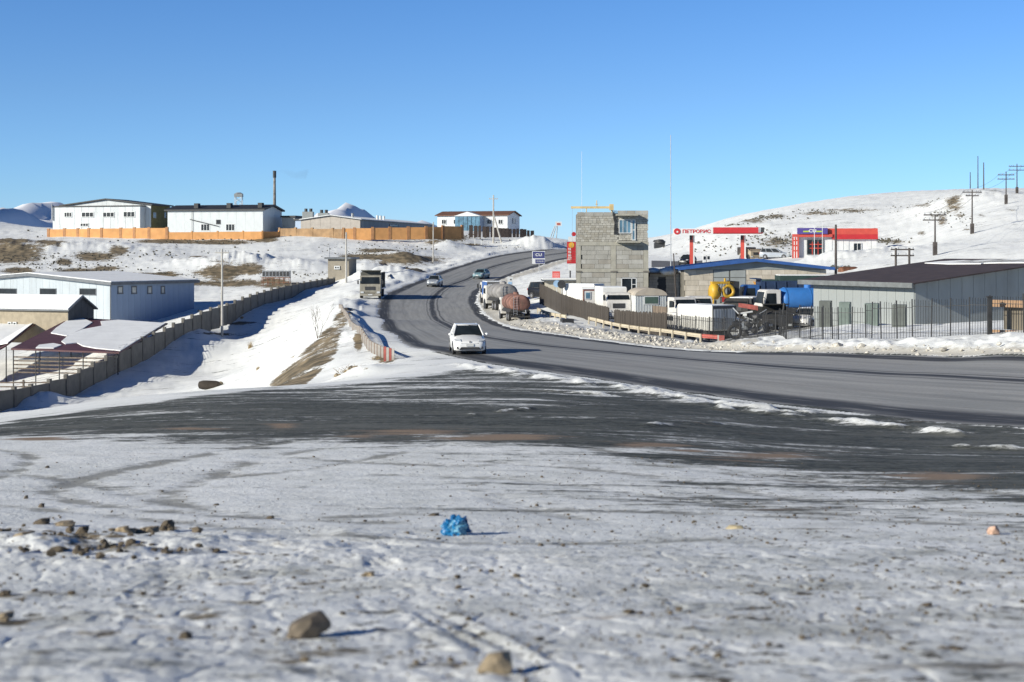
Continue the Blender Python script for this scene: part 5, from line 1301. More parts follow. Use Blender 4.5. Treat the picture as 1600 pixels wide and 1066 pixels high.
m_cabw = M('truck_cab_white', (0.60, 0.58, 0.54), .5, var=.08, dirt=.3); m_chas = M('chassis_black', (0.03, 0.03, 0.03), .8, var=.3, dirt=.4)
def make_truck(name, label, loc, rz, cabmat, kind=None, L=7.5, Wd=2.4, cabh=2.7, bodymat=None, group=None, deflector=False, cat='truck', boxh=2.2, wheels=3, bodyhook=None):
    e = thing(name, label, cat, loc, rz, group); hw = Wd / 2; y0 = -L / 2; cl = 1.75; zf = .62
    m = MB(); prof = [(y0 + .05, zf), (y0, zf + .1), (y0, zf + .85), (y0 + .12, zf + 1.1), (y0 + .38, cabh - .12), (y0 + .55, cabh), (y0 + cl, cabh), (y0 + cl, zf)]
    m.prism(prof, -hw, hw, 'x'); m.build('cab', cabmat, e, bevel=.06)
    a, c = Vector((0, y0 + .13, zf + 1.12)), Vector((0, y0 + .375, cabh - .2)); n = Vector((0, -(c.z - a.z), (c.y - a.y))).normalized()
    m = MB(); q = [Vector((-hw * .9, a.y, a.z)), Vector((hw * .9, a.y, a.z)), Vector((hw * .86, c.y, c.z)), Vector((-hw * .86, c.y, c.z))]; m.hexa([p - n * .005 + Vector((0, .0, 0)) for p in q], [p + n * .03 for p in q]); m.build('windscreen', m_glass, e)
    for sg in (-1, 1):
        m = MB(); m.prism([(y0 + .36, zf + 1.05), (y0 + 1.35, zf + 1.0), (y0 + 1.3, cabh - .3), (y0 + .52, cabh - .3)], sg * (hw - .01), sg * (hw + .02), 'x'); m.build('side_window', m_glass, e)
        m = MB(); m.box(sg * hw * .62, sg * hw * .92, y0 - .05, y0 + .03, zf + .02, zf + .22); m.build('headlight', m_lamp, e)
        m = MB(); m.box(sg * (hw + .12), sg * (hw + .30), y0 + .02, y0 + .10, zf + 1.1, zf + 1.55); m.tube((sg * hw, y0 + .25, zf + 1.65), (sg * (hw + .2), y0 + .06, zf + 1.6), .025, n=4); m.build('mirror', m_dark, e)
        m = MB(); m.tube((sg * (hw + .002), y0 + .85, .52), (sg * (hw - .05), y0 + .85, .52), .60, n=16); m.build('wheel_arch', m_dark, e)
    m = MB(); m.box(-hw * .5, hw * .5, y0 - .03, y0 + .02, zf + .38, zf + .8); m.build('grille', m_dark, e)
    m = MB(); m.box(-hw, hw, y0 - .12, y0 + .12, zf - .30, zf - .02); m.build('bumper', cabmat, e, bevel=.03)
    m = MB(); m.box(-.26, .26, y0 - .15, y0 - .122, zf - .22, zf - .08); m.build('number_plate', m_plate, e)
    if deflector: m = MB(); m.prism([(y0 + .45, cabh + .01), (y0 + cl, cabh + .01), (y0 + cl, cabh + .75), (y0 + 1.1, cabh + .72)], -hw * .8, hw * .8, 'x'); m.build('roof_deflector', cabmat, e, bevel=.05)
    m = MB(); m.box(-.45, .45, y0 + cl + .01, L / 2 - .1, .55, .85); m.build('chassis', m_chas, e)
    ys = [y0 + .85] + ([L / 2 - 1.1] if wheels == 2 else [L / 2 - 2.2, L / 2 - .95] if wheels == 3 else [y0 + 2.6, L / 2 - 2.2, L / 2 - .95])
    for y in ys:
        for sg in (-1, 1): wheel(e, sg * (hw - .17), y, .5, .3)
    yb = y0 + cl + .15; ye = L / 2
    if kind == 'dump':
        m = MB(); zt = cabh + .35; zb_ = 1.15
        m.prism([(-hw, zt), (-hw + .1, zt), (-hw + .2, zb_ + .12), (hw - .2, zb_ + .12), (hw - .1, zt), (hw, zt), (hw - .1, zb_), (-hw + .1, zb_)], yb, ye, 'y'); m.build('dump_body', bodymat, e)
        m = MB(); m.box(-hw + .12, hw - .12, yb, yb + .08, zb_ + .1, zt + .25); m.build('headboard', bodymat, e)
        m = MB(); m.box(-hw + .05, hw - .05, yb - .6, yb - .02, zt + .18, zt + .28); m.build('cab_guard', bodymat, e)
        for k in range(6):
            y = yb + .3 + (ye - yb - .5) * k / 5
            for sg in (-1, 1): m = MB(); m.box(sg * (hw - .01), sg * (hw + .07), y - .05, y + .05, zb_ + .05, zt - .02); m.build('body_rib', bodymat, e)
    elif kind == 'tank':
        R = boxh / 2; zc = 1.05 + R; rings = []
        for y, q in ((yb, .1), (yb + .02, .70), (yb + .15, .92), (yb + .4, 1), (ye - .5, 1), (ye - .15, .93), (ye - .03, .72), (ye, .1)):
            rings.append([(hw * .98 * q * math.cos(a), y, zc + R * q * math.sin(a)) for a in np.linspace(0, 2 * math.pi, 25)[:-1]])
        m = MB(); m.loft(rings); m.build('tank', bodymat, e, smooth=math.radians(50))
        for y in (yb + .45, (yb + ye) / 2, ye - .55):
            m = MB(); m.loft([[((hw * .98 + o) * math.cos(a), y + s_, zc + (R + o) * math.sin(a)) for a in np.linspace(0, 2 * math.pi, 25)[:-1]] for o, s_ in ((.0, -.05), (.03, -.05), (.03, .05), (0, .05))], cap=False); m.build('tank_band', bodymat, e)
        m = MB(); m.tube((0, (yb + ye) / 2, zc + R - .02), (0, (yb + ye) / 2, zc + R + .25), .3, n=12); m.tube((0, (yb + ye) / 2 + .9, zc + R - .02), (0, (yb + ye) / 2 + .9, zc + R + .16), .2, n=10); m.build('hatch', bodymat, e)
        m = MB()
        for sx_ in (-.2, .2): m.tube((sx_ + hw * .45, ye + .12, .7), (sx_ + hw * .45, ye + .05, zc + R * .9), .025, n=4)
        for k in range(7): m.tube((hw * .45 - .2, ye + .11, .9 + .28 * k), (hw * .45 + .2, ye + .11, .9 + .28 * k), .02, n=4)
        m.build('ladder', m_steel, e)
        m = MB(); m.box(-hw * .9, hw * .9, ye - .1, ye + .12, .45, .62); m.build('rear_bumper', m_chas, e)
        m = MB(); m.tube((-hw * .5, ye + .02, 1.25), (-hw * .5, ye + .3, .9), .08, n=8); m.build('drain_valve', m_steel, e)
        m = MB(); m.prism([(-hw, 1.0), (-hw * .8, 1.35), (hw * .8, 1.35), (hw, 1.0)], yb + .1, ye - .1, 'y'); m.build('tank_cradle', m_chas, e)
    elif kind == 'box':
        m = MB(); m.box(-hw, hw, yb, ye, 1.0, 1.0 + boxh); m.build('cargo_box', bodymat, e, bevel=.05)
        for sg in (-1, 1):
            x0, x1 = (-hw + .09, -.02) if sg < 0 else (.02, hw - .09)
            m = MB(); m.box(x0, x1, ye + .003, ye + .05, 1.1, 1.0 + boxh - .22); dr = m.build('rear_door', M('silver_door', (0.42, 0.43, 0.44), .4, .4, var=.2, scale=1, streak=True), e)
            for k in range(4): xx_ = x0 + (x1 - x0) * (k + .5) / 4; m = MB(); m.box(xx_ - .07, xx_ + .07, ye + .051, ye + .085, 1.12, 1.0 + boxh - .26); m.build('door_rib', m_white, dr)
            m = MB(); m.tube((sg * .18, ye + .1, 1.1), (sg * .18, ye + .1, 1.0 + boxh - .2), .02, n=5); m.build('lock_rod', m_dark, dr)
        m = MB(); z1 = 1.0 + boxh; m.box(-hw, hw, ye + .002, ye + .07, z1 - .2, z1 + .02).box(-hw, -hw + .08, ye + .002, ye + .07, 1, z1 - .2).box(hw - .08, hw, ye + .002, ye + .07, 1, z1 - .2); m.build('door_frame', M('frame_grey', (0.10, 0.10, 0.10), .6), e)
        m = MB(); m.box(-hw * .96, hw * .96, yb + .1, ye - .1, 1.0 + boxh + .004, 1.0 + boxh + .07); m.build('snow_cover', m_snow, e)
    elif kind == 'flat':
        m = MB(); m.box(-hw, hw, yb, ye, 1.0, 1.15); m.build('load_bed', bodymat, e)
        for sg in (-1, 1): m = MB(); m.box(sg * (hw - .06), sg * hw, yb, ye, 1.151, 1.151 + boxh); m.build('side_board', bodymat, e)
        for y in (yb, ye - .06): m = MB(); m.box(-hw + .07, hw - .07, y, y + .06, 1.151, 1.151 + boxh); m.build('end_board', bodymat, e)
    return e
# the dump truck coming down the left lane
(l, r) = place(582, 174, .03, -1)
make_truck('dump_truck', 'dusty beige dump truck at the left edge of the road bend', l, r, M('dusty_beige_cab', (0.27, 0.25, 0.20), .7, var=.15, dirt=.5), 'dump', 7.8, 2.5, 2.75, M('dusty_dump_body', (0.10, 0.10, 0.085), .8, var=.2, dirt=.4))
# tankers on the inner verge, seen from behind
(l, r) = place(804, 129, -.15, .99)
pt_ = make_truck('tanker_truck', 'tanker with a faded pink-brown tank, nearest of the trucks parked on the inner verge', l, r, m_cabw, 'tank', 8.2, 2.45, 2.5, M('faded_pink_tank', (0.21, 0.105, 0.08), .85, var=.4, scale=1.2, dirt=.6), boxh=1.9, group='trucks parked on the inner verge')
pt_.scale = (.80, .80, .80)
(l, r) = place(782, 148, -.22, .97)
make_truck('tanker_truck', 'white-cabbed truck with grey load between the pink tanker and the blue-loaded truck', l, r, m_cabw, 'tank', 7.0, 2.3, 2.5, M('grey_tank', (0.25, 0.24, 0.23), .7, var=.2, dirt=.3), boxh=1.7, group='trucks parked on the inner verge')
(l, r) = place(770, 162, -.16, .98)
make_truck('small_truck', 'white truck with blue load, farthest of the trucks parked on the inner verge', l, r, m_cabw, 'box', 6.0, 2.2, 2.4, M('blue_load', (0.05, 0.12, 0.32), .6, var=.15), boxh=1.5, wheels=2, group='trucks parked on the inner verge')
# yard behind the fences
(l, r) = place(1092, 109, -.53, .85)
bt_ = make_truck('box_truck', 'white box truck with silver rear doors and snow on top behind the railings', l, r, m_cabw, 'box', 6.4, 2.5, 2.3, M('white_box_body', (0.66, 0.65, 0.60), .6, var=.04, dirt=.12), boxh=2.0, wheels=2)
bt_.scale = (.92, .92, .92)
(l, r) = place(1083, 124, .15, -1)
make_truck('small_truck', 'old white cab-over truck facing the road just behind the white box truck', l, r, m_cabw, 'flat', 5.5, 2.0, 2.5, m_wood, boxh=.5, wheels=2)
(l, r) = place(957, 128, .12, -1)
make_truck('small_truck', 'white truck with open windscreen in the fence gap, left of the domed camper box', l, r, m_cabw, 'box', 6.0, 2.2, 2.35, M('white_van_body', (0.70, 0.69, 0.65), .5, var=.05, dirt=.1), boxh=1.75, wheels=2)
(l, r) = place(1000, 128, -.1, -1)
make_truck('small_truck', 'white-cabbed truck whose cab stands left of the corrugated camper box', (l[0] - 1.0, l[1] + 1.5, l[2]), r, m_cabw, 'flat', 5.5, 2.2, 2.5, m_wood, boxh=.4, wheels=2)
(l, r) = place(1245, 122, -1, -.12)
make_truck('tanker_truck', 'white-cabbed truck with a bright blue tank left of the grey metal hall', l, r, m_cabw, 'tank', 7.0, 2.3, 2.9, M('bright_blue_tank', (0.035, 0.16, 0.44), .5, var=.08, dirt=.08), boxh=2.0)
(l, r) = place(1215, 136, -1, -.05)
make_truck('dump_truck', 'blue dump truck in front of the workshop wall', l, r, M('blue_cab', (0.03, 0.10, 0.28), .5, var=.1, dirt=.15), 'dump', 7.5, 2.4, 2.8, M('dark_blue_body', (0.02, 0.04, 0.09), .6, var=.2))
(l, r) = place(1243, 141, -1, 0)
make_truck('cargo_truck', 'dark green truck with raised load behind the blue tank', l, r, M('dark_green_cab', (0.03, 0.06, 0.05), .6, var=.1), 'box', 7.5, 2.4, 3.2, M('dark_green_body', (0.025, 0.05, 0.045), .7, var=.2), boxh=2.6)
(l, r) = place(1205, 112, .1, -1)
tp_ = make_truck('dump_truck', 'black tipper with pale body rim standing behind the leaning railings', l, r, m_chas, 'dump', 6.0, 2.4, 2.0, M('black_tipper_body', (0.02, 0.02, 0.018), .8, var=.2))

tp_.scale = (.84, .84, .84)
# camper box with a domed roof
def dome_box():
    g = G(1017, 124); s = 124 / F; e = thing('camper_box', 'white corrugated camper box with domed tan roof and one green-grey window', 'camper', g, math.radians(8))
    hw = 25 * s; zt = (HY - 462) * s - g.z; zd = (HY - 450.5) * s - g.z
    m = MB(); m.box(-hw, hw, 0, 3.5, .4, zt); m.build('box_wall', m_white, e)
    for k in range(20): x = -hw + (k + .5) * 2 * hw / 20; m = MB(); m.prism([(x - .05, -.002), (x - .02, -.05), (x + .02, -.05), (x + .05, -.002)], .4, zt, 'z'); m.build('corrugation', m_wsheet, e)
    m = MB(); pr = [(hw * 1.03 * math.cos(a), zt + (zd - zt) * math.sin(a) + .003) for a in np.linspace(0, math.pi, 15)]; m.prism(pr, -.12, 3.6, 'y'); m.build('dome_roof', M('tan_canvas', (0.42, 0.37, 0.30), .9, var=.1), e, smooth=math.radians(40))
    x0, x1, z0, z1 = (1007 - 1017) * s, (1028 - 1017) * s, (HY - 474.5) * s - g.z, (HY - 464) * s - g.z
    m = MB(); m.box(x0 - .08, x1 + .08, -.09, -.02, z0 - .08, z1 + .08); w = m.build('window', m_white, e); m = MB(); m.box(x0, x1, -.11, -.085, z0, z1); m.build('pane', M('green_pane', (0.07, 0.11, 0.09), .3), w)
    for y in (.8, 2.8):
        for sg in (-1, 1): wheel(e, sg * (hw - .2), y, .4, .25)
dome_box()
# cabins and boxes behind the board fence
def cabin(px0, px1, y0, y1, d, label, wallm, roofm, name='cargo_container', cat='container', rz=0, wins=(), depth=2.4, trim=None):
    s = d / F; g = G((px0 + px1) / 2, d); e = thing(name, label, cat, g, math.radians(rz)); hw = (px1 - px0) / 2 * s; zt = (HY - y0) * s - g.z
    m = MB(); m.box(-hw, hw, 0, depth, -.3, zt); m.build('wall', wallm, e); m = MB(); m.box(-hw - .1, hw + .1, -.12, depth + .1, zt + .003, zt + .12); m.build('roof', roofm, e)
    if trim: 
        m = MB(); m.box(-hw, hw, -.04, -.002, zt - .14, zt).box(-hw, -hw + .1, -.04, -.002, -.3, zt - .14); m.build('trim', trim, e)
    for a, b_, c, q in wins:
        X0, X1, Z0, Z1 = (a - (px0 + px1) / 2) * s, (b_ - (px0 + px1) / 2) * s, (HY - q) * s - g.z, (HY - c) * s - g.z
        m = MB(); m.box(X0, X1, -.06, -.003, Z0, Z1); w = m.build('window', m_white, e); m = MB(); m.box(X0 + .08, X1 - .08, -.08, -.061, Z0 + .08, Z1 - .08); m.build('pane', m_glassb, w)
    return e
cabin(893, 917, 447.5, 470, 146, 'plain white container behind the board fence below the tower', m_cabw, m_snow)
cabin(911, 940, 452, 476, 136, 'white cabin with red-brown trim and curtained windows behind the board fence', m_cabw, m_snow, 'site_cabin', 'cabin', wins=((914, 923, 456, 468), (929, 937, 456, 472)), trim=M('red_brown_trim', (0.18, 0.05, 0.03), .7))
# yellow drum machine
def drum_machine():
    g = G(1128, 134); s = 134 / F; e = thing('concrete_mixer', 'yellow drum machine with dark hopper in front of the workshop gate', 'mixer', g, math.radians(10)); Z = lambda y: (HY - y) * s - g.z
    my = M('machine_yellow', (0.55, 0.33, 0.03), .5, var=.15, dirt=.25)
    m = MB(); c = Vector((-.75, 0, Z(456))); rings = [[(c.x - .45 + q, r * math.cos(a), c.z + r * math.sin(a)) for a in np.linspace(0, 2 * math.pi, 19)[:-1]] for q, r in ((0, .5), (.1, .72), (.35, .8), (.75, .72), (1.0, .45))]; m.loft(rings); m.build('drum', my, e, smooth=math.radians(50))
    c = Vector((.45, -.55, Z(455))); R, r = .5, .17; rings = []
    for a in np.linspace(0, 2 * math.pi, 21)[:-1]:
        rings.append([(c.x + (R + r * math.cos(b_)) * math.cos(a), c.y + r * math.sin(b_), c.z + (R + r * math.cos(b_)) * math.sin(a)) for b_ in np.linspace(0, 2 * math.pi, 11)[:-1]])
    m = MB(); m.loft(rings + [rings[0]], cap=False); m.build('ring_gear', my, e, smooth=True)
    m = MB(); m.box(-1.0, 1.1, -.2, .5, Z(444), Z(440)); m.tube((.3, 0, Z(442)), (.3, 0, Z(435)), .1); m.build('top_frame', my, e)
    m = MB(); m.prism([(.75, Z(462)), (1.6, Z(468)), (1.65, Z(440)), (.7, Z(438.5))], -.2, .7, 'y'); m.build('hopper', m_dark, e)
    m = MB(); m.box(-.2, .35, -.5, -.1, Z(472), Z(464)); m.build('red_motor', m_red, e)
    for x in (-1.1, 1.0):
        for y in (-.5, .5): m = MB(); m.tube((x, y, -.2), (x * .8, y * .6, Z(458)), .07, n=6); m.build('leg', my, e)
    for k in range(4): m = MB(); p0 = Vector((-.4 + .25 * k, -.6, Z(443))); p1 = Vector((-.6 + .3 * k, -.75, Z(453))); p2 = Vector((-.3 + .2 * k, -.6, Z(462))); m.tube(p0, p1, .035, n=5).tube(p1, p2, .035, n=5); m.build('hose', m_dark, e)
drum_machine()
def loader():
    g = G(1196, 143); s = 143 / F; e = thing('loader', 'small orange and black loader against the workshop wall', 'loader', g); Z = lambda y: (HY - y) * s - g.z
    mo = M('machine_orange', (0.60, 0.28, 0.03), .5, var=.1, dirt=.2)
    m = MB(); m.prism([(-.9, Z(452)), (1.0, Z(452)), (.9, Z(446)), (.2, Z(443)), (-.8, Z(443.5))], -.4, .5, 'y'); m.build('engine_cover', mo, e, bevel=.05)
    m = MB(); m.box(-.55, .25, -.35, .45, Z(443) + .003, Z(437)); m.build('cab', m_dark, e, bevel=.04)
    m = MB(); m.prism([(-1.0, Z(446)), (-.6, Z(442)), (-1.2, Z(440))], -.4, .4, 'y'); m.build('arm', mo, e)
    m = MB(); m.prism([(1.0, Z(450)), (1.35, Z(441)), (1.1, Z(440)), (.8, Z(447))], -.3, .3, 'y'); m.build('arm', mo, e)
    for x in (-.6, .7):
        for sg in (-1, 1): m = MB(); m.tube((x, sg * .45, Z(455)), (x, sg * .62, Z(455)), .38, n=14); m.build('wheel', m_rubber, e)
    m = MB(); m.box(-.8, .9, -.35, .35, 0, Z(452)); m.build('frame', m_dark, e)
loader()
# rusty drum tank above the metal hall roof and the pallet heap behind it
g = G(1326, 168); s = 168 / F
t = thing('rusty_tank', 'rusty brown lying tank beyond the left end of the dark brown roof', 'tank', g, math.radians(20)); zc = (HY - 424) * s - g.z
m = MB(); rings = [[(q, .62 * f * math.cos(a), zc + .55 * f * math.sin(a)) for a in np.linspace(0, 2 * math.pi, 17)[:-1]] for q, f in ((-1.3, .2), (-1.2, .8), (-.95, 1), (.9, 1), (1.15, .8), (1.25, .2))]; m.loft(rings); m.build('tank_shell', m_pipe, t, smooth=math.radians(50))
m = MB(); m.box(-.8, -.6, -.4, .4, -.3, zc - .4).box(.5, .7, -.4, .4, -.3, zc - .4); m.build('saddle', m_steel, t)
t = thing('scrap_heap', 'grey-green scrap heap with frosty blue wire left of the rusty tank', 'heap', G(1309, 172)); zz_ = (HY - 420) * 172 / F - t.location.z
m = MB()
for q in range(14): m.rock((rb.uniform(-1, 1.4), rb.uniform(-.4, .4), rb.uniform(0, zz_)), rb.uniform(.3, .6), q, 1)
m.build('rubble', M('scrap', (0.13, 0.14, 0.12), .9, var=.4), t)
for q in range(10): m = MB(); a = rb.uniform(0, 3); p = Vector((.4 + rb.uniform(-.7, .7), 0, zz_)); m.tube(p, p + Vector((math.cos(a) * .7, 0, abs(math.sin(a)) * .6)), .05, n=4); m.build('bent_wire', m_bsheet, t)
(l, r) = place(1171, 226, .3, -.95)
make_truck('delivery_van', 'beige-brown boxy van just behind the right canopy pillar', l, r, m_beige, 'box', 4.6, 1.9, 1.9, m_beige, boxh=1.2, wheels=2, cat='van')

(l, r) = place(1054, 122, .3, -.95)
make_truck('small_truck', 'white truck cab showing between the domed camper box and the white box truck', l, r, m_cabw, 'flat', 5.0, 2.0, 2.5, m_wood, boxh=.5, wheels=2)
(l, r) = place(1163, 126, -.4, -.9)
make_truck('cargo_truck', 'dark truck with grey box standing right of the yellow drum machine', l, r, m_chas, 'box', 6.0, 2.2, 2.1, m_greyd, boxh=1.1, wheels=2)
(l, r) = place(1128, 118, .9, -.3)
make_car('parked_car', 'silver van behind the white box truck in the yard', l, r, m_csilver, 4.6, 1.8, 1.9, van=True)
(l, r) = place(925, 141, .8, -.5)
make_truck('small_truck', 'white truck behind the red-brown trimmed cabin', l, r, m_cabw, 'box', 5.5, 2.1, 2.4, M('white_van_body', (.7, .69, .65)), boxh=1.6, wheels=2)
(l, r) = place(1262, 112, -.5, -.85)
make_car('parked_car', 'dusty white car parked close to the left end of the grey metal hall', l, r, m_cwhite, 4.4, 1.75, 1.55, van=True)
# ------------------------------------------------------------------ fences by the road
m_board = M('grey_brown_board', (0.062, 0.052, 0.043), .95, var=.45, scale=2, dirt=.3, streak=True)
plank_fence('board_fence', 'weathered brown board fence running down from the annex to the tower front', [(844, 443, 470, 150), (878, 460, 486, 134), (908, 469, 497, 125), (938, 477, 505, 118), (951, 480, 510, 115)], m_board, pitch=.19, w=.165)
plank_fence('board_fence', 'weathered brown board fence in front of the domed camper box, right of the gap', [(961, 484, 512, 113), (1000, 487, 515, 109), (1042, 489, 519, 105)], m_board, pitch=.17, w=.15)
m_iron = M('black_iron', (0.028, 0.028, 0.028), .6, var=.3)
def iron_fence(name, label, pts, pitch=.155, step_tops=True, rails=(.12, .82), pr=.011, postr=.035, lean=0.0):
    g0 = W(pts[0][0], pts[0][2], pts[0][3]); g0.z = H(g0.x, g0.y); t = thing(name, label, 'fence', g0); src = None; rr = random.Random(5)
    Q = [(W(px, yt, d) - g0, W(px, yb, d) - g0) for px, yt, yb, d in pts]
    for k in range(len(Q) - 1):
        (At, Ab), (Bt, Bb) = Q[k], Q[k + 1]; L = (Vector((Bb.x - Ab.x, Bb.y - Ab.y, 0))).length; n = max(1, int(L / pitch)); zt = (At.z + Bt.z) / 2
        for i in range(1, n):
            f = i / n; P_ = Ab.lerp(Bb, f); gz = H(P_.x + g0.x, P_.y + g0.y) - g0.z - .05; hh = zt - gz + rr.uniform(-.02, .02)
            if src is None: m = MB(); m.tube((0, 0, 0), (0, 0, .97), pr, pr, 4); m.tube((0, 0, .97), (0, 0, 1.0), pr * 1.4, .002, 4); src = m.build('picket', m_iron, t); o = src
            else: o = inst(src, t)
            o.location = (P_.x, P_.y, gz); o.scale = (1, 1, hh); o.rotation_euler = (0, rr.uniform(-.012, .012), 0)
        for f in rails:
            z0 = Ab.z + (zt - Ab.z) * f; z1 = Bb.z + (zt - Bb.z) * f
            m = MB(); m.tube((Ab.x, Ab.y, z0), (Bb.x, Bb.y, z1), .02, n=4); m.build('rail', m_iron, t)
        m = MB(); m.tube((Ab.x, Ab.y, Ab.z - .4), (Ab.x + rr.uniform(-.05, .05) + lean, Ab.y, max(At.z, zt) + .02), postr, n=6); m.build('post', m_iron, t)
    m = MB(); m.tube((Bb.x, Bb.y, Bb.z - .4), (Bb.x, Bb.y, Bt.z + .05), postr, n=6); m.build('post', m_iron, t)
    return t
iron_fence('iron_fence', 'low black railings in front of the white box truck', [(1045, 492, 521, 104), (1064, 493, 523, 101), (1086, 494, 527, 98), (1108, 496, 531, 95.5), (1132, 497, 536, 93), (1156, 497, 537, 91), (1184, 493, 538, 88.5), (1212, 488, 538, 86)], pitch=.13, pr=.018)
iron_fence('iron_fence', 'tall thin iron railings between the tipper and the metal hall', [(1216, 485, 537, 85), (1228, 482, 537, 83), (1249, 477, 536, 81.5), (1265, 478, 533, 80.5), (1286, 479, 530, 79.5)], pitch=.12, pr=.016, lean=.06)
iron_fence('iron_fence', 'tall spiked iron fence in stepped sections in front of the grey metal hall', [(1286, 481, 527, 79), (1301, 481, 527, 78.5), (1310, 481, 527, 78), (1331, 480, 527, 77.5), (1353, 480, 527, 77), (1362, 473, 527, 76.5), (1377, 472, 527, 76), (1402, 472, 527, 75.2), (1426, 469, 527, 74.5), (1455, 468, 527.5, 73.5), (1485, 467, 528, 72.6), (1515, 466, 528, 71.6)], pitch=.16, pr=.0125)
iron_fence('iron_gate', 'iron gate with brown cross boards and heavy dark post at the right edge', [(1546, 465, 528.5, 70.6), (1600, 461, 528.5, 69), (1650, 459, 529, 67.5), (1720, 456, 530, 66)], pitch=.15, pr=.0125)
iron_fence('iron_fence', 'last iron fence section left of the heavy gate post', [(1515, 466, 528, 71.6), (1545, 465, 528, 70.7)], pitch=.155, pr=.0125)
g = G(1546, 70.5); t = thing('gate_post', 'heavy dark square gate post left of the brown-boarded gate', 'post', g); m = MB(); m.box(-.09, .09, -.09, .09, -.3, (HY - 465) / F * 70.5 - g.z); m.build('shaft', m_iron, t); m = MB(); m.box(-.13, .13, -.13, .13, (HY - 465) / F * 70.5 - g.z + .002, (HY - 464) / F * 70.5 - g.z + .04); m.build('cap', m_iron, t)
g = W(1551, 500, 71.5); t = thing('gate_boards', 'wide brown boards standing behind the iron gate at the right edge', 'boards', (g.x, g.y, H(g.x, g.y)))
m_brd = M('light_brown_board', (0.27, 0.17, 0.10), .9, var=.15)
e2 = W(1720, 480, 67) - Vector((g.x, g.y, 0))
for y0, y1 in ((469, 480), (516, 527)):
    m = MB(); z0, z1 = (HY - y1) / F * 71 - t.location.z, (HY - y0) / F * 71 - t.location.z; m.hexa([(0, 0, z0), (e2.x, e2.y, z0), (e2.x, e2.y + .05, z0), (0, .05, z0)], [(0, 0, z1), (e2.x, e2.y, z1), (e2.x, e2.y + .05, z1), (0, .05, z1)]); m.build('board', m_brd, t)
m = MB(); z0, z1 = (HY - 516) / F * 71 - t.location.z, (HY - 480) / F * 71 - t.location.z; m.hexa([(.6, .1, z0 + .01), (e2.x, e2.y + .1, z0 + .01), (e2.x, e2.y + .13, z0 + .01), (.6, .13, z0 + .01)], [(.6, .1, z1 - .01), (e2.x, e2.y + .1, z1 - .01), (e2.x, e2.y + .13, z1 - .01), (.6, .13, z1 - .01)]); m.build('back_panel', M('khaki_panel', (0.14, 0.12, 0.09), .9), t)

# ------------------------------------------------------------------ guard rails
m_railw = M('rail_white', (0.46, 0.43, 0.38), .7, var=.2, dirt=.4); m_cream = M('rail_cream', (0.50, 0.44, 0.33), .7, var=.12, dirt=.2); m_railr = M('rail_red', (0.38, 0.10, 0.08), .7, var=.3, dirt=.35)
m_railb = M('rail_rust', (0.22, 0.12, 0.08), .8, var=.3)
def guard_rail(name, label, pts, h, beam_h, matf, step, post_mat, slats=False, endmat=None, group=None, beam=True):
    """pts: (px, d); follows the ground"""
    P = [G(px, d) for px, d in pts]; L = catmull([(p.x, p.y) for p in P], 8)
    cum = np.concatenate([[0], np.cumsum(np.hypot(*(L[1:] - L[:-1]).T))]); tot = cum[-1]
    def at(s): x = float(np.interp(s, cum, L[:, 0])); y = float(np.interp(s, cum, L[:, 1])); return Vector((x, y, H(x, y)))
    g0 = at(0); t = thing(name, label, 'guard rail', g0, 0, group); n = int(tot / step); src = {}
    for i in range(n + 1):
        p = at(i * tot / n) - g0; q = at(min(tot, i * tot / n + .2)) - at(max(0, i * tot / n - .2)); a = math.atan2(q.y, q.x)
        mt_ = post_mat(i) if callable(post_mat) else post_mat
        if mt_.name not in src:
            m = MB(); m.box(-.07, .07, -.05, .05, -.4, h); o = m.build('post', mt_, t); src[mt_.name] = o
        else: o = inst(src[mt_.name], t)
        o.location = p; o.rotation_euler = (0, 0, a)
        if i < n and beam:
            q_ = at((i + 1) * tot / n) - g0; dr = (q_ - p); dr.z = 0; nn = Vector((-dr.y, dr.x, 0)).normalized(); 
            for s_ in (-.075,):
                m = MB(); prof = [(-.0, -.5), (-.05, -.32), (-.0, -.1), (-.0, .1), (-.05, .32), (0, .5), (.03, .5), (-.02, .32), (.03, .1), (.03, -.1), (-.02, -.32), (.03, -.5)]
                A_ = [p + nn * (s_ + u) + Vector((0, 0, h - beam_h / 2 + v * beam_h)) for u, v in prof]; B_ = [q_ + nn * (s_ + u) + Vector((0, 0, h - beam_h / 2 + v * beam_h)) for u, v in prof]
                m.loft([A_, B_]); m.build('beam', matf(i, n), t)
    return t
guard_rail('guard_rail', 'red and white slatted guard rail curving along the outer side of the bend', [(608, 74.5), (596, 79), (580, 86), (566, 95), (552, 107), (541, 120), (534, 133), (530, 143)], .66, .13, lambda i, n: m_railr if i < 1 else m_railw, .46, lambda i: (m_railw, m_railb, m_railw, m_railw, m_railw, m_railw, m_railb, m_railw, m_railw)[i % 9])
p = G(608, 74.3)
t = thing('rail_end_plate', 'red and white striped end piece of the slatted guard rail', 'end plate', p); 
for k in range(4): m = MB(); m.box(-.28 + .14 * k, -.15 + .14 * k, -.05, .03, -.1, .78 - .04 * k); m.build('stripe', (m_railr, m_railw)[k % 2], t)
guard_rail('guard_rail', 'short white post-and-beam guard rail beyond the dump truck', [(606, 212), (614, 221), (624, 231), (637, 242)], .85, .3, lambda i, n: m_railw, 3.2, m_railw)
guard_rail('guard_rail', 'long cream guard rail with red end in front of the board fence', [(1124, 92.5), (1100, 94), (1060, 97.5), (1010, 103), (960, 110), (920, 117)], .58, .26, lambda i, n: m_railr if i < 1 else m_cream, 2.0, m_cream)
guard_rail('guard_rail', 'short broken cream guard rail beside the parked pink tanker', [(884, 121), (868, 125), (852, 130), (840, 136)], .6, .28, lambda i, n: m_cream, 2.0, m_cream)
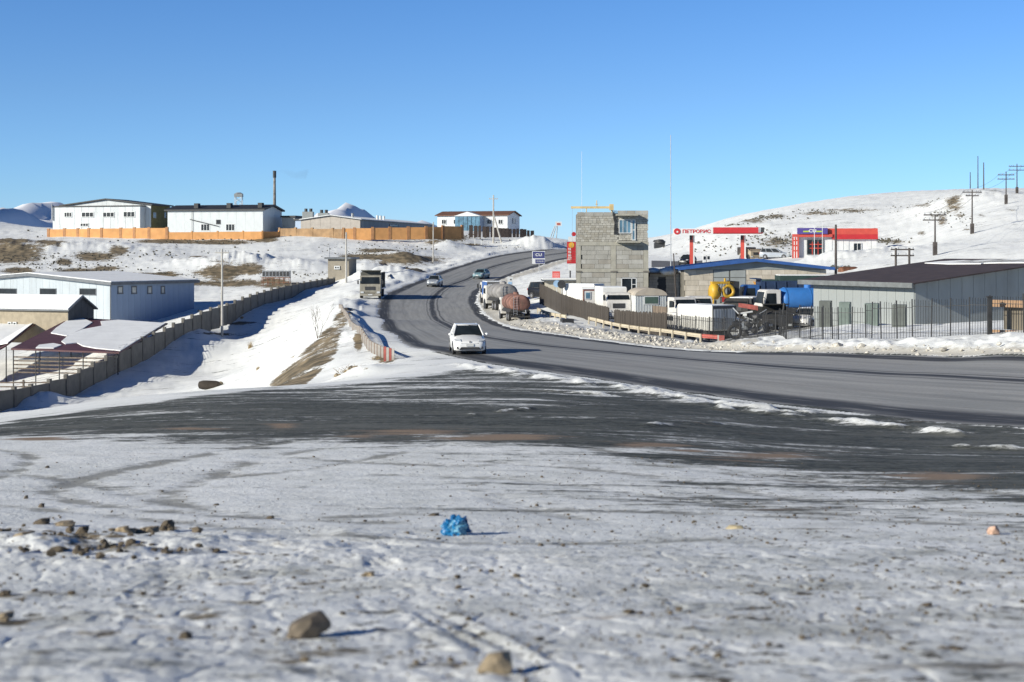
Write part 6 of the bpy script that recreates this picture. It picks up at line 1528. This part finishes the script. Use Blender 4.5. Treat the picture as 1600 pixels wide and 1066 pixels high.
p = G(1127, 91.8); t = thing('rail_end_plate', 'faded red end plate of the long cream guard rail', 'end plate', p); m = MB(); m.box(-.16, .2, -.06, .04, -.1, .60); m.build('plate', m_railr, t, bevel=.02); m = MB(); m.box(-.24, -.16, -.05, .02, .15, .62); m.build('stripe', m_railw, t)
p = G(886, 117.5); t = thing('litter_box', 'small dark box with pale sheet lying at the gap in the cream guard rails', 'box', p, .3); m = MB(); m.box(-.5, .5, -.3, .3, 0, .45); m.build('box_body', m_dark, t); m = MB(); m.box(-.2, 1.1, -.5, -.32, .0, .08); m.build('pale_sheet', m_white, t)

# ------------------------------------------------------------------ poles
def pole(name, label, px, yt, d, r, mat, cat='pole', arms=(), lamp=0, twin=0, group=None, lean=0.0, sink=.5, base=None, insul=True):
    g = G(px, d); s = d / F; h = (HY - yt) * s - g.z; t = thing(name, label, cat, g, 0, group)
    m = MB(); m.tube((0, 0, -sink), (lean * h, 0, h), r, r * .65, 8); m.build('shaft', mat, t)
    if twin: m = MB(); m.tube((twin * 1.0, 0, -sink), (lean * h, 0, h * .62), r, r * .7, 8); m.build('strut', mat, t)
    for y, w in arms:
        z = (HY - y) * s - g.z; x = lean * z; m = MB(); m.box(x - w, x + w, -.07, .07, z - .07, z + .07); a = m.build('cross_arm', mat, t)
        if insul:
            for q in (-.9, -.45, .45, .9): m = MB(); m.tube((x + q * w, 0, z + .07), (x + q * w, 0, z + .28), .05, n=6); m.build('insulator', m_steel, a)
    if lamp: m = MB(); m.tube((0, 0, h - .2), (lamp, 0, h + .1), .05, n=6); m.box(lamp - .45, lamp + .05, -.12, .12, h + .05, h + .2); m.build('lamp_head', m_steel, t)
    if base: m = MB(); m.box(-base, base, -base, base, -.4, 1.6); m.build('footing', mat, t)
    return t
pole('utility_pole', 'pale concrete pole with cross arm standing against the middle of the concrete wall', 347, 389, 157, .15, m_cpole, arms=((395, .75),))
pole('utility_pole', 'pale concrete pole right of the gatehouse', 541, 363, 214, .17, m_cpole)
pole('street_lamp', 'street lamp with short arm left of the gatehouse', 514, 384, 226, .10, m_steel, 'street lamp', lamp=-.9)
pole('utility_pole', 'slender pole between the orange wall and the road edge', 677, 347, 262, .14, m_cpole)
pole('utility_pole', 'tall pole with slanting strut in front of the brown-roofed house', 771, 305, 318, .22, m_cpole, arms=((311, 1.0),), twin=2.0)
pole('flag_pole', 'very tall white flag pole right of the block tower', 1048, 211, 190, .07, m_steel, 'flag pole')
pole('flag_pole', 'thin mast rising behind the block tower roof', 909, 237, 205, .03, m_white, 'mast')
pole('flag_pole', 'left white flag pole in front of the fuel station shop window', 1272.5, 353, 200, .06, m_white, 'flag pole', group='shop flag poles')
pole('flag_pole', 'right white flag pole in front of the fuel station shop window', 1285, 349, 200, .06, m_white, 'flag pole', group='shop flag poles')
pole('utility_pole', 'thick dark pole without arms in front of the red fascia shop', 1306, 351, 150, .17, m_pole, sink=1)
pole('utility_pole', 'thin leaning dark post above the block hut roof', 1057, 396, 151, .09, m_pole, lean=-.06)
for px, yt, d, arms, lab in ((1461, 335, 170, ((336, 1.35), (344, 1.45)), 'dark pole with two cross arms leftmost on the right-hand snowy slope'), (1519, 297, 200, ((300.5, 1.35), (306, .9)), 'tall dark pole with one wide arm in the middle of the snowy slope'),
    (1572, 268, 250, ((273.5, 1.45), (280, 1.5)), 'dark pole with two cross arms near the crest, second from the right'), (1589, 256, 278, ((260, 1.6), (266, 1.6)), 'dark pole with two cross arms on the crest at the right edge')):
    pole('telegraph_pole', lab, px, yt, d, .13, m_pole, 'telegraph pole', arms=arms, group='poles on the snowy slope', base=.22, lean=.0)
for px, yt, d, lab in ((1516, 269, 410, 'shortest of three thin masts on the hill crest'), (1528, 244, 405, 'tallest of three thin masts on the hill crest'), (1537, 254, 330, 'thin mast with a small disc on the hill crest, rightmost of three')):
    pole('mast', lab, px, yt, d, .16, m_pole, 'mast', group='masts on the hill crest')
g = G(1410, 140); t = thing('pole_frame', 'dark H-shaped double pole with two cross arms behind the brown roof', 'pole frame', g); s = 140 / F
Z = lambda y: (HY - y) * s - g.z
for x in (-.65, .68): m = MB(); m.tube((x, 0, -1), (x, 0, Z(387.5)), .13, .11, 8); m.build('shaft', m_pole, t)
for y in (390, 399.5): m = MB(); m.box(-1.15, 1.15, -.06, .06, Z(y) - .07, Z(y) + .07); m.build('cross_arm', m_pole, t)
for y in (390, 399.5):
    for x in (-1.05, -.4, .35, 1.05): m = MB(); m.tube((x, 0, Z(y) + .07), (x, 0, Z(y) + .25), .045, n=6); m.build('insulator', m_steel, t)
# small posts along the track below the fence
for k, (px, lab) in enumerate(((742, 'left'), (752, 'second'), (763, 'third'), (785, 'fourth'), (793, 'fifth'), (803, 'rightmost'))):
    g = G(px, 312); t = thing('marker_post', f'{lab} of six short white posts below the dark board fence' if k in (0, 5) else f'{lab} from left of six short white posts below the dark board fence', 'post', g, 0, 'short white posts below the fence'); m = MB(); m.box(-.12, .12, -.12, .12, -.3, 1.1); m.build('shaft', m_white, t)

# ------------------------------------------------------------------ signs
m_navy = M('sign_navy', (0.03, 0.035, 0.14), .5, var=.04)
def board(parent, x0, x1, z0, z1, y0, mat, name='panel', th=.08): m = MB(); m.box(x0, x1, y0, y0 + th, z0, z1); return m.build(name, mat, parent)
d = 232; g = G(841, d); s = d / F; Z = lambda y: (HY - y) * s - g.z; X_ = lambda px: (px - 841) * s
t = thing('shop_road_sign', 'blue road sign with ringed logo above a small plate, by the road edge', 'sign', g)
m = MB(); m.tube((X_(842.5), .1, -.5), (X_(842.5), .1, Z(400)), .06, n=8); m.build('post', m_steel, t)
board(t, X_(831.5), X_(851.5), Z(412.5), Z(392.5), 0, m_white, 'back_board', .07); p = board(t, X_(832.5), X_(850.5), Z(403.5), Z(393.5), -.06, m_navy, th=.055); q = board(t, X_(836.5), X_(850.5), Z(411.5), Z(405.5), -.06, m_navy, th=.055)
text(p, 'CU', .62, (X_(841.5), -.075, Z(398.5)), m_white, bold=.02, sx_=1.2)
m = MB(); c = Vector((X_(841.5), -.066, Z(398.5))); n = 24
for sg in (0, 1): 
    R = .56
    pts = [(c + Vector((R * 1.25 * math.cos(a), 0, .42 * math.sin(a)))) for a in (np.linspace(2.3, 3.98, 7) if sg else np.linspace(-.84, .84, 7))]
    for a, b_ in zip(pts[:-1], pts[1:]): m.tube(a, b_, .025, n=4)
m.build('logo_arc', m_steel, p)
for k in range(4): board(q, X_(838.5 + 2.9 * k), X_(840.3 + 2.9 * k), Z(409.8), Z(407.2), -.075, m_steel, 'plate_print', .012)
d = 172; g = G(891, d); s = d / F; Z = lambda y: (HY - y) * s - g.z; X_ = lambda px: (px - 891) * s
t = thing('price_sign', 'tall red fuel price sign with emblem on top, left of the block tower', 'price sign', g)
m = MB(); m.tube((0, .1, -.5), (0, .1, Z(413)), .09, n=8); m.build('post', m_dark, t)
bk = board(t, X_(886), X_(900.5), Z(412), Z(378), 0, m_redd, 'back_board', .25)
board(bk, X_(887), X_(893), Z(410), Z(380), -.02, m_redf, 'price_strip', .018)
for k in range(4): text(bk, ('92', '95', '80', 'ДТ')[k], .36, (X_(890), -.03, Z(389.5 + 5 * k)), m_white, ext=.008, bold=.01)
for k in range(4): board(bk, X_(894), X_(900), Z(393.2 + 4.2 * k), Z(392.8 + 4.2 * k), -.02, m_railr, 'divider', .015)
board(t, X_(888), X_(900), Z(423), Z(413.3), 0, m_white, 'lower_panel', .2); board(t, X_(888), X_(900), Z(377.7), Z(370), 0, m_white, 'top_panel', .25)
m = MB(); m.tube((X_(893), -.03, Z(383)), (X_(893), -.002, Z(383)), .34, n=14); m.build('emblem', M('emblem_orange', (0.55, 0.30, 0.03), .6), t)
m = MB(); m.tube((X_(896.5), .05, Z(366)), (X_(896.5), .18, Z(366)), .27, n=16); m.build('round_emblem', m_redd, t)
def small_sign(name, label, px, y0, y1, hw, d, mat, shape='rect', post=m_steel, back=False):
    g = G(px, d); s = d / F; Z = lambda y: (HY - y) * s - g.z; t = thing(name, label, 'sign', g)
    m = MB(); m.tube((0, .05, -.4), (0, .05, Z((y0 + y1) / 2)), .035, n=6); m.build('post', post, t); m = MB()
    if shape == 'rect': m.box(-hw * s, hw * s, 0, .03, Z(y1), Z(y0))
    else: m.tube((0, 0, Z((y0 + y1) / 2)), (0, .03, Z((y0 + y1) / 2)), hw * s, n=20)
    m.build('panel', mat, t); return t, s, Z
t, s, Z = small_sign('notice_sign', 'pale red square notice with white lines beyond the board fence', 869, 424, 436, 6, 160, M('pale_red_sign', (0.60, 0.10, 0.09), .6))
for k in range(3): board(t, -4.5 * s, 4.5 * s, Z(428.6 + 3 * k), Z(428 + 3 * k), -.012, m_white, 'text_line', .01)
t, s, Z = small_sign('round_sign', 'pale blue round sign on a white post by the board fence', 870, 437, 450, 5.5, 142, M('pale_blue_sign', (0.30, 0.45, 0.62), .5), 'round', m_white)
t, s, Z = small_sign('round_sign', 'dark round sign back right of the pale blue one', 877.5, 438, 451, 6.5, 141, m_dark, 'round', m_white)
t, s, Z = small_sign('verge_sign', 'small white sign panel behind the parked tankers', 797, 433, 445, 4.2, 168, m_white)
board(t, -3 * s, 3 * s, Z(444.5), Z(440.5), -.015, M('pale_blue_sign', (0.3, .45, .62)), 'plate_print', .012); m = MB(); m.tube((1.2 * s, -.014, Z(437)), (1.2 * s, -.002, Z(437)), .1, n=10); m.build('dot', m_dark, t)
# billboard on a frame on the crest
d = 360; g = G(872, d); s = d / F; Z = lambda y: (HY - y) * s - g.z
t = thing('billboard', 'distant pale billboard on slanting struts on the road crest', 'billboard', g); X_ = lambda px: (px - 872) * s
bp = board(t, X_(868), X_(877.5), Z(353.5), Z(346.5), 0, m_white, 'panel', .15); board(bp, X_(870), X_(875.5), Z(352), Z(348.5), -.05, m_railr, 'poster', .04)
for a, b_ in ((862, 869), (858, 867), (869, 871)): m = MB(); m.tube((X_(a), .2, -.4), (X_(b_), .2, Z(353)), .12, n=5); m.build('strut', m_steel, t)
# small dark shelter on the ridge right of the tower
g = G(1031, 330); t = thing('ridge_hut', 'small dark hut on the ridge beside the block tower', 'hut', g); m = MB(); m.box(-1.2, 1.2, 0, 2, -.5, 1.2); m.build('wall', m_dark, t); m = MB(); m.rock((0, 1, 1.5), 1.5, 3, 2, (1.1, .9, .4), .2); m.build('roof', m_dark, t)

# ------------------------------------------------------------------ ploughed chunks along the road
m_chunk = M('grubby_snow_chunk', (0.52, 0.49, 0.43), .9, var=.35, scale=1.2, dirt=.55)
rc = random.Random(11)
m = MB(); NF = len(FL)
for q in range(3400):
    k = rc.randrange(95, NF - 14); p, pn = FL[k], FL[k + 1]; tdir = Vector((pn[0] - p[0], pn[1] - p[1], 0)).normalized(); nrm = Vector((tdir.y, -tdir.x, 0)); 
    ck = CL[k]; 
    if nrm.x * (p[0] - ck[0]) + nrm.y * (p[1] - ck[1]) < 0: nrm = -nrm
    o = abs(rc.gauss(.9, .8)) + .25; x = p[0] + nrm.x * o + tdir.x * rc.uniform(-.6, .6); y = p[1] + nrm.y * o + tdir.y * rc.uniform(-.6, .6)
    if not (48 < y < 122) or x > 40: continue
    if (y < 80 and (rc.random() < .85 or o > 1.6)) or (y >= 80 and rc.random() < .45) or (y > 104 and rc.random() < .4): continue
    bump_ = .28 * min(1, max(0, (o - .4) / 1.4)) * (1 if o < 3.2 else .5)
    m.rock((x, y, H(x, y) + bump_ + rc.uniform(-.05, .06)), min(.3, abs(rc.gauss(.0, .075)) + .03), rc.randrange(999), 1, (1, 1, .75), .4)
o = m.build('snow_chunks', m_chunk); o['kind'] = 'stuff'
# pebbles, clods and soil crumbs on the trampled snow
m_clod = M('brown_clod', (0.10, 0.08, 0.055), .95, var=.4, scale=6, bump=.01); m_stone = M('grey_stone', (0.12, 0.105, 0.08), .9, var=.35, scale=5, bump=.006, bscale=30)
m = MB()
for q in range(9500):
    d = math.exp(rc.uniform(math.log(5.0), math.log(26))); px = rc.uniform(-150, 1750)
    if rc.random() > .45 + .5 * max(0, min(1, (px - 300) / 900)): continue
    if mnoise.noise(Vector((px / 130, d * 1.3, 3))) < rc.uniform(-.5, .35): continue
    x = (px - 800) / F * d; r = min(.03, .003 + abs(rc.gauss(0, .0042)) + (.010 if rc.random() < .03 else 0)) * (1 + .02 * d)
    m.rock((x, d, H(x, d) + .03 + r * .2), r, rc.randrange(999), 1, (1.1, 1, .6), .35)
o = m.build('pebbles', m_clod); o['kind'] = 'stuff'
m = MB()
for q in range(260):
    px = rc.gauss(120, 110); d = rc.gauss(11.6, .7); x = (px - 800) / F * d
    if not 10 < d < 14: continue
    m.rock((x, d, H(x, d) + .05 + rc.uniform(0, .06)), abs(rc.gauss(0, .018)) + .008, rc.randrange(999), 1, (1.1, 1, .7), .4)
o = m.build('soil_crumbs', m_clod); o['kind'] = 'stuff'
# single stones and clods
def stone(name, label, cat, px, yb, wpx, hpx, mat, d=None, seed=1, sq=(1, .8, .8), rough=.3, group=None, sub=4, sink=.25):
    d = d or hit(px, yb); g = G(px, d); wpx *= 1.12; hpx *= 1.0; r = wpx / 2 / F * d; hz = hpx / 2 / F * d
    m = MB(); vs, fs = ico(sub); off_ = Vector((seed * 5.1, seed * 2.7, seed)); out = []
    for p in vs:
        k = 1 + rough * mnoise.noise(p * 1.1 + off_) * 1.5 + rough * .35 * mnoise.noise(p * 2.7 + off_) + rough * .12 * mnoise.noise(p * 8 + off_)
        q = p * k
        for pl in ((.7, -.3, .5), (-.5, -.6, .45), (.1, -.9, -.1), (-.2, .2, .95), (-.8, .1, .4), (.45, -.75, .1), (.9, .2, -.1)):
            n_ = Vector(pl).normalized(); e_ = q.dot(n_) - .70
            if e_ > 0: q = q - n_ * e_ * .92
        out.append((q.x * r * sq[0], q.y * r * sq[1], hz + q.z * hz * 1.08 - hz * sink * .3))
    m.add(out, fs); o = m.build(name, mat, smooth=math.radians(35)); o.location = g + Vector((0, 0, .02)); tag(o, label, cat, group); return o
m_rock1 = M('dark_brown_rock', (0.13, 0.105, 0.075), .85, var=.4, scale=14, bump=.006, bscale=60); m_rock2 = M('tan_rock', (0.27, 0.215, 0.14), .85, var=.35, scale=16, bump=.006, bscale=60)
o = stone('rock', 'big dark brown angular rock in the foreground, left of the tan one', 'rock', 486, 1003, 78, 36, m_rock1, seed=4, sq=(1, .75, 1), rough=.28)
o.rotation_euler = (0, -.28, .3)
stone('rock', 'tan roundish rock at the bottom edge, right of the dark brown rock', 'rock', 777, 1061, 54, 38, m_rock2, seed=9, sq=(1, .8, 1), rough=.22)
for i, (px, yb, w_, h_, mt_, lab) in enumerate(((35, 858, 60, 30, m_rock2, 'wide ochre clod at the far left of the row of soil clods'), (3, 842, 30, 16, m_clod, 'dark clod cut by the left edge of the picture'), (108, 864, 34, 30, m_rock2, 'ochre clod second from left in the row of soil clods'), (130, 838, 20, 16, m_clod, 'small dark clod behind the ochre one'),
    (66, 823, 26, 12, m_clod, 'flat dark clod farthest back in the row of clods'), (194, 844, 42, 24, m_rock2, 'brown clod in the middle of the row of clods'), (231, 842, 40, 20, m_rock2, 'low tan clod left of the tall dark clod'), (262, 836, 26, 26, m_clod, 'tall dark pointed clod at the right end of the row'),
    (166, 862, 26, 12, m_clod, 'low dark clod in front of the row of clods'), (300, 858, 24, 10, m_clod, 'flat dark clod alone right of the row of clods'), (65, 796, 10, 9, m_rock1, 'small dark stone alone beyond the row of clods'), (41, 783, 7, 8, m_rock1, 'smallest dark stone, farther beyond the row of clods'),
    (100, 826, 40, 10, m_rock2, 'low ochre ridge between the flat dark clod and the small dark clod'), (290, 1006, 24, 16, m_clod, 'brown lump in the lower left snow, left of the big rock'), (8, 975, 30, 16, m_rock2, 'tan clod at the left edge below the row of clods'), (8, 935, 22, 9, m_clod, 'thin brown clod at the left edge, above the tan one'),
    (555, 874, 32, 10, m_stone, 'flat grey slab on the snow ridge left of the blue bag'), (576, 905, 22, 8, m_rock2, 'tan flat stone just below the grey slab'), (845, 858, 10, 7, m_rock1, 'small dark stone to the right below the blue bag'), (880, 858, 8, 6, m_rock1, 'tiny dark stone right of the small one below the bag'),
    (1495, 1026, 26, 10, m_clod, 'brown flat clod in the lower right snow'), (1449, 953, 16, 6, m_clod, 'small dark clod on the right, halfway to the bottom'), (678, 810, 20, 6, m_clod, 'dark soil lump behind the blue bag'), (338, 793, 10, 4, m_clod, 'small flat clod in the tyre tracks, far left of the bag'), (423, 813, 14, 5, m_clod, 'flat clod between the tracks left of the blue bag'))):
    stone('soil_clod' if 'clod' in lab or 'lump' in lab or 'ridge' in lab else 'stone', lab, 'clod' if 'clod' in lab or 'lump' in lab or 'ridge' in lab else 'stone', px, yb, w_, h_, mt_, seed=i + 11, sq=(1, .9, 1), rough=.85, sub=3, sink=1.1)
stone('cardboard_scrap', 'pale yellow crumpled scrap on the tyre tracks right of centre', 'litter', 1150, 831, 28, 7, M('pale_card', (0.50, 0.42, 0.26), .8, var=.2), seed=31, rough=.5, sub=3)
o = stone('paper_ball', 'small crumpled tan and pink paper ball near the right edge', 'litter', 1552, 841, 21, 17, M('tan_paper', (0.50, 0.33, 0.24), .8, var=.35, scale=25), seed=33, rough=.4, sub=3)
# blue crumpled bag
def bag():
    d = hit(711, 839); g = G(711, d); r = 20 / F * d; vs, fs = ico(5); out = []
    for p in vs:
        n1 = abs(mnoise.noise(p * 2.1 + Vector((3, 1, 7)))); n2 = abs(mnoise.noise(p * 4.7 + Vector((1, 9, 2)))); n3 = abs(mnoise.noise(p * 10 + Vector((4, 4, 1))))
        k = .80 + .60 * n1 + .26 * n2 + .05 * n3
        q = p * k; ear = max(0, q.x * .9 + .5) * max(0, q.z)
        out.append((q.x * r * 1.05 , q.y * r * .85, max(q.z, -.68) * r * .80 + r * .58 + .12 * r * ear + (.06 * r if q.x < -.6 else 0)))
    m = MB(); m.add(out, fs); t = NT('blue_plastic'); P = t.pos((1, 1, .35), .6); n_ = t.noise(P, 16, 3, .5, 1.0)
    t.link(t.mix(t.step(n_, .55, .62), t.mix(t.step(t.noise(P, 5, 3), .4, .6), (0.005, 0.07, 0.20), (0.01, 0.16, 0.36)), (0.16, 0.36, 0.48)), t.b.inputs['Base Color']); t.b.inputs['Roughness'].default_value = .35
    t.b.inputs['Transmission Weight'].default_value = 0.0
    o = m.build('plastic_bag', t.m, smooth=math.radians(30)); o.location = g + Vector((0, 0, .01)); tag(o, 'crumpled blue plastic bag lying on the snow in the middle foreground', 'plastic bag')
bag()

# ------------------------------------------------------------------ slope details
def shrub(label, px, py, hpx, spread, d=None, n=40, mat=None, r0=.03, name='bare_shrub', seed=1, cat='shrub'):
    d = d or hit(px, py, 60, 300); g = G(px, d); hh = hpx / F * d; rs_ = random.Random(seed); e = thing(name, label, cat, g); tips = []
    m = MB()
    def grow(m, p, dr, L, r, lv):
        q = p + dr * L; m.tube(p, q, r, r * .7, 4)
        if lv == 0: return
        for k in range(rs_.choice((2, 2, 3))):
            nd = (dr + Vector((rs_.uniform(-1, 1) * spread, rs_.uniform(-1, 1) * spread, rs_.uniform(-.2, .5)))).normalized(); grow(m, p + dr * L * rs_.uniform(.6, 1), nd, L * rs_.uniform(.6, .85), r * .62, lv - 1)
    for k in range(3):
        m = MB(); grow(m, Vector((rs_.uniform(-.05, .05), 0, -.1)), Vector((rs_.uniform(-.4, .4), rs_.uniform(-.3, .3), 1)).normalized(), hh * .34, r0, 4); m.build('stem', mat or m_twig, e)
m_twig = M('bare_twig', (0.10, 0.07, 0.045), .9, var=.3); m_grass = M('dry_grass', (0.30, 0.22, 0.11), .9, var=.3)
shrub('tall bare shrub on the snowy embankment left of the guard rail', 497, 530, 62, .55, seed=3)
def tuft(label, px, py, w_, h_, seed):
    d = hit(px, py, 60, 300); g = G(px, d); s = d / F; rs_ = random.Random(seed); e = thing('grass_tuft', label, 'dry grass', g); m = MB()
    for k in range(60):
        b0 = Vector((rs_.gauss(0, .3) * w_ * s * .5, rs_.gauss(0, .2), -.05)); tp = b0 + Vector((rs_.gauss(0, .4) * w_ * s * .6, rs_.gauss(0, .15), h_ * s * rs_.uniform(.5, 1.1))); m.add([b0 + Vector((-.02, 0, 0)), b0 + Vector((.02, 0, 0)), tp], [(0, 1, 2)])
    o = m.build('blades', m_grass, e); o['kind'] = 'stuff'
tuft('dry tan grass tuft alone on the snowy valley floor', 391, 545, 9, 13, 1); tuft('short dry tuft near the concrete wall pole', 378, 498, 6, 5, 2); tuft('upright thin tuft at the foot of the embankment', 403, 580, 4, 9, 3); tuft('brown tuft at the foot of the slatted guard rail', 590, 562, 30, 7, 4); tuft('small dry stalks at the wall shadow edge', 310, 488, 4, 5, 5); tuft('dry tuft low on the embankment', 459, 560, 5, 5, 6)
# log / dumped sack near the apron
g = GH(328, 608, 60, 120); s = g.y / F
t = thing('dumped_roll', 'dark brown dumped roll with a tan end lying in the snow below the wall', 'roll', g, .1)
m = MB(); rings = [[(x, .42 * f * math.cos(a), .30 + .32 * f * math.sin(a)) for a in np.linspace(0, 2 * math.pi, 15)[:-1]] for x, f in ((-.85, .3), (-.78, .8), (-.5, 1.05), (.0, 1.0), (.4, .95), (.62, .8))]; m.loft(rings); m.build('roll_body', M('dark_sack', (0.05, 0.04, 0.03), .9, var=.3), t, smooth=math.radians(50))
m = MB(); m.rock((.72, 0, .28), .24, 2, 2, (.7, 1, 1), .2); m.build('tan_end', m_rock2, t)
# rubble heap with brush by the guard rail end
g = G(556, 68.6); t = thing('rubble_heap', 'heap of snowy rubble and dry twigs below the guard rail end', 'heap', g); 
for q in range(46):
    m = MB(); a = rc.uniform(0, 6.3); rr_ = rc.uniform(0, .95); x, y = rr_ * math.cos(a) * 1.1, rr_ * math.sin(a) * .8; m.rock((x, y, .48 * (1 - rr_) + rc.uniform(0, .1)), rc.uniform(.07, .17), q, 1, (1, 1, .8), .4); m.build('rubble_piece', rc.choice((m_rock2, m_chunk, m_clod, m_stone)), t)
for q in range(30): m = MB(); p = Vector((rc.uniform(-.9, .3), rc.uniform(-.6, .3), .3)); m.tube(p, p + Vector((rc.uniform(-.5, .5), rc.uniform(-.2, .2), rc.uniform(.1, .4))), .012, .006, 4); m.build('twig', m_grass, t)
# overhead wires
def wire(pts, sag=.6):
    m = MB()
    for (a, b_) in zip(pts[:-1], pts[1:]):
        a, b_ = Vector(a), Vector(b_); pr = a
        for k in range(1, 13):
            f = k / 12; q = a.lerp(b_, f); q.z -= sag * 4 * f * (1 - f); m.tube(pr, q, .018, n=3); pr = q
    return m
for dx, lab in ((-1.0, 'left overhead wire strung along the slope poles on the right'), (1.0, 'right overhead wire strung along the slope poles on the right')):
    P = []
    for px, y, d in ((1461, 336, 170), (1519, 300.5, 200), (1572, 273.5, 250), (1589, 260, 278)): p = W(px, y, d); P.append((p.x + dx, p.y, p.z + .28))
    o = wire(P).build('overhead_wire', m_dark); tag(o, lab, 'wire', 'wires on the slope poles')

# dark stones scattered over the slopes
m_slope = M('slope_stone', (0.10, 0.092, 0.07), .95, var=.4, scale=2)
m = MB()
SP = [(160, 395, 150, 14, 230, 3), (60, 400, 60, 20, 150, 3), (120, 420, 110, 8, 110, 3), (340, 378, 70, 4, 60, 2.4), (440, 425, 90, 10, 90, 2.6), (260, 432, 60, 7, 50, 2.4), (600, 398, 60, 8, 90, 2.6), (700, 372, 40, 5, 80, 2.4), (650, 380, 90, 8, 50, 2), (545, 395, 40, 10, 40, 2),
      (1110, 385, 45, 14, 70, 2.6), (1200, 374, 34, 12, 120, 3), (1240, 382, 16, 12, 60, 3), (1185, 341, 42, 4, 150, 2.6), (1290, 332, 60, 3, 90, 2), (1460, 330, 26, 12, 110, 2.6), (1385, 378, 26, 4, 70, 3), (1425, 330, 30, 8, 50, 2), (1500, 345, 22, 10, 24, 2.4), (1590, 398, 26, 5, 40, 2.4), (1130, 352, 30, 3, 30, 2), (800, 388, 40, 3, 24, 2)]
for px0, py0, wx_, wy_, n_, sz in SP:
    for q in range(n_):
        px, py = rc.gauss(px0, wx_ * .6), rc.gauss(py0, wy_ * .6); d = hit(px, py, 200, 340)
        if d < 203 or d > 335: continue
        x = (px - 800) / F * d; r = sz / F * d * rc.uniform(.18, .62)
        m.rock((x, d, H(x, d) + .22 + r * .1), r, rc.randrange(999), 1, (1.3, 1, .9), .4)
o = m.build('slope_stones', m_slope); o['kind'] = 'stuff'
# scrap between the box truck and the tipper
g = G(1170, 104); s = 104 / F
t = thing('scrap_pile', 'tangle of pale scrap metal with a red board between the box truck and the tipper', 'scrap', g); z1 = (HY - 478) * s - g.z
for q in range(16): m = MB(); p = Vector((rc.uniform(-.8, .8), rc.uniform(-.4, .4), rc.uniform(.2, z1 * .9))); m.tube(p, p + Vector((rc.uniform(-.9, .9), rc.uniform(-.3, .3), rc.uniform(-.3, .5))), rc.uniform(.03, .07), n=5); m.build('scrap_bar', rc.choice((m_steel, m_white, m_dark)), t)
for q in range(7): m = MB(); m.rock((rc.uniform(-.8, .8), rc.uniform(-.2, .4), rc.uniform(.2, z1 * .7)), rc.uniform(.25, .45), q, 1); m.build('scrap_lump', m_dark, t)
m = MB(); m.hexa([(-.7, .2, z1 - .1), (.7, .2, z1 - .35), (.7, .3, z1 - .35), (-.7, .3, z1 - .1)], [(-.7, .2, z1 + .2), (.7, .2, z1 + .0), (.7, .3, z1 + .0), (-.7, .3, z1 + .2)]); m.build('red_board', m_railr, t)
g = G(1224, 92); t = thing('leaning_post', 'thick dark post leaning against the thin iron railings', 'post', g); m = MB(); m.tube((-.25, 0, -.3), (.05, 0, 2.3), .06, n=7); m.build('shaft', m_iron, t)
g = G(1148, 101); t = thing('used_tyre', 'used black tyre leaning in the yard behind the low railings', 'tyre', g); m = MB(); m.loft([[((.42 + .12 * math.cos(b_)) * math.cos(a), .12 * math.sin(b_), .5 + (.42 + .12 * math.cos(b_)) * math.sin(a)) for b_ in np.linspace(0, 2 * math.pi, 9)[:-1]] for a in np.linspace(0, 2 * math.pi, 19)], cap=False); m.build('tyre_ring', m_rubber, t, smooth=True)
